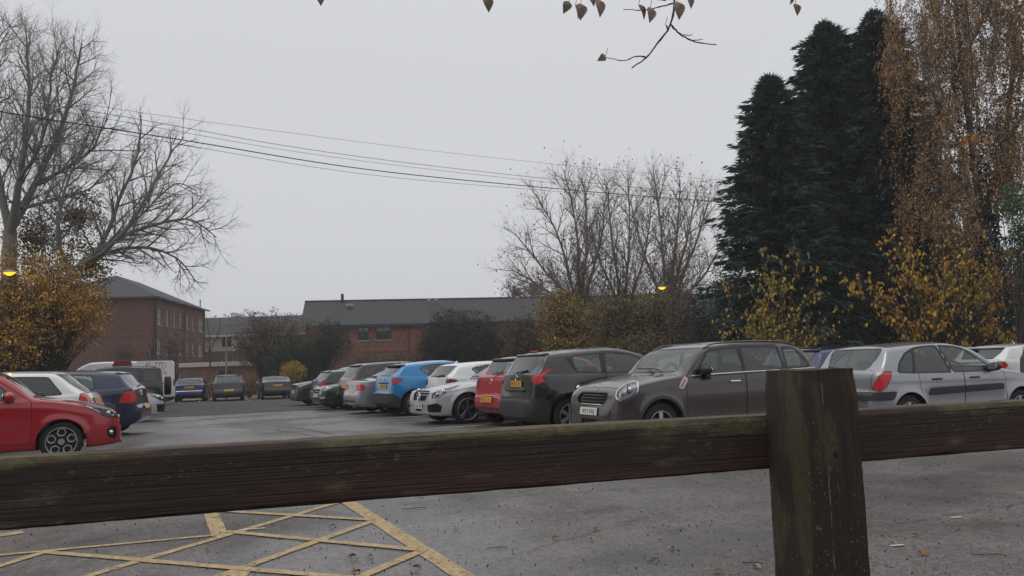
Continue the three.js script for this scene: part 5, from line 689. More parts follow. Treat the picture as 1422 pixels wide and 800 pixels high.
bareTree('sapling', 'thin bare sapling beside the garage', 'bare winter trees', gy0(-21.892, 0.185, -57), [{ p: [gy0(-21.892, 0.185, -57), [-21.856, 3.267, -57], [-22.021, 5.086, -57]], r: [0.07, 0.02] }, { p: [[-21.853, 2.751, -57], [-21.289, 4.025, -57], [-21.085, 4.9, -57]], r: [0.04, 0.015] }], [{ per: 2.4, start: 0.3, ang: [0.4, 0.8], len: [0.8, 1.8], taper: 0.4, r: 0.02, seg: 4, wob: 0.3, up: 0.08, sides: 3 }, { per: 2.5, start: 0.2, ang: [0.4, 0.8], len: [0.3, 0.8], r: 0.01, seg: 2, wob: 0.3, up: 0.05, sides: 3 }], [0.05, 0.045, 0.04], 161);
// what stands behind the viewer and is mirrored in the cars: a hedge with trees over it, and a brick house
for (const [x, lab, sd] of [[-17, 'tall laurel hedge behind the fence beside the brick house end', 201], [-6, 'tall laurel hedge behind the fence under the overhanging beech', 203], [5, 'tall laurel hedge behind the fence facing the post', 205], [16, 'tall laurel hedge behind the fence at the conifer side', 207]]) shrub('laurel_hedge', lab, 'hedges', [x, -0.05, 9], [[x, 1.7, 9, 6.2, 2.0, 1.1], [x + 1, 3.4, 9.5, 5.4, 1.7, 1.1]], 2600, 0.4, DKG.concat(GRN), sd, { spread: 1.6, shell: 0.35, cat: 'hedge', stems: 0.02 });
{ const B = new THREE.Group(); B.position.set(-16, 0, 16); const hs = [[3, 0.9, 4.6, 2.2], [9, 0.9, 10.6, 2.2], [15, 0.9, 16.6, 2.2], [3, 3.6, 4.6, 4.9], [9, 3.6, 10.6, 4.9], [15, 3.6, 16.6, 4.9], [22, 0.9, 23.6, 2.2], [22, 3.6, 23.6, 4.9]]; const w = wall(B, 32, 5.6, hs, brickRed); w.rotation.y = Math.PI; w.position.set(32, 0, 0); hs.forEach((h) => windowIn(w, h, 1)); part(B, 'roof', roofFaces([[[-0.4, 5.5, -0.4], [32.4, 5.5, -0.4], [32.4, 8.6, 4.5], [-0.4, 8.6, 4.5]], [[32.4, 5.5, 9.4], [-0.4, 5.5, 9.4], [-0.4, 8.6, 4.5], [32.4, 8.6, 4.5]]], 0.4), slate); part(B, 'wall', box(31.4, 5.6, 0.3, 16, 2.8, 9), brickRed); part(B, 'wall', box(0.3, 5.6, 8.5, 0.2, 2.8, 4.6), brickRed); part(B, 'wall', box(0.3, 5.6, 8.5, 31.8, 2.8, 4.6), brickRed); add(B, 'brick_house', 'two storey red brick house row behind the laurel hedge', 'building'); }
// ---------------------------------------------------------------- the parked cars
const ell = (cx, cz, rx, rz, n = 18, rot = 0) => Array.from({ length: n }, (_, i) => { const a = i / n * Math.PI * 2, x = Math.cos(a) * rx, z = Math.sin(a) * rz; return [cx + x * Math.cos(rot) - z * Math.sin(rot), cz + x * Math.sin(rot) + z * Math.cos(rot)]; });
const PT = {
  red: paint([0.34, 0.005, 0.013], { metalness: 0.05 }), brown: paint([0.058, 0.047, 0.043], { metalness: 0.35 }), charcoal: paint([0.022, 0.021, 0.023], { metalness: 0.35 }), silver: paint([0.3, 0.31, 0.335], { metalness: 0.5 }),
  navy: paint([0.009, 0.013, 0.05], { metalness: 0.2 }), blue: paint([0.003, 0.2, 0.46], { metalness: 0.15 }), white: paint([0.72, 0.72, 0.71], { metalness: 0 }), black: paint([0.004, 0.004, 0.005], { metalness: 0.1 }),
  pale: paint([0.46, 0.47, 0.49], { metalness: 0.35 }), grey: paint([0.03, 0.031, 0.034], { metalness: 0.4 }), midblue: paint([0.006, 0.014, 0.09], { metalness: 0.2 }), violet: paint([0.02, 0.018, 0.085], { metalness: 0.3 }), brightred: paint([0.36, 0.006, 0.014], { metalness: 0.05 }),
};
const frontBars = (a, hs, hw, mat, r = 0.012, name = 'grille_slat') => hs.forEach((h) => { const x = a.endX(h); part(a.root, name, tube([[a.px(x + 0.06), h, -hw], [a.px(x - 0.004), h, -hw * 0.6], [a.px(x - 0.012), h, 0], [a.px(x - 0.004), h, hw * 0.6], [a.px(x + 0.06), h, hw]], r, 5, 14), mat); });
const badge = (a, h, rear, r = 0.05, mat = CM.chrome, x0) => { const x = x0 ?? a.endX(h, rear); part(a.root, 'badge', new THREE.TorusGeometry(r, r * 0.16, 6, 20).rotateY(Math.PI / 2).translate(a.px(x) + (rear ? -0.01 : 0.01), h, 0), mat); };
const lampBall = (a, n, x, h, l, r, mat = CM.chrome) => (a.made[n] || []).forEach((b, i) => { const s = i ? -1 : 1; part(b, 'bulb_housing', new THREE.SphereGeometry(r, 14, 10).translate(a.px(x), h, s * l), mat); });
const side2 = (a, name, fn, mat) => a.mirror((s) => part(a.root, name, fn(s), mat));
const exhaust = (a, h, l, mat = CM.chrome) => part(a.root, 'exhaust_pipe', new THREE.CylinderGeometry(0.035, 0.035, 0.18, 12, 1, true).rotateZ(Math.PI / 2).translate(a.px(a.L - 0.06), h, l), mat);

// --- brown crossover beside the post
const crossover = makeCar({ L: 4.1, W: 0.885, H: 1.56, xf: 0.76, xr: 3.355, R: 0.335, rimR: 0.218, rim: ['star', 5], cowl: [1.15, 1.085], ws: [1.68, 1.47], peak: [2.6, 1.555], re: [3.74, 1.455], tail: [3.97, 1.07], nose: 0.92, paint: PT.brown, tumble: 0.3, flare: 0.03, arch: 0.055, archClad: 0.045, clad: 0.27,
  top: [[0, 0.5], [0.012, 0.58], [0.045, 0.7], [0.1, 0.81], [0.2, 0.9], [0.38, 0.965], [0.8, 1.04], [1.1, 1.08], [1.2, 1.115], [1.4, 1.29], [1.56, 1.415], [1.7, 1.48], [1.95, 1.525], [2.6, 1.557], [3.4, 1.54], [3.66, 1.485], [3.76, 1.44], [3.9, 1.22], [3.98, 1.06], [4.02, 0.85], [4.03, 0.68], [4.085, 0.63], [4.1, 0.5]],
  belt: [[0, 0.84], [0.3, 0.9], [1.2, 1.015], [4.1, 1.075]], bx: 2.4, cx: 3.2, cTop: 3.16, quarter: [[3.34, 1.11], [3.33, 1.40], [3.55, 1.385], [3.78, 1.14]], fw: 0.52, fa: 0.6, winRound: 0.012, frame: 0.135,
  headRing: 0.024, trimW: 0.038, bulbs: [[0.27, 0.87, 0.05], [0.17, 0.815, 0.026, 'orange']], head: ell(0.1, 0.855, 0.23, 0.112, 24, 0.24), tailLamp: [[-0.12, 0.8], [0.06, 0.8], [0.08, 1.0], [-0.1, 1.0]], plateF: [0.55, plateTex('W13 HNJ', true)], plateR: [0.9], mirrorMat: CM.trim, handleMat: CM.chrome, handleZ: 0.93, doorLow: 0.28,
  patches: [{ n: 'grille', c: 'head', p: [[-1, 0.66], [0.38, 0.66], [0.46, 0.74], [0.4, 0.82], [-1, 0.83]], m: CM.gap, i: 0.03, t: 0.018, tm: CM.gun }, { n: 'lower_grille', c: 'head', p: [[-1, 0.33], [0.42, 0.33], [0.4, 0.44], [-1, 0.44]], m: CM.gap, i: 0.02 },
    { n: 'indicator', c: 'side', p: [[1.13, 0.885], [1.17, 0.875], [1.255, 0.99], [1.225, 1.0]], m: CM.orange, two: true, i: -0.006, t: 0.03, tm: CM.silver }],
  rails: PT.brown, more: (a) => {
    frontBars(a, [0.695, 0.74, 0.785], 0.4, CM.gun, 0.011); frontBars(a, [0.65], 0.42, CM.chrome, 0.014, 'grille_lip'); badge(a, 0.9, false, 0.03, CM.chrome, 0.17);
    side2(a, 'belt_strip', (s) => tube(Array.from({ length: 9 }, (_, i) => { const x = lerp(1.35, 3.95, i / 8), h = a.belt(x) + 0.012; return [a.px(x), h, s * (a.sideY(x, h) + 0.0)]; }), 0.011, 5, 30), CM.chrome);
    
    side2(a, 'mirror_stalk', (s) => rbox(0.1, 0.11, 0.1, 0.03, a.px(1.62), 1.03, s * 0.9), CM.trim);
  } });
crossover.root.scale.x = 0.95;
placeCar(crossover, 'parked_car', 203.5, [0.8245, -0.885], [2.12, 11.6], 'brown crossover with chrome ringed oval headlamps parked beside the fence post', 'car');

// --- charcoal crossover with boomerang tail lamps
const boomerangCar = makeCar({ L: 4.135, W: 0.865, H: 1.565, xf: 0.83, xr: 3.36, R: 0.345, rimR: 0.222, rim: ['star', 6], cowl: [1.12, 1.09], ws: [1.8, 1.46], peak: [2.35, 1.56], re: [3.72, 1.475], tail: [4.0, 1.09], tailLow: 0.86, deck: [[4.02, 1.04], [4.03, 0.95]], nose: 0.96, paint: PT.charcoal, tumble: 0.33, flare: 0.022, arch: 0.06, archClad: 0, clad: 0.34,
  belt: [[0, 0.86], [1.1, 1.0], [2.4, 1.04], [4.13, 1.07]], bx: 2.63, doorLow: 0.33, rearWiper: 1, rwLow: 0.03, rw_m: 0.0, gateLow: 0.68,
  wins: [[[1.46, 1.08], [1.92, 1.345], [2.1, 1.4], [2.4, 1.425], [2.56, 1.425], [2.6, 1.09]], [[2.7, 1.09], [2.68, 1.43], [2.95, 1.42], [3.2, 1.395], [3.25, 1.36], [3.2, 1.13]]], hips: [{ x: 3.36, z: 0.78, rx: 0.5, rz: 0.28, a: 0.075 }, { x: 0.8, z: 0.8, rx: 0.5, rz: 0.3, a: 0.07 }],
  tailLamp: [[-0.16, 0.94], [-0.06, 0.905], [0.12, 0.93], [0.34, 1.0], [0.16, 1.035], [0.4, 1.19], [0.36, 1.2], [0.04, 1.07], [-0.1, 1.06]], plateR: [0.93], plateF: [0.5],
  patches: [{ n: 'pillar_trim', c: 'side', p: [[3.22, 1.12], [3.27, 1.37], [3.4, 1.38], [3.3, 1.2]], m: CM.trim, two: true }, { n: 'rear_bumper', c: 'rear', p: [[-2, 0.2], [0.36, 0.2], [0.36, 0.62], [0.2, 0.69], [-2, 0.7]], m: CM.plastic, i: -0.012 }],
  spoiler: [0.1, PT.charcoal, 0.12], more: (a) => { badge(a, 1.03, true, 0.05, CM.chrome, 4.02); part(a.root, 'tailgate_strip', rbox(0.05, 0.05, 0.8, 0.015, a.px(4.05), 0.81, 0), CM.gun); part(a.root, 'brake_light', rbox(0.03, 0.025, 0.3, 0.008, a.px(3.66), 1.51, 0), CM.red); side2(a, 'reflector', (s) => rbox(0.012, 0.03, 0.18, 0.005, a.px(4.11), 0.58, s * 0.55), CM.silver); } });
placeCar(boomerangCar, 'parked_car', 22.5, [3.36, 0.865], [0.98, 14.1], 'charcoal crossover with red boomerang tail lamps and wide silver spokes', 'car');

// --- bright red hatchback
const redHatch = makeCar({ L: 3.75, W: 0.83, H: 1.48, xf: 0.75, xr: 3.15, R: 0.29, rimR: 0.19, rim: ['slim', 5], cowl: [1.0, 1.0], ws: [1.62, 1.41], peak: [2.1, 1.475], re: [3.25, 1.43], tail: [3.58, 1.05], deck: [[3.62, 1.0]], tailLow: 0.86, nose: 0.8, paint: PT.brightred, bx: 2.1, cx: 2.95, cTop: 2.85, rearWiper: 1, rwLow: 0.04,
  tailLamp: [[-0.14, 0.8], [0.05, 0.78], [0.12, 1.0], [-0.12, 1.02]], tailMat: CM.darkred, plateR: [0.56], spoiler: [0.14, CM.trim, 0.1], patches: [{ n: 'lower_valance', c: 'rear', p: [[-2, 0.2], [0.1, 0.2], [0.08, 0.4], [-2, 0.42]], m: CM.plastic }], more: (a) => { badge(a, 0.93, true, 0.055, CM.chrome, 3.62); exhaust(a, 0.27, -0.4); } });
placeCar(redHatch, 'parked_car', 28.1, [3.75, 0], [-0.62, 16.9], 'bright red hatchback with low yellow number plate between charcoal and silver cars', 'car');

// --- silver saloon facing out, star in its grille
const starSaloon = makeCar({ L: 4.7, W: 0.9, H: 1.45, xf: 0.84, xr: 3.7, R: 0.335, rimR: 0.245, rim: ['twin', 5], rimMat: CM.silverDark, cowl: [1.5, 0.98], ws: [2.25, 1.355], peak: [2.8, 1.44], re: [3.6, 1.36], tail: [4.2, 1.1], deck: [[4.6, 1.07]], nose: 0.8, paint: PT.pale, bx: 2.62, cx: 3.5, cTop: 3.3, noGate: true, bulbs: [[0.16, 0.68, 0.045], [0.32, 0.74, 0.04]], fw: 0.6, fa: 0.8,
  head: [[-0.17, 0.6], [0.05, 0.63], [0.5, 0.83], [0.46, 0.87], [0.08, 0.78], [-0.17, 0.7]], headDark: false, plateF: [0.41], plateR: [0.55],
  patches: [{ n: 'grille', c: 'head', p: [[-1, 0.54], [0.36, 0.54], [0.45, 0.7], [0.4, 0.765], [-1, 0.77]], m: CM.gap, i: 0.03, t: 0.012, tm: CM.chrome }, { n: 'side_intake', c: 'front', p: [[-0.34, 0.3], [0.1, 0.3], [0.14, 0.42], [0.0, 0.48], [-0.36, 0.44]], m: CM.gap, i: 0.02, two: true, t: 0.012, tm: CM.plastic }, { n: 'lower_grille', c: 'head', p: [[-1, 0.3], [0.36, 0.3], [0.36, 0.42], [-1, 0.42]], m: CM.gap, i: 0.02 }],
  more: (a) => { const x = a.px(a.endX(0.62)) + 0.03; badge(a, 0.62, false, 0.09, CM.chrome, a.endX(0.62) - 0.02); for (let k = 0; k < 3; k++) part(a.root, 'badge_spoke', moved(new THREE.CylinderGeometry(0.006, 0.016, 0.09, 6).translate(0, 0.045, 0), x, 0.62, 0, k * Math.PI * 2 / 3, 0, 0), CM.chrome); frontBars(a, [0.66, 0.72], 0.4, CM.silver, 0.012); lampBall(a, 'headlamp', 0.22, 0.7, 0.66, 0.05); lampBall(a, 'headlamp', 0.3, 0.75, 0.74, 0.045);
    a.root.children.filter((q) => q.name === 'wheel').forEach((w) => part(w, 'spoke_face', moved(new THREE.TorusGeometry(0.238, 0.007, 6, 40), 0, 0, 0.098), CM.silver)); part(a.root, 'splitter', rbox(0.1, 0.02, 1.2, 0.008, a.px(0.05), 0.26, 0), CM.silver); } });
placeCar(starSaloon, 'parked_car', 208.1, [0.84, -0.9], [-1.07, 18.0], 'silver saloon facing the lane with a ringed star in its grille', 'car');

// --- white hatchback behind it
const whiteHatch = makeCar({ lo: true, L: 3.96, W: 0.86, H: 1.46, xf: 0.82, xr: 3.36, R: 0.3, rimR: 0.2, cowl: [1.08, 1.0], ws: [1.75, 1.4], peak: [2.2, 1.455], re: [3.5, 1.38], tail: [3.82, 1.03], nose: 0.78, paint: PT.white, belt: [[0, 0.68], [1.1, 0.93], [2.4, 0.98], [3.96, 1.04]], bx: 2.2, cx: 3.0, cTop: 2.95, rearWiper: 1, rwLow: 0.02, rw_m: 0.0,
  wins: [[[1.42, 1.0], [1.86, 1.3], [2.1, 1.33], [2.18, 1.01]], [[2.28, 1.01], [2.26, 1.335], [2.7, 1.33], [3.08, 1.27], [3.14, 1.24], [2.9, 1.05]]], trimMat: CM.trim,
  tailLamp: [[-0.16, 0.84], [-0.02, 0.83], [0.16, 0.9], [0.36, 0.97], [0.12, 1.0], [-0.12, 0.99]], tailMat: CM.darkred, plateR: [0.62], fin: true });
placeCar(whiteHatch, 'parked_car', 28.1, [3.8, 0.8], [-1.66, 20.3], 'white hatchback parked tail out between the blue crossover and silver saloon', 'car');

// --- bright blue crossover
const blueCrossover = makeCar({ lo: true, L: 4.12, W: 0.875, H: 1.56, xf: 0.87, xr: 3.42, R: 0.335, rimR: 0.222, rim: ['swirl', 5], cowl: [1.05, 1.06], ws: [1.72, 1.46], peak: [2.3, 1.55], re: [3.66, 1.45], tail: [4.0, 1.09], deck: [[4.03, 1.0]], tailLow: 0.88, nose: 0.92, paint: PT.blue, clad: 0.4, archClad: 0.035, arch: 0.06, bx: 2.25, belt: [[0, 0.8], [1.1, 0.99], [2.4, 1.02], [4.12, 1.1]],
  wins: [[[1.4, 1.06], [1.85, 1.37], [2.1, 1.41], [2.24, 1.42], [2.24, 1.06]], [[2.33, 1.06], [2.32, 1.425], [2.8, 1.41], [3.12, 1.36], [3.2, 1.31], [2.92, 1.1]]], hips: [{ x: 3.4, z: 0.8, rx: 0.5, rz: 0.25, a: 0.045 }], tailLamp: [[-0.14, 0.93], [0.02, 0.88], [0.22, 0.95], [0.38, 1.03], [0.2, 1.06], [-0.06, 1.05]], plateR: [0.82], spoiler: [0.16, CM.trim, 0.05], rw_m: 0.02, aerial: 0.22,
  patches: [{ n: 'rear_bumper', c: 'rear', p: [[-2, 0.2], [0.3, 0.2], [0.3, 0.5], [0.0, 0.64], [-2, 0.64]], m: CM.plastic, i: -0.01 }], more: (a) => { part(a.root, 'skid_plate', rbox(0.03, 0.04, 1.3, 0.012, a.px(4.125), 0.64, 0), CM.silver); badge(a, 1.0, true, 0.055, CM.chrome, 4.04); part(a.root, 'plate_light', rbox(0.05, 0.04, 0.7, 0.015, a.px(4.05), 0.93, 0), CM.gun); } });
placeCar(blueCrossover, 'parked_car', 28.1, [3.42, 0.875], [-2.83, 22.4], 'bright blue crossover with almond red tail lamps and grey lower cladding', 'car');

// --- silver coupe
const coupe = makeCar({ lo: true, L: 4.63, W: 0.92, H: 1.38, xf: 0.9, xr: 3.65, R: 0.335, rimR: 0.245, rim: ['slim', 10], cowl: [1.55, 0.95], ws: [2.25, 1.29], peak: [2.75, 1.375], re: [3.4, 1.31], tail: [4.15, 1.04], deck: [[4.5, 1.0]], nose: 0.74, paint: PT.silver, doors: 3, bx: 2.95, cx: 3.62, cTop: 3.4, noGate: true, frame: 0.1, tailLow: 0.86,
  tailLamp: [[-0.42, 0.75], [0.1, 0.73], [0.2, 0.8], [0.14, 0.9], [-0.42, 0.88]], tailMat: CM.red, plateR: [0.66], patches: [{ n: 'diffuser', c: 'rear', p: [[-2, 0.2], [-0.2, 0.2], [-0.3, 0.42], [-2, 0.44]], m: CM.plastic }], more: (a) => { exhaust(a, 0.3, 0.55); exhaust(a, 0.3, -0.55); badge(a, 0.86, true, 0.05); } });
placeCar(coupe, 'parked_car', 28.1, [3.65, 0.92], [-3.84, 24.3], 'silver two door coupe with low sloping roof and rectangular tail lamps', 'car');

// --- black seven seat SUV with silver roof rails
const suvD = makeCar({ lo: true, L: 4.6, W: 0.92, H: 1.66, xf: 0.9, xr: 3.6, R: 0.35, rimR: 0.23, rim: ['slim', 6], cowl: [1.3, 1.12], ws: [2.0, 1.56], peak: [2.6, 1.65], re: [4.1, 1.57], tail: [4.42, 1.1], deck: [[4.46, 1.05]], tailLow: 0.92, nose: 0.98, paint: PT.black, glass: 'dark', bx: 2.5, cx: 3.4, cTop: 3.35, quarter: [[3.55, 1.16], [3.55, 1.48], [3.95, 1.44], [4.05, 1.2]], clad: 0.36, rails: CM.silver, tailLamp: [[-0.22, 0.96], [0.02, 0.9], [0.3, 0.98], [0.26, 1.08], [-0.2, 1.08]], plateR: [0.82], spoiler: [0.14, PT.black, 0.1] });
placeCar(suvD, 'parked_car', 28.1, [4.5, 0.86], [-5.55, 27.0], 'large black SUV with silver roof rails parked tail out behind the silver coupe', 'car');

// --- black saloon facing the lane
const carC = makeCar({ lo: true, L: 4.4, W: 0.89, H: 1.46, xf: 0.86, xr: 3.5, R: 0.32, rimR: 0.215, cowl: [1.35, 1.0], ws: [2.05, 1.38], peak: [2.5, 1.455], re: [3.7, 1.38], tail: [4.15, 1.05], nose: 0.84, paint: PT.black, glass: 'dark', bx: 2.4, cx: 3.25, cTop: 3.1, head: [[-0.24, 0.66], [0.05, 0.7], [0.46, 0.86], [0.4, 0.9], [0.02, 0.84], [-0.26, 0.78]], plateF: [0.52],
  patches: [{ n: 'grille', c: 'head', p: [[-1, 0.6], [0.35, 0.6], [0.4, 0.74], [-1, 0.76]], m: CM.gap, i: 0.02, t: 0.014, tm: CM.chrome }, { n: 'fog_lamp', c: 'front', p: [[-0.3, 0.4], [0.0, 0.42], [0.02, 0.5], [-0.28, 0.48]], m: CM.bowl, two: true }], more: (a) => { lampBall(a, 'headlamp', 0.25, 0.78, 0.68, 0.05); frontBars(a, [0.66], 0.36, CM.chrome, 0.012); } });
placeCar(carC, 'parked_car', 208.1, [0, 0], [-7.15, 28.6], 'black hatchback facing the lane with clear headlamps beside the large black SUV', 'car');

// --- black hatchback, tail out, pale rear screen
const carB = makeCar({ lo: true, L: 4.2, W: 0.88, H: 1.47, xf: 0.85, xr: 3.45, R: 0.315, rimR: 0.21, cowl: [1.15, 1.02], ws: [1.85, 1.4], peak: [2.3, 1.465], re: [3.7, 1.41], tail: [4.08, 1.03], deck: [[4.1, 0.98]], tailLow: 0.86, nose: 0.8, paint: PT.black, bx: 2.25, cx: 3.1, cTop: 3.05, plateR: [0.8], rearWiper: -1, spoiler: [0.14, PT.black, 0.1] });
placeCar(carB, 'parked_car', 28.1, [4.2, 0], [-7.9, 31.2], 'black hatchback with roof spoiler and yellow rear number plate deep in the row', 'car');

// --- dark grey SUV closing the row
const suvA = makeCar({ lo: true, L: 4.4, W: 0.9, H: 1.62, xf: 0.88, xr: 3.5, R: 0.345, rimR: 0.225, cowl: [1.25, 1.08], ws: [1.95, 1.52], peak: [2.5, 1.615], re: [3.9, 1.54], tail: [4.2, 1.1], nose: 0.97, paint: PT.grey, glass: 'dark', bx: 2.4, cx: 3.25, cTop: 3.2, clad: 0.4, head: [[-0.25, 0.78], [0.02, 0.8], [0.44, 0.95], [0.4, 1.0], [0.0, 0.94], [-0.26, 0.9]], plateF: [0.6], patches: [{ n: 'grille', c: 'head', p: [[-1, 0.74], [0.4, 0.74], [0.44, 0.88], [-1, 0.9]], m: CM.gap, i: 0.02, t: 0.014, tm: CM.chrome }] });
placeCar(suvA, 'parked_car', 208.1, [0.88, -0.9], [-8.3, 33.7], 'dark grey SUV facing the lane at the far end of the row', 'car');

// --- the far row, tails towards the lane
const estate = makeCar({ lo: true, L: 4.6, W: 0.88, H: 1.45, xf: 0.9, xr: 3.55, R: 0.31, rimR: 0.205, cowl: [1.4, 0.98], ws: [2.1, 1.37], peak: [2.6, 1.44], re: [3.95, 1.37], tail: [4.42, 1.0], deck: [[4.48, 0.97]], nose: 0.76, paint: PT.midblue, bx: 2.5, cx: 3.35, cTop: 3.2, plateR: [0.86], rwLow: 0.03, tailLamp: [[-0.3, 0.78], [0.02, 0.78], [0.12, 0.94], [-0.3, 0.93]], tailMat: CM.red, patches: [{ n: 'bumper_strip', c: 'rear', p: [[-2, 0.62], [0.5, 0.62], [0.5, 0.66], [-2, 0.66]], m: CM.silver }] });
placeCar(estate, 'parked_car', 108, [4.6, 0], [-19.3, 47.2], 'dark blue hatchback parked tail out at the back beside the white van', 'car');
const farGrey = makeCar({ lo: true, L: 4.5, W: 0.9, H: 1.56, xf: 0.9, xr: 3.55, R: 0.34, rimR: 0.22, cowl: [1.3, 1.05], ws: [2.0, 1.47], peak: [2.5, 1.555], re: [3.9, 1.5], tail: [4.35, 1.06], deck: [[4.38, 1.0]], tailLow: 0.9, nose: 0.9, paint: PT.grey, bx: 2.45, cx: 3.3, cTop: 3.25, plateR: [0.62], tailLamp: [[-0.5, 0.9], [0.02, 0.88], [0.24, 0.94], [0.2, 1.02], [-0.5, 0.98]], tailMat: CM.darkred, patches: [{ n: 'tailgate_strip', c: 'rear', p: [[-2, 0.79], [-0.2, 0.8], [-0.2, 0.83], [-2, 0.83]], m: CM.silver }], clad: 0.35, spoiler: [0.12, PT.grey, 0.1] });
placeCar(farGrey, 'parked_car', 110, [4.5, 0], [-16.6, 46.2], 'dark grey crossover parked tail out at the back below the lamp post', 'car');
const saloon = makeCar({ lo: true, L: 4.6, W: 0.9, H: 1.42, xf: 0.85, xr: 3.6, R: 0.325, rimR: 0.22, cowl: [1.5, 0.97], ws: [2.2, 1.34], peak: [2.7, 1.415], re: [3.5, 1.34], tail: [4.1, 1.08], deck: [[4.5, 1.04]], nose: 0.76, paint: PT.black, bx: 2.55, cx: 3.4, cTop: 3.25, noGate: true, plateR: [0.82], tailLow: 0.92, tailLamp: [[-0.4, 0.84], [0.0, 0.82], [0.22, 0.88], [0.16, 0.98], [-0.4, 0.98]], tailMat: CM.darkred });
placeCar(saloon, 'parked_car', 112, [4.6, 0], [-14.05, 47.2], 'black saloon parked tail out at the back beside the round yellow shrub', 'car');

// --- the left row
const redNear = makeCar({ L: 3.86, W: 0.86, H: 1.495, xf: 0.85, xr: 3.29, R: 0.305, rimR: 0.226, rim: ['hex', 5], rimMat: CM.silver, cowl: [1.16, 1.0], ws: [1.74, 1.41], peak: [2.15, 1.49], re: [3.4, 1.42], tail: [3.68, 1.02], nose: 0.8, paint: PT.red, belt: [[0, 0.7], [0.5, 0.82], [1.2, 0.94], [3.86, 0.99]], bx: 2.2, cx: 2.95, cTop: 2.9, fw: 0.56, fa: 0.85, arch: 0.045,
  top: [[0, 0.42], [0.02, 0.52], [0.05, 0.66], [0.1, 0.735], [0.2, 0.79], [0.45, 0.87], [0.8, 0.945], [1.1, 0.99], [1.2, 1.025], [1.46, 1.24], [1.66, 1.375], [1.82, 1.44], [2.15, 1.49], [2.8, 1.475], [3.28, 1.44], [3.4, 1.42], [3.56, 1.2], [3.68, 1.02], [3.75, 0.8], [3.79, 0.66], [3.845, 0.62], [3.86, 0.5]],
  head: [[-0.16, 0.635], [0.02, 0.63], [0.14, 0.66], [0.32, 0.75], [0.52, 0.87], [0.42, 0.875], [0.16, 0.79], [-0.12, 0.7]], headDark: true, bulbs: [[0.2, 0.71, 0.042]], plateF: [0.5], plateR: [0.75],
  patches: [{ n: 'grille', c: 'head', p: [[-1, 0.4], [0.4, 0.4], [0.48, 0.46], [0.42, 0.64], [-1, 0.68]], m: CM.gap, i: 0.025 }, { n: 'fog_lamp_recess', c: 'front', p: [[-0.1, 0.3], [0.06, 0.32], [0.12, 0.42], [0.02, 0.5], [-0.12, 0.46]], m: CM.trim, i: 0.03, two: true, t: 0.012, tm: CM.plastic }],
  more: (a) => { lampBall(a, 'headlamp', 0.24, 0.7, 0.66, 0.05); a.mirror((s) => { part(a.made.headlamp[s > 0 ? 0 : 1], 'daylight_bar', tube([[a.px(0.52), 0.835, s * 0.77], [a.px(0.36), 0.75, s * 0.752], [a.px(0.3), 0.685, s * 0.735], [a.px(0.12), 0.672, s * 0.66]], 0.014, 5, 14), CM.white); part(a.root, 'fog_lamp', new THREE.SphereGeometry(0.045, 12, 8).translate(a.px(0.16), 0.4, s * 0.68), CM.chrome); }); part(a.root, 'splitter', rbox(0.14, 0.02, 1.3, 0.008, a.px(0.06), 0.235, 0), CM.plastic); frontBars(a, [0.46], 0.42, CM.silver, 0.012, 'grille_slat'); badge(a, 0.6, false, 0.045); } });
placeCar(redNear, 'parked_car', 28.1, [0.85, 0.86], [-7.1, 12.5], 'red hatchback with honeycomb wheels at the near end of the left row', 'car');

const silverHatch = makeCar({ lo: true, L: 3.7, W: 0.84, H: 1.45, xf: 0.75, xr: 3.1, R: 0.295, rimR: 0.19, cowl: [1.0, 1.0], ws: [1.6, 1.38], peak: [2.0, 1.445], re: [2.95, 1.41], tail: [3.52, 0.96], nose: 0.8, paint: PT.white, glass: 'dark', doors: 3, bx: 2.05, cx: 3.1, cTop: 2.86, belt: [[0, 0.7], [1, 0.9], [3.7, 0.95]], rw_m: 0.02 });
placeCar(silverHatch, 'parked_car', 198, [3.7, 0], [-8.15, 15.8], 'white small hatchback mostly hidden behind the bonnet of the red hatchback', 'car');

const navyHatch = makeCar({ L: 4.2, W: 0.875, H: 1.48, xf: 0.86, xr: 3.44, R: 0.315, rimR: 0.2, cowl: [1.2, 1.0], ws: [1.88, 1.4], peak: [2.35, 1.475], re: [3.72, 1.4], tail: [4.03, 1.05], deck: [[4.06, 1.0]], tailLow: 0.8, nose: 0.78, paint: PT.navy, doors: 3, bx: 2.4, cx: 3.28, cTop: 3.2, rw_m: 0.03, rwLow: 0.02, tailLamp: [[-0.16, 0.76], [0.2, 0.71], [0.38, 0.74], [0.34, 0.86], [0.26, 0.96], [0.1, 0.98], [-0.14, 0.97]], plateR: [0.62], spoiler: [0.1, PT.navy, 0.08], rearWiper: 1,
  more: (a) => { badge(a, 0.92, true, 0.06, CM.chrome, 4.07); (a.made.tail_lamp || []).forEach((b, i) => { const s = i ? -1 : 1; part(b, 'lamp_disc', new THREE.SphereGeometry(0.05, 12, 8).scale(0.4, 1, 1).translate(a.px(4.04), 0.86, s * 0.72), CM.white); }); } });
placeCar(navyHatch, 'parked_car', 195, [4.2, 0], [-8.45, 18.3], 'navy blue hatchback parked tail out behind the red hatchback', 'car');

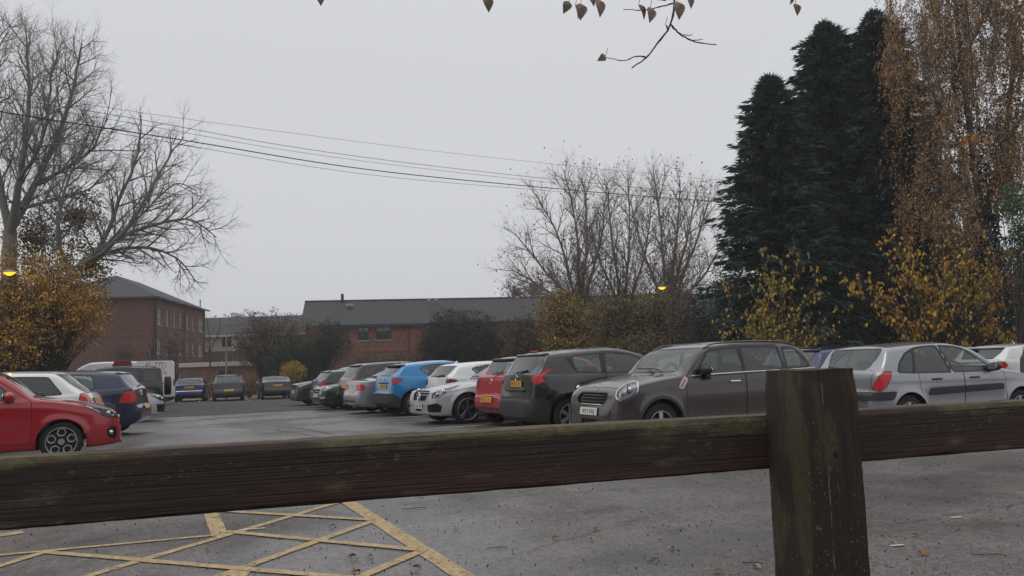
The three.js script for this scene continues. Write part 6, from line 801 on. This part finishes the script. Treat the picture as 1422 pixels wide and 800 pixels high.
const carE = makeCar({ lo: true, L: 4.3, W: 0.88, H: 1.46, xf: 0.85, xr: 3.45, R: 0.31, rimR: 0.21, cowl: [1.25, 0.98], ws: [1.95, 1.38], peak: [2.4, 1.455], re: [3.7, 1.38], tail: [4.1, 1.02], nose: 0.82, paint: PT.pale, glass: 'dark', bx: 2.35, cx: 3.2, cTop: 3.05, head: [[-0.3, 0.6], [0.06, 0.64], [0.4, 0.82], [0.34, 0.86], [-0.02, 0.8], [-0.32, 0.74]], headDark: true, patches: [{ n: 'grille', c: 'head', p: [[-1, 0.5], [0.5, 0.5], [0.46, 0.72], [-1, 0.74]], m: CM.gap, i: 0.02, t: 0.012, tm: CM.chrome }, { n: 'side_intake', c: 'front', p: [[-0.4, 0.28], [0.1, 0.3], [0.16, 0.5], [-0.38, 0.48]], m: CM.gap, i: 0.02, two: true, t: 0.02, tm: CM.trim }], more: (a) => { lampBall(a, 'headlamp', 0.22, 0.72, 0.68, 0.06); lampBall(a, 'headlamp', 0.1, 0.68, 0.55, 0.05); } });
placeCar(carE, 'parked_car', 28.1, [0, 0], [-10.85, 24.6], 'silver hatchback nose poking out past the navy hatchback', 'car');

const fourByFour = makeCar({ lo: true, L: 4.3, W: 0.9, H: 1.84, xf: 0.85, xr: 3.5, R: 0.37, rimR: 0.22, cowl: [1.35, 1.18], ws: [1.85, 1.72], peak: [2.4, 1.82], re: [4.12, 1.79], tail: [4.2, 1.2], deck: [[4.21, 1.1]], tailLow: 1.0, nose: 1.06, paint: PT.black, glass: 'dark', tumble: 0.16, bx: 2.5, cx: 3.35, cTop: 3.35, quarter: [[3.5, 1.25], [3.5, 1.66], [4.0, 1.66], [4.04, 1.25]], belt: [[0, 1.0], [1.3, 1.1], [4.3, 1.14]], clad: 0.42, rails: CM.trim, plateR: null, ra: 0.2, rw: 0.8, tailLamp: [[-0.06, 0.95], [0.06, 0.95], [0.06, 1.2], [-0.06, 1.2]],
  more: (a) => { const sp = part(a.root, 'spare_wheel', new THREE.CylinderGeometry(0.36, 0.36, 0.22, 32).rotateZ(Math.PI / 2).translate(a.px(4.4), 1.03, 0), CM.tyre); part(sp, 'spare_cover', new THREE.CylinderGeometry(0.31, 0.31, 0.02, 32).rotateZ(Math.PI / 2).translate(a.px(4.52), 1.03, 0), CM.plastic); } });
placeCar(fourByFour, 'parked_car', 206, [4.4, 0], [-13.7, 31.4], 'black boxy off roader with a spare wheel on its tail before the white van', 'car');

// --- cars behind the right hand row
const stripHatch = makeCar({ L: 4.0, W: 0.845, H: 1.47, xf: 0.82, xr: 3.3, R: 0.295, rimR: 0.19, rim: ['star', 5], cowl: [1.06, 0.985], ws: [1.78, 1.39], peak: [2.3, 1.462], re: [3.5, 1.4], tail: [3.83, 0.985], deck: [[3.87, 0.93]], tailLow: 0.76, nose: 0.74, paint: PT.silver, bx: 2.08, cx: 2.98, cTop: 2.8, noB: true, trimW: 0.035, belt: [[0, 0.64], [1.06, 0.9], [4.0, 0.94]], rw_m: 0.045, rwLow: 0.02, rearWiper: -1, frame: 0.1, flare: 0.03,
  wins: [[[1.38, 0.95], [1.86, 1.27], [2.05, 1.335], [2.4, 1.36], [2.27, 0.955]], [[2.37, 0.955], [2.5, 1.36], [2.75, 1.355], [2.98, 1.325], [3.1, 0.965]], [[3.15, 0.965], [3.03, 1.31], [3.2, 1.24], [3.36, 1.1], [3.43, 0.98]]],
  tailLamp: [[-0.1, 0.7], [0.08, 0.675], [0.22, 0.74], [0.32, 0.88], [0.33, 0.975], [0.2, 0.985], [0.06, 0.9]], plateR: [0.8], plateF: [0.4], mirrorMat: CM.trim, handleMat: CM.plastic, handleZ: 0.83, strip: [[2.9, 0.58], [2.84, 0.68], [1.22, 0.7], [1.22, 0.62]], aerial: 0.3,
  patches: [{ n: 'bumper_strip', c: 'rear', p: [[-2, 0.52], [0.34, 0.52], [0.44, 0.66], [-2, 0.64]], m: CM.plastic, i: -0.012 }, { n: 'reversing_lamp', c: 'rear', p: [[0.04, 0.985], [0.19, 0.985], [0.05, 0.9], [-0.1, 0.71], [-0.14, 0.72]], m: CM.bowl, two: true }, { n: 'side_repeater', c: 'side', p: [[0.98, 0.76], [1.05, 0.76], [1.05, 0.79], [0.98, 0.79]], m: CM.white, two: true, i: -0.006 }],
  more: (a) => { badge(a, 0.93, true, 0.045, CM.chrome, 3.9); } });
placeCar(stripHatch, 'parked_car', 20, [3.3, 0.845], [6.4, 12.95], 'silver hatchback with black rubbing strips parked beyond the fence post', 'car');
const violetCar = makeCar({ lo: true, L: 3.95, W: 0.85, H: 1.47, xf: 0.8, xr: 3.3, R: 0.3, rimR: 0.2, cowl: [1.05, 1.0], ws: [1.7, 1.41], peak: [2.2, 1.465], re: [3.5, 1.4], tail: [3.8, 1.02], nose: 0.78, paint: PT.violet, bx: 2.15, cx: 2.95, cTop: 2.9, spoiler: [0.1, PT.violet, 0.05] });
placeCar(violetCar, 'parked_car', 28.1, [3.7, 0.3], [5.6, 15.6], 'blue violet hatchback showing between the brown crossover and silver hatchback', 'car');
const whiteSmall = makeCar({ lo: true, L: 4.1, W: 0.86, H: 1.5, xf: 0.82, xr: 3.4, R: 0.31, rimR: 0.2, cowl: [1.1, 1.02], ws: [1.8, 1.42], peak: [2.3, 1.495], re: [3.5, 1.43], tail: [3.95, 1.04], nose: 0.8, paint: PT.white, glass: 'dark', bx: 2.2, cx: 3.0, cTop: 2.9, spoiler: [0.16, PT.white, 0.05] });
placeCar(whiteSmall, 'parked_car', 24, [4.1, 0], [12.75, 22.2], 'white hatchback with dark windows behind the silver hatchback under the hedge', 'car');
const blackEdge = makeCar({ lo: true, L: 4.2, W: 0.9, H: 1.6, xf: 0.85, xr: 3.45, R: 0.34, rimR: 0.22, cowl: [1.15, 1.08], ws: [1.8, 1.5], peak: [2.4, 1.595], re: [3.95, 1.54], tail: [4.1, 1.1], nose: 0.95, paint: PT.black, glass: 'dark', bx: 2.35, cx: 3.2, cTop: 3.15, tumble: 0.2, ra: 0.2, rw: 0.8 });
placeCar(blackEdge, 'parked_car', 24, [4.2, 0], [12.55, 18.6], 'black upright crossover at the end of the back row past the silver hatchback', 'car');
const farDark = makeCar({ lo: true, L: 4.2, W: 0.88, H: 1.5, xf: 0.85, xr: 3.45, R: 0.31, rimR: 0.2, cowl: [1.15, 1.02], ws: [1.85, 1.42], peak: [2.3, 1.495], re: [3.6, 1.42], tail: [4.05, 1.05], nose: 0.8, paint: PT.black, glass: 'dark', bx: 2.3, cx: 3.1, cTop: 3.0 });
placeCar(farDark, 'parked_car', 208.1, [0.9, 0], [3.6, 21.0], 'black hatchback seen only through the gap behind the charcoal crossover', 'car');

// --- white panel van
{
  const v = makeCar({ lo: true, L: 6.1, W: 0.98, H: 2.36, xf: 0.95, xr: 4.7, R: 0.34, rimR: 0.2, rim: ['star', 6], cowl: [0.95, 1.35], ws: [1.6, 2.1], peak: [2.6, 2.35], re: [5.8, 2.33], tail: [6.0, 1.3], deck: [[6.02, 1.2]], tailLow: 0.9, nose: 1.05, paint: PT.white, tumble: 0.1, doors: 3, bx: 2.1, cx: 2.4, cTop: 2.3, belt: [[0, 1.0], [1, 1.3], [6.1, 1.35]], noRear: true, noB: true, ra: 0.12, rw: 0.9, crown: 0.06, frame: 0.4,
    wins: [[[1.25, 1.4], [1.7, 1.86], [2.02, 1.88], [2.04, 1.4]]], top: [[0, 0.5], [0.03, 0.7], [0.1, 0.95], [0.3, 1.1], [0.9, 1.32], [1.0, 1.4], [1.5, 2.0], [1.8, 2.2], [2.2, 2.33], [3, 2.36], [5.7, 2.35], [5.98, 2.33], [6.04, 2.25], [6.06, 1.0], [6.08, 0.7], [6.1, 0.5]], glass: 'dark', tailLamp: [[-0.05, 1.0], [0.06, 1.0], [0.06, 1.35], [-0.05, 1.35]], noGate: true, clad: 0.45, plateR: [0.65],
    more: (a) => {
      const c = document.createElement('canvas'); c.width = 512; c.height = 512; const g = c.getContext('2d'); g.fillStyle = '#dcdcdb'; g.fillRect(0, 0, 512, 512);
      g.font = 'bold 250px serif'; g.lineWidth = 9; g.strokeStyle = '#9c3036'; g.strokeText('AR', 64, 210); g.fillStyle = '#5b5f6b'; g.fillRect(392, 262, 42, 9); g.fillRect(396, 262, 9, 42); g.fillRect(424, 262, 9, 42); for (const [x, y, w] of [[372, 340, 26], [408, 340, 34], [366, 404, 22], [396, 404, 30], [434, 404, 14]]) g.fillRect(x, y, w, 16);
      const t = new THREE.CanvasTexture(c); t.colorSpace = THREE.SRGBColorSpace;
      const pw = 1.72, ph = 1.72, x0 = 5.95, z0 = 0.62; const P = [], U = [], N = 14;
      for (let i = 0; i < N; i++) for (let j = 0; j < N; j++) for (const [p, q] of [[0, 0], [1, 0], [1, 1], [0, 0], [1, 1], [0, 1]]) { const u = (i + p) / N, w = (j + q) / N, x = x0 - pw + pw * u, h = z0 + ph * w; const b = 1.28, y = h <= b ? a.sideY(x, h) : a.sideY(x, b) - 0.015 - 0.1 * (h - b); P.push(a.px(x), h, -(y + 0.012)); U.push(u, w); }
      part(a.root, 'signwriting', geoFrom(P, null, U), new THREE.MeshStandardMaterial({ map: t, roughness: 0.35, side: THREE.DoubleSide }));
      side2(a, 'side_moulding', (s) => rbox(3.4, 0.1, 0.03, 0.012, a.px(3.6), 0.72, s * 0.97), CM.plastic);
      part(a.root, 'panel_groove', merge([2.35, 3.9].map((x) => box(0.014, 1.2, 0.01, a.px(x), 1.3, -0.955))), CM.gap);
    } });
  placeCar(v, 'panel_van', 206, [6.1, -0.95], [-17.9, 42.0], 'long white panel van with red outlined lettering on its side', 'van', 'vans in the car park');
}
// roof sign on the off roader
{
  const g = new THREE.Group(), sh = new THREE.Shape([[-0.34, 0], [0.34, 0], [0.26, 0.2], [-0.26, 0.2]].map((p) => new THREE.Vector2(...p)));
  part(g, 'sign_box', new THREE.ExtrudeGeometry(sh, { depth: 0.3, bevelEnabled: true, bevelThickness: 0.015, bevelSize: 0.015, bevelSegments: 2 }).translate(0, 0, -0.15), std([0.16, 0.012, 0.03], 0.4));
  part(g, 'end_panel', moved(box(0.012, 0.16, 0.26), 0.325, 0.1, 0, 0, 0, 0.38), std([0.7, 0.68, 0.68], 0.5));
  const o = fourByFour.root; g.position.copy(o.position).add(V(0.5, 1.845, -0.45)); g.rotation.y = o.rotation.y + Math.PI;
  add(g, 'roof_sign', 'small dark red roof sign with white end on the black off roader', 'roof sign');
}
// ---------------------------------------------------------------- lamps, wires, twigs and fallen leaves
{
  const grey = std([0.2, 0.21, 0.22], 0.5, { metalness: 0.4 }), dull = std([0.06, 0.055, 0.046], 0.8), glow = new THREE.MeshStandardMaterial({ color: lin(0.8, 0.4, 0.05), emissive: lin(1.0, 0.5, 0.02), emissiveIntensity: 1.6, roughness: 0.4 });
  const lampHead = (g, x, y, z, turn, s = 1) => { const h = new THREE.Group(); h.name = 'lamp_head'; h.position.set(x, y, z); h.rotation.y = turn; g.add(h); const c = new THREE.SphereGeometry(0.5, 18, 10, 0, 6.2832, 0, Math.PI / 2); c.scale(0.62 * s, 0.2 * s, 0.3 * s); part(h, 'housing', c, grey); const b = new THREE.SphereGeometry(0.5, 18, 10, 0, 6.2832, Math.PI / 2, Math.PI / 2); b.scale(0.52 * s, 0.24 * s, 0.25 * s).translate(0.03 * s, -0.004, 0); part(h, 'bulb_cover', b, glow); const l = new THREE.PointLight(0xffb020, 0.5); l.position.set(0.02, -0.2 * s, 0); l.castShadow = true; h.add(l); };
  const lamp = (label, base, top, head, turn, s) => { const g = new THREE.Group(); g.position.set(...base); const H = top[1] - base[1]; part(g, 'column', new THREE.CylinderGeometry(0.035, 0.06, H, 10).translate(0, H / 2, 0), dull); part(g, 'column_base', new THREE.CylinderGeometry(0.1, 0.11, 0.9, 10).translate(0, 0.45, 0), dull); const hx = head[0] - base[0], hy = head[1] - base[1], hz = head[2] - base[2]; part(g, 'arm', tube([[0, H - 0.02, 0], [hx * 0.3, H + (hy - H) * 0.8 + 0.05, hz * 0.3], [hx * 0.8, hy + 0.02, hz * 0.8]], 0.028, 6, 10), dull); lampHead(g, hx, hy, hz, turn, s); add(g, 'street_lamp', label, 'street lamp', 'street lamps'); };
  lamp('lit street lamp reaching out in front of the copper shrub', gy0(-16.383, 1.054, -24), [-16.497, 4.464, -24], [-15.356, 4.561, -24], 0, 0.72);
  lamp('lit street lamp among the shrubs below the bare trees', gy0(8.078, -0.245, -41), [8.243, 4.501, -41], [7.819, 5.003, -41], Math.PI, 0.78);
  const g = new THREE.Group(), b = gy0(-19.931, 0.187, -55); g.position.set(...b); part(g, 'column', new THREE.CylinderGeometry(0.045, 0.07, 5.2, 10).translate(0, 2.6, 0), grey); part(g, 'column_base', new THREE.CylinderGeometry(0.13, 0.14, 0.9, 10).translate(0, 0.45, 0), grey); part(g, 'cap', new THREE.SphereGeometry(0.085, 10, 6).translate(0, 5.2, 0), grey);
  add(g, 'lamp_post', 'plain grey column behind the dark grey crossover', 'lamp post');
}
{
  const black = std([0.02, 0.02, 0.022], 0.7), run = (label, pts, r) => { const q = pts.map((p) => V(...p)); add(new THREE.Mesh(new THREE.TubeGeometry(new THREE.CatmullRomCurve3(q), 90, r, 5, false), black), 'overhead_wire', label, 'wire', 'overhead wires'); };
  run('thick black overhead cable crossing in front of the bare tree', [[-14.547, 8.09, -18], [-13.144, 8.227, -20], [-9.94, 8.386, -23.5], [-5.339, 8.471, -28], [1.283, 8.474, -32], [9.984, 8.63, -37], [20.57, 8.815, -42]], 0.017);
  run('thin wire hanging just below the thick black cable', [[-15.364, 8.651, -19], [-13.473, 8.42, -20.5], [-9.761, 8.229, -23.6], [-5.342, 8.286, -28], [1.279, 8.354, -32], [9.982, 8.595, -37], [20.576, 8.893, -42]], 0.007);
  run('upper thin wire of the parallel pair above the thick cable', [[-15.795, 9.346, -21], [-12.177, 9.381, -24], [-7.932, 9.377, -28], [-1.951, 9.332, -32], [10.544, 9.391, -39], [21.486, 9.382, -43]], 0.009);
  run('lower thin wire of the parallel pair above the thick cable', [[-15.79, 9.224, -21], [-12.174, 9.22, -24], [-7.933, 9.217, -28], [-1.954, 9.181, -32], [10.534, 9.208, -39], [21.47, 9.182, -43]], 0.007);
  run('highest and faintest wire crossing towards the conifers', [[-16.555, 9.942, -22], [-12.219, 9.847, -25], [-8.072, 10.037, -28.5], [-1.995, 10.238, -33], [10.585, 10.122, -39], [21.539, 10.065, -43]], 0.006);
}
const leafShape = (s, serr) => { const h = new THREE.Shape(), n = 12; const pr = (t) => Math.sin(Math.PI * Math.pow(t, 0.72)) * 0.36 * (1 - 0.25 * t) + (t > 0.02 && t < 0.96 ? 0 : 0); const L = []; for (let i = 0; i <= n; i++) L.push([pr(i / n) * s * (1 + (i % 2 ? serr : -serr)), i / n * s]); h.moveTo(0, 0); for (const p of L) h.lineTo(p[0], p[1]); for (const p of L.slice(0, -1).reverse()) h.lineTo(-p[0], p[1]); h.closePath(); const g = new THREE.ExtrudeGeometry(h, { depth: 0.0006, bevelEnabled: false }); const p = g.attributes.position; for (let i = 0; i < p.count; i++) { const x = p.getX(i) / s, y = p.getY(i) / s; p.setZ(i, p.getZ(i) + s * (0.5 * x * x * 1.6 + 0.14 * Math.sin(y * 3) - 0.06 * Math.abs(x))); } g.computeVertexNormals(); return g; };
{ // the twigs hanging into the top of the view
  const dry = [std([0.2, 0.15, 0.12], 0.8), std([0.17, 0.12, 0.09], 0.8), std([0.24, 0.18, 0.14], 0.8)], wood = std([0.07, 0.055, 0.05], 0.9), r = rng(9);
  const spray = (label, base, twigs, leaves) => {
    const g = new THREE.Group(); g.position.set(...base); const rel = (p) => [p[0] - base[0], p[1] - base[1], p[2] - base[2]];
    for (const [pts, r0] of twigs) { const q = smooth(pts.map(rel), 22).map((p, i) => [p[0] + (i % 3 === 1 ? 0.0025 : -0.001) * (r() - 0.3) * 2, p[1] + 0.002 * (r() - 0.5), p[2]]), M = new Mesher(); M.tube(q, q.map((_, i) => lerp(r0, r0 * 0.45, i / 22) * (i % 5 === 2 ? 1.35 : 1)), 6); part(g, 'twig', M.geo(), wood); }
    for (const [p, s, tilt, turn] of leaves) { const q = rel(p), lf = part(g, 'leaf', leafShape(s, 0.05), dry[Math.floor(r() * 3)], q); lf.rotation.set(0.15 * (r() - 0.5), turn, Math.PI + tilt, 'YXZ'); part(g, 'leaf_stalk', tube([q, [q[0] - Math.sin(tilt) * 0.0 + 0.004, q[1] + 0.014, q[2]], [q[0] + 0.01, q[1] + 0.034, q[2]]], 0.0011, 4, 5), wood); }
    add(g, 'hanging_twig', label, 'twig', 'hanging twigs');
  };
  const up = (x, y, z) => [x, y + 0.25, z];
  spray('forked hanging twig with one leaf at the end of its long arm', up(0.721, 2.799, -3.2), [[[up(0.721, 2.799, -3.2), [0.721, 2.799, -3.2], [0.698, 2.693, -3.2], [0.636, 2.607, -3.2], [0.582, 2.547, -3.2], [0.527, 2.511, -3.2]], 0.0052], [[[0.698, 2.693, -3.2], [0.738, 2.648, -3.2], [0.796, 2.615, -3.2], [0.883, 2.599, -3.2]], 0.004], [[[0.589, 2.556, -3.2], [0.55, 2.56, -3.2], [0.501, 2.543, -3.2], [0.427, 2.558, -3.2]], 0.003], [[[0.721, 2.786, -3.2], [0.653, 2.77, -3.2], [0.592, 2.759, -3.2], [0.505, 2.765, -3.2]], 0.003], [[[0.747, 2.647, -3.2], [0.774, 2.643, -3.2], [0.786, 2.646, -3.2]], 0.002], [[[0.788, 2.621, -3.2], [0.818, 2.623, -3.2], [0.833, 2.626, -3.2]], 0.002], [[[0.685, 2.8, -3.2], [0.625, 2.808, -3.2], [0.55, 2.83, -3.2]], 0.003]],
    [[[0.421, 2.565, -3.2], 0.05, -1.0, 0.4], [[0.73, 2.792, -3.2], 0.082, 0.06, 0.3], [[0.617, 2.771, -3.2], 0.074, -0.15, 0.5], [[0.569, 2.785, -3.2], 0.07, 0.55, 0.9], [[0.777, 2.816, -3.2], 0.06, 0.15, 0.5], [[0.677, 2.693, -3.2], 0.025, 0.3, 0.8]]);
  spray('hanging twig with a bunch of four broad brown leaves', up(0.322, 2.812, -3.2), [[[up(0.344, 2.811, -3.2), [0.339, 2.849, -3.2], [0.32, 2.825, -3.2], [0.277, 2.813, -3.2]], 0.003], [[[0.32, 2.825, -3.2], [0.362, 2.826, -3.2], [0.392, 2.822, -3.2]], 0.002]], [[[0.277, 2.807, -3.2], 0.062, -0.45, 0.2], [[0.325, 2.796, -3.2], 0.08, -0.1, 0.3], [[0.303, 2.79, -3.2], 0.06, 0.2, 1.0], [[0.395, 2.816, -3.2], 0.085, 0.08, 0.6], [[0.362, 2.829, -3.2], 0.05, 0.5, 0.6]]);
  spray('hanging twig with a single pale leaf on its own', up(-0.068, 2.837, -3.2), [[[up(-0.062, 2.824, -3.2), [-0.064, 2.869, -3.2], [-0.067, 2.843, -3.2]], 0.002]], [[[-0.068, 2.837, -3.2], 0.07, 0.08, 0.3]]);
  spray('hanging twig with one small leaf next to the conifer tips', up(1.223, 2.782, -3.2), [[[up(1.217, 2.783, -3.2), [1.213, 2.814, -3.2], [1.213, 2.77, -3.2]], 0.0022]], [[[1.225, 2.767, -3.2], 0.056, 0.08, 0.3], [[1.209, 2.808, -3.2], 0.05, -0.2, 0.8]]);
  spray('hanging twig with leaf tips just entering the sky', up(-0.77, 2.885, -3.2), [[[up(-0.758, 2.847, -3.2), [-0.764, 2.911, -3.2], [-0.77, 2.892, -3.2]], 0.002]], [[[-0.77, 2.889, -3.2], 0.07, 0.05, 0.3], [[-0.661, 2.904, -3.2], 0.06, 0.2, 0.5]]);
  // the near orange leaves at the birch
  const og = std([0.36, 0.16, 0.04], 0.7), g = new THREE.Group(), b = [1.82, 2.317, -3], b2 = [b[0], b[1] + 0.5, b[2]]; g.position.set(...b2); const rel = (p) => [p[0] - b2[0], p[1] - b2[1], p[2] - b2[2]];
  const M = new Mesher(), q = smooth([b2, b, [1.802, 2.169, -3], [1.831, 2.116, -3]].map(rel), 18); M.tube(q, q.map((_, i) => 0.003 - 0.0001 * i), 5); part(g, 'twig', M.geo(), wood); const l1 = part(g, 'leaf', leafShape(0.052, 0.03), og, rel([1.772, 2.113, -3])); l1.rotation.set(0.1, 0.2, Math.PI - 0.75, 'YXZ'); const l2 = part(g, 'leaf', leafShape(0.05, 0.03), og, rel([1.843, 2.127, -3])); l2.rotation.set(0.1, 1.1, Math.PI + 0.1, 'YXZ'); const l3 = part(g, 'leaf', leafShape(0.05, 0.03), og, rel([1.804, 2.129, -3])); l3.rotation.set(0.2, -1.15, Math.PI + 0.3, 'YXZ'); part(g, 'leaf_stalk', tube([rel([1.772, 2.113, -3]), rel([1.79, 2.129, -3]), rel([1.812, 2.128, -3])], 0.0016, 5, 8), og);
  add(g, 'hanging_twig', 'hanging twig with bright orange leaves in front of the birch', 'twig', 'hanging twigs');
}
{ // fallen leaves and litter on the near tarmac
  const r = rng(15), tan = [std([0.17, 0.075, 0.035], 0.8), std([0.12, 0.06, 0.04], 0.8), std([0.2, 0.11, 0.055], 0.8)], pale = std([0.26, 0.2, 0.13], 0.8), G = [0.075, 0.06, 0.09].map((s) => leafShape(s, 0.06).rotateX(-Math.PI / 2).scale(1, 2.2, 1.25));
  const spots = [[-1.026, -5.201, 0, 1.1], [-0.64, -5.243, 0, 1.2], [-1.115, -5.607, 0, 1], [-1.017, -5.615, 1, 0.8], [-1.57, -6.686, 0, 1.1], [-0.485, -6.465, 1, 0.8], [0.237, -5.951, 0, 0.9], [0.587, -6.277, 0, 1], [0.552, -5.883, 1, 0.7], [-2.305, -5.977, 0, 0.6], [-2.1, -6.885, 0, 0.8], [1.161, -4.94, 0, 0.8], [1.468, -4.987, 1, 0.9], [2.756, -5.733, 0, 1], [2.567, -5.153, 0, 0.9], [2.54, -5.474, 1, 0.8], [1.042, -6.235, 0, 0.5], [1.052, -5.571, 1, 0.7], [0.297, -5.182, 1, 0.6], [2.092, -4.895, 1, 0.6]];
  spots.forEach(([x, z, k, s], i) => { const m = new THREE.Mesh(G[i % 3], k ? pale : tan[i % 3]); m.position.set(x, 0.006, z); m.rotation.set(0.12 * (r() - 0.5), r() * 6.28, 0.2 * (r() - 0.5)); m.scale.setScalar(s * 0.8); add(m, 'fallen_leaf', k ? 'pale curled fallen leaf lying on the tarmac' : 'russet fallen leaf lying on the tarmac', 'leaf', k ? 'pale fallen leaves' : 'russet fallen leaves'); });
  const wp = std([0.5, 0.5, 0.48], 0.7); for (const [x, z, a, l] of [[-2.209, -6.697, 0.25, 0.2], [3.382, -6.284, 0.1, 0.09], [2.525, -5.455, 0.2, 0.1]]) { const m = new THREE.Mesh(rbox(l, 0.006, 0.022, 0.003), wp); m.position.set(x, 0.008, z); m.rotation.y = a; add(m, 'litter_stick', 'small white litter strip lying on the tarmac', 'litter', 'white litter strips'); }
  const tw = std([0.03, 0.024, 0.02], 0.9); for (const [x, z, a, l] of [[-0.962, -7.426, 0.2, 0.22], [-0.165, -5.756, 0.15, 0.14], [0.849, -5.278, 0.9, 0.12], [1.457, -5.128, -0.3, 0.12], [2.947, -5.141, -0.2, 0.2]]) { const m = new THREE.Mesh(tube([[-l / 2, 0, 0], [-l / 6, 0.003, l * 0.12], [l / 5, 0.002, -l * 0.05], [l / 2, 0, l * 0.1]], 0.0028, 5, 10), tw); m.position.set(x, 0.008, z); m.rotation.y = a; add(m, 'fallen_twig', 'short dark fallen twig lying on the tarmac', 'twig', 'fallen twigs'); }
}
renderer.render(scene, camera);
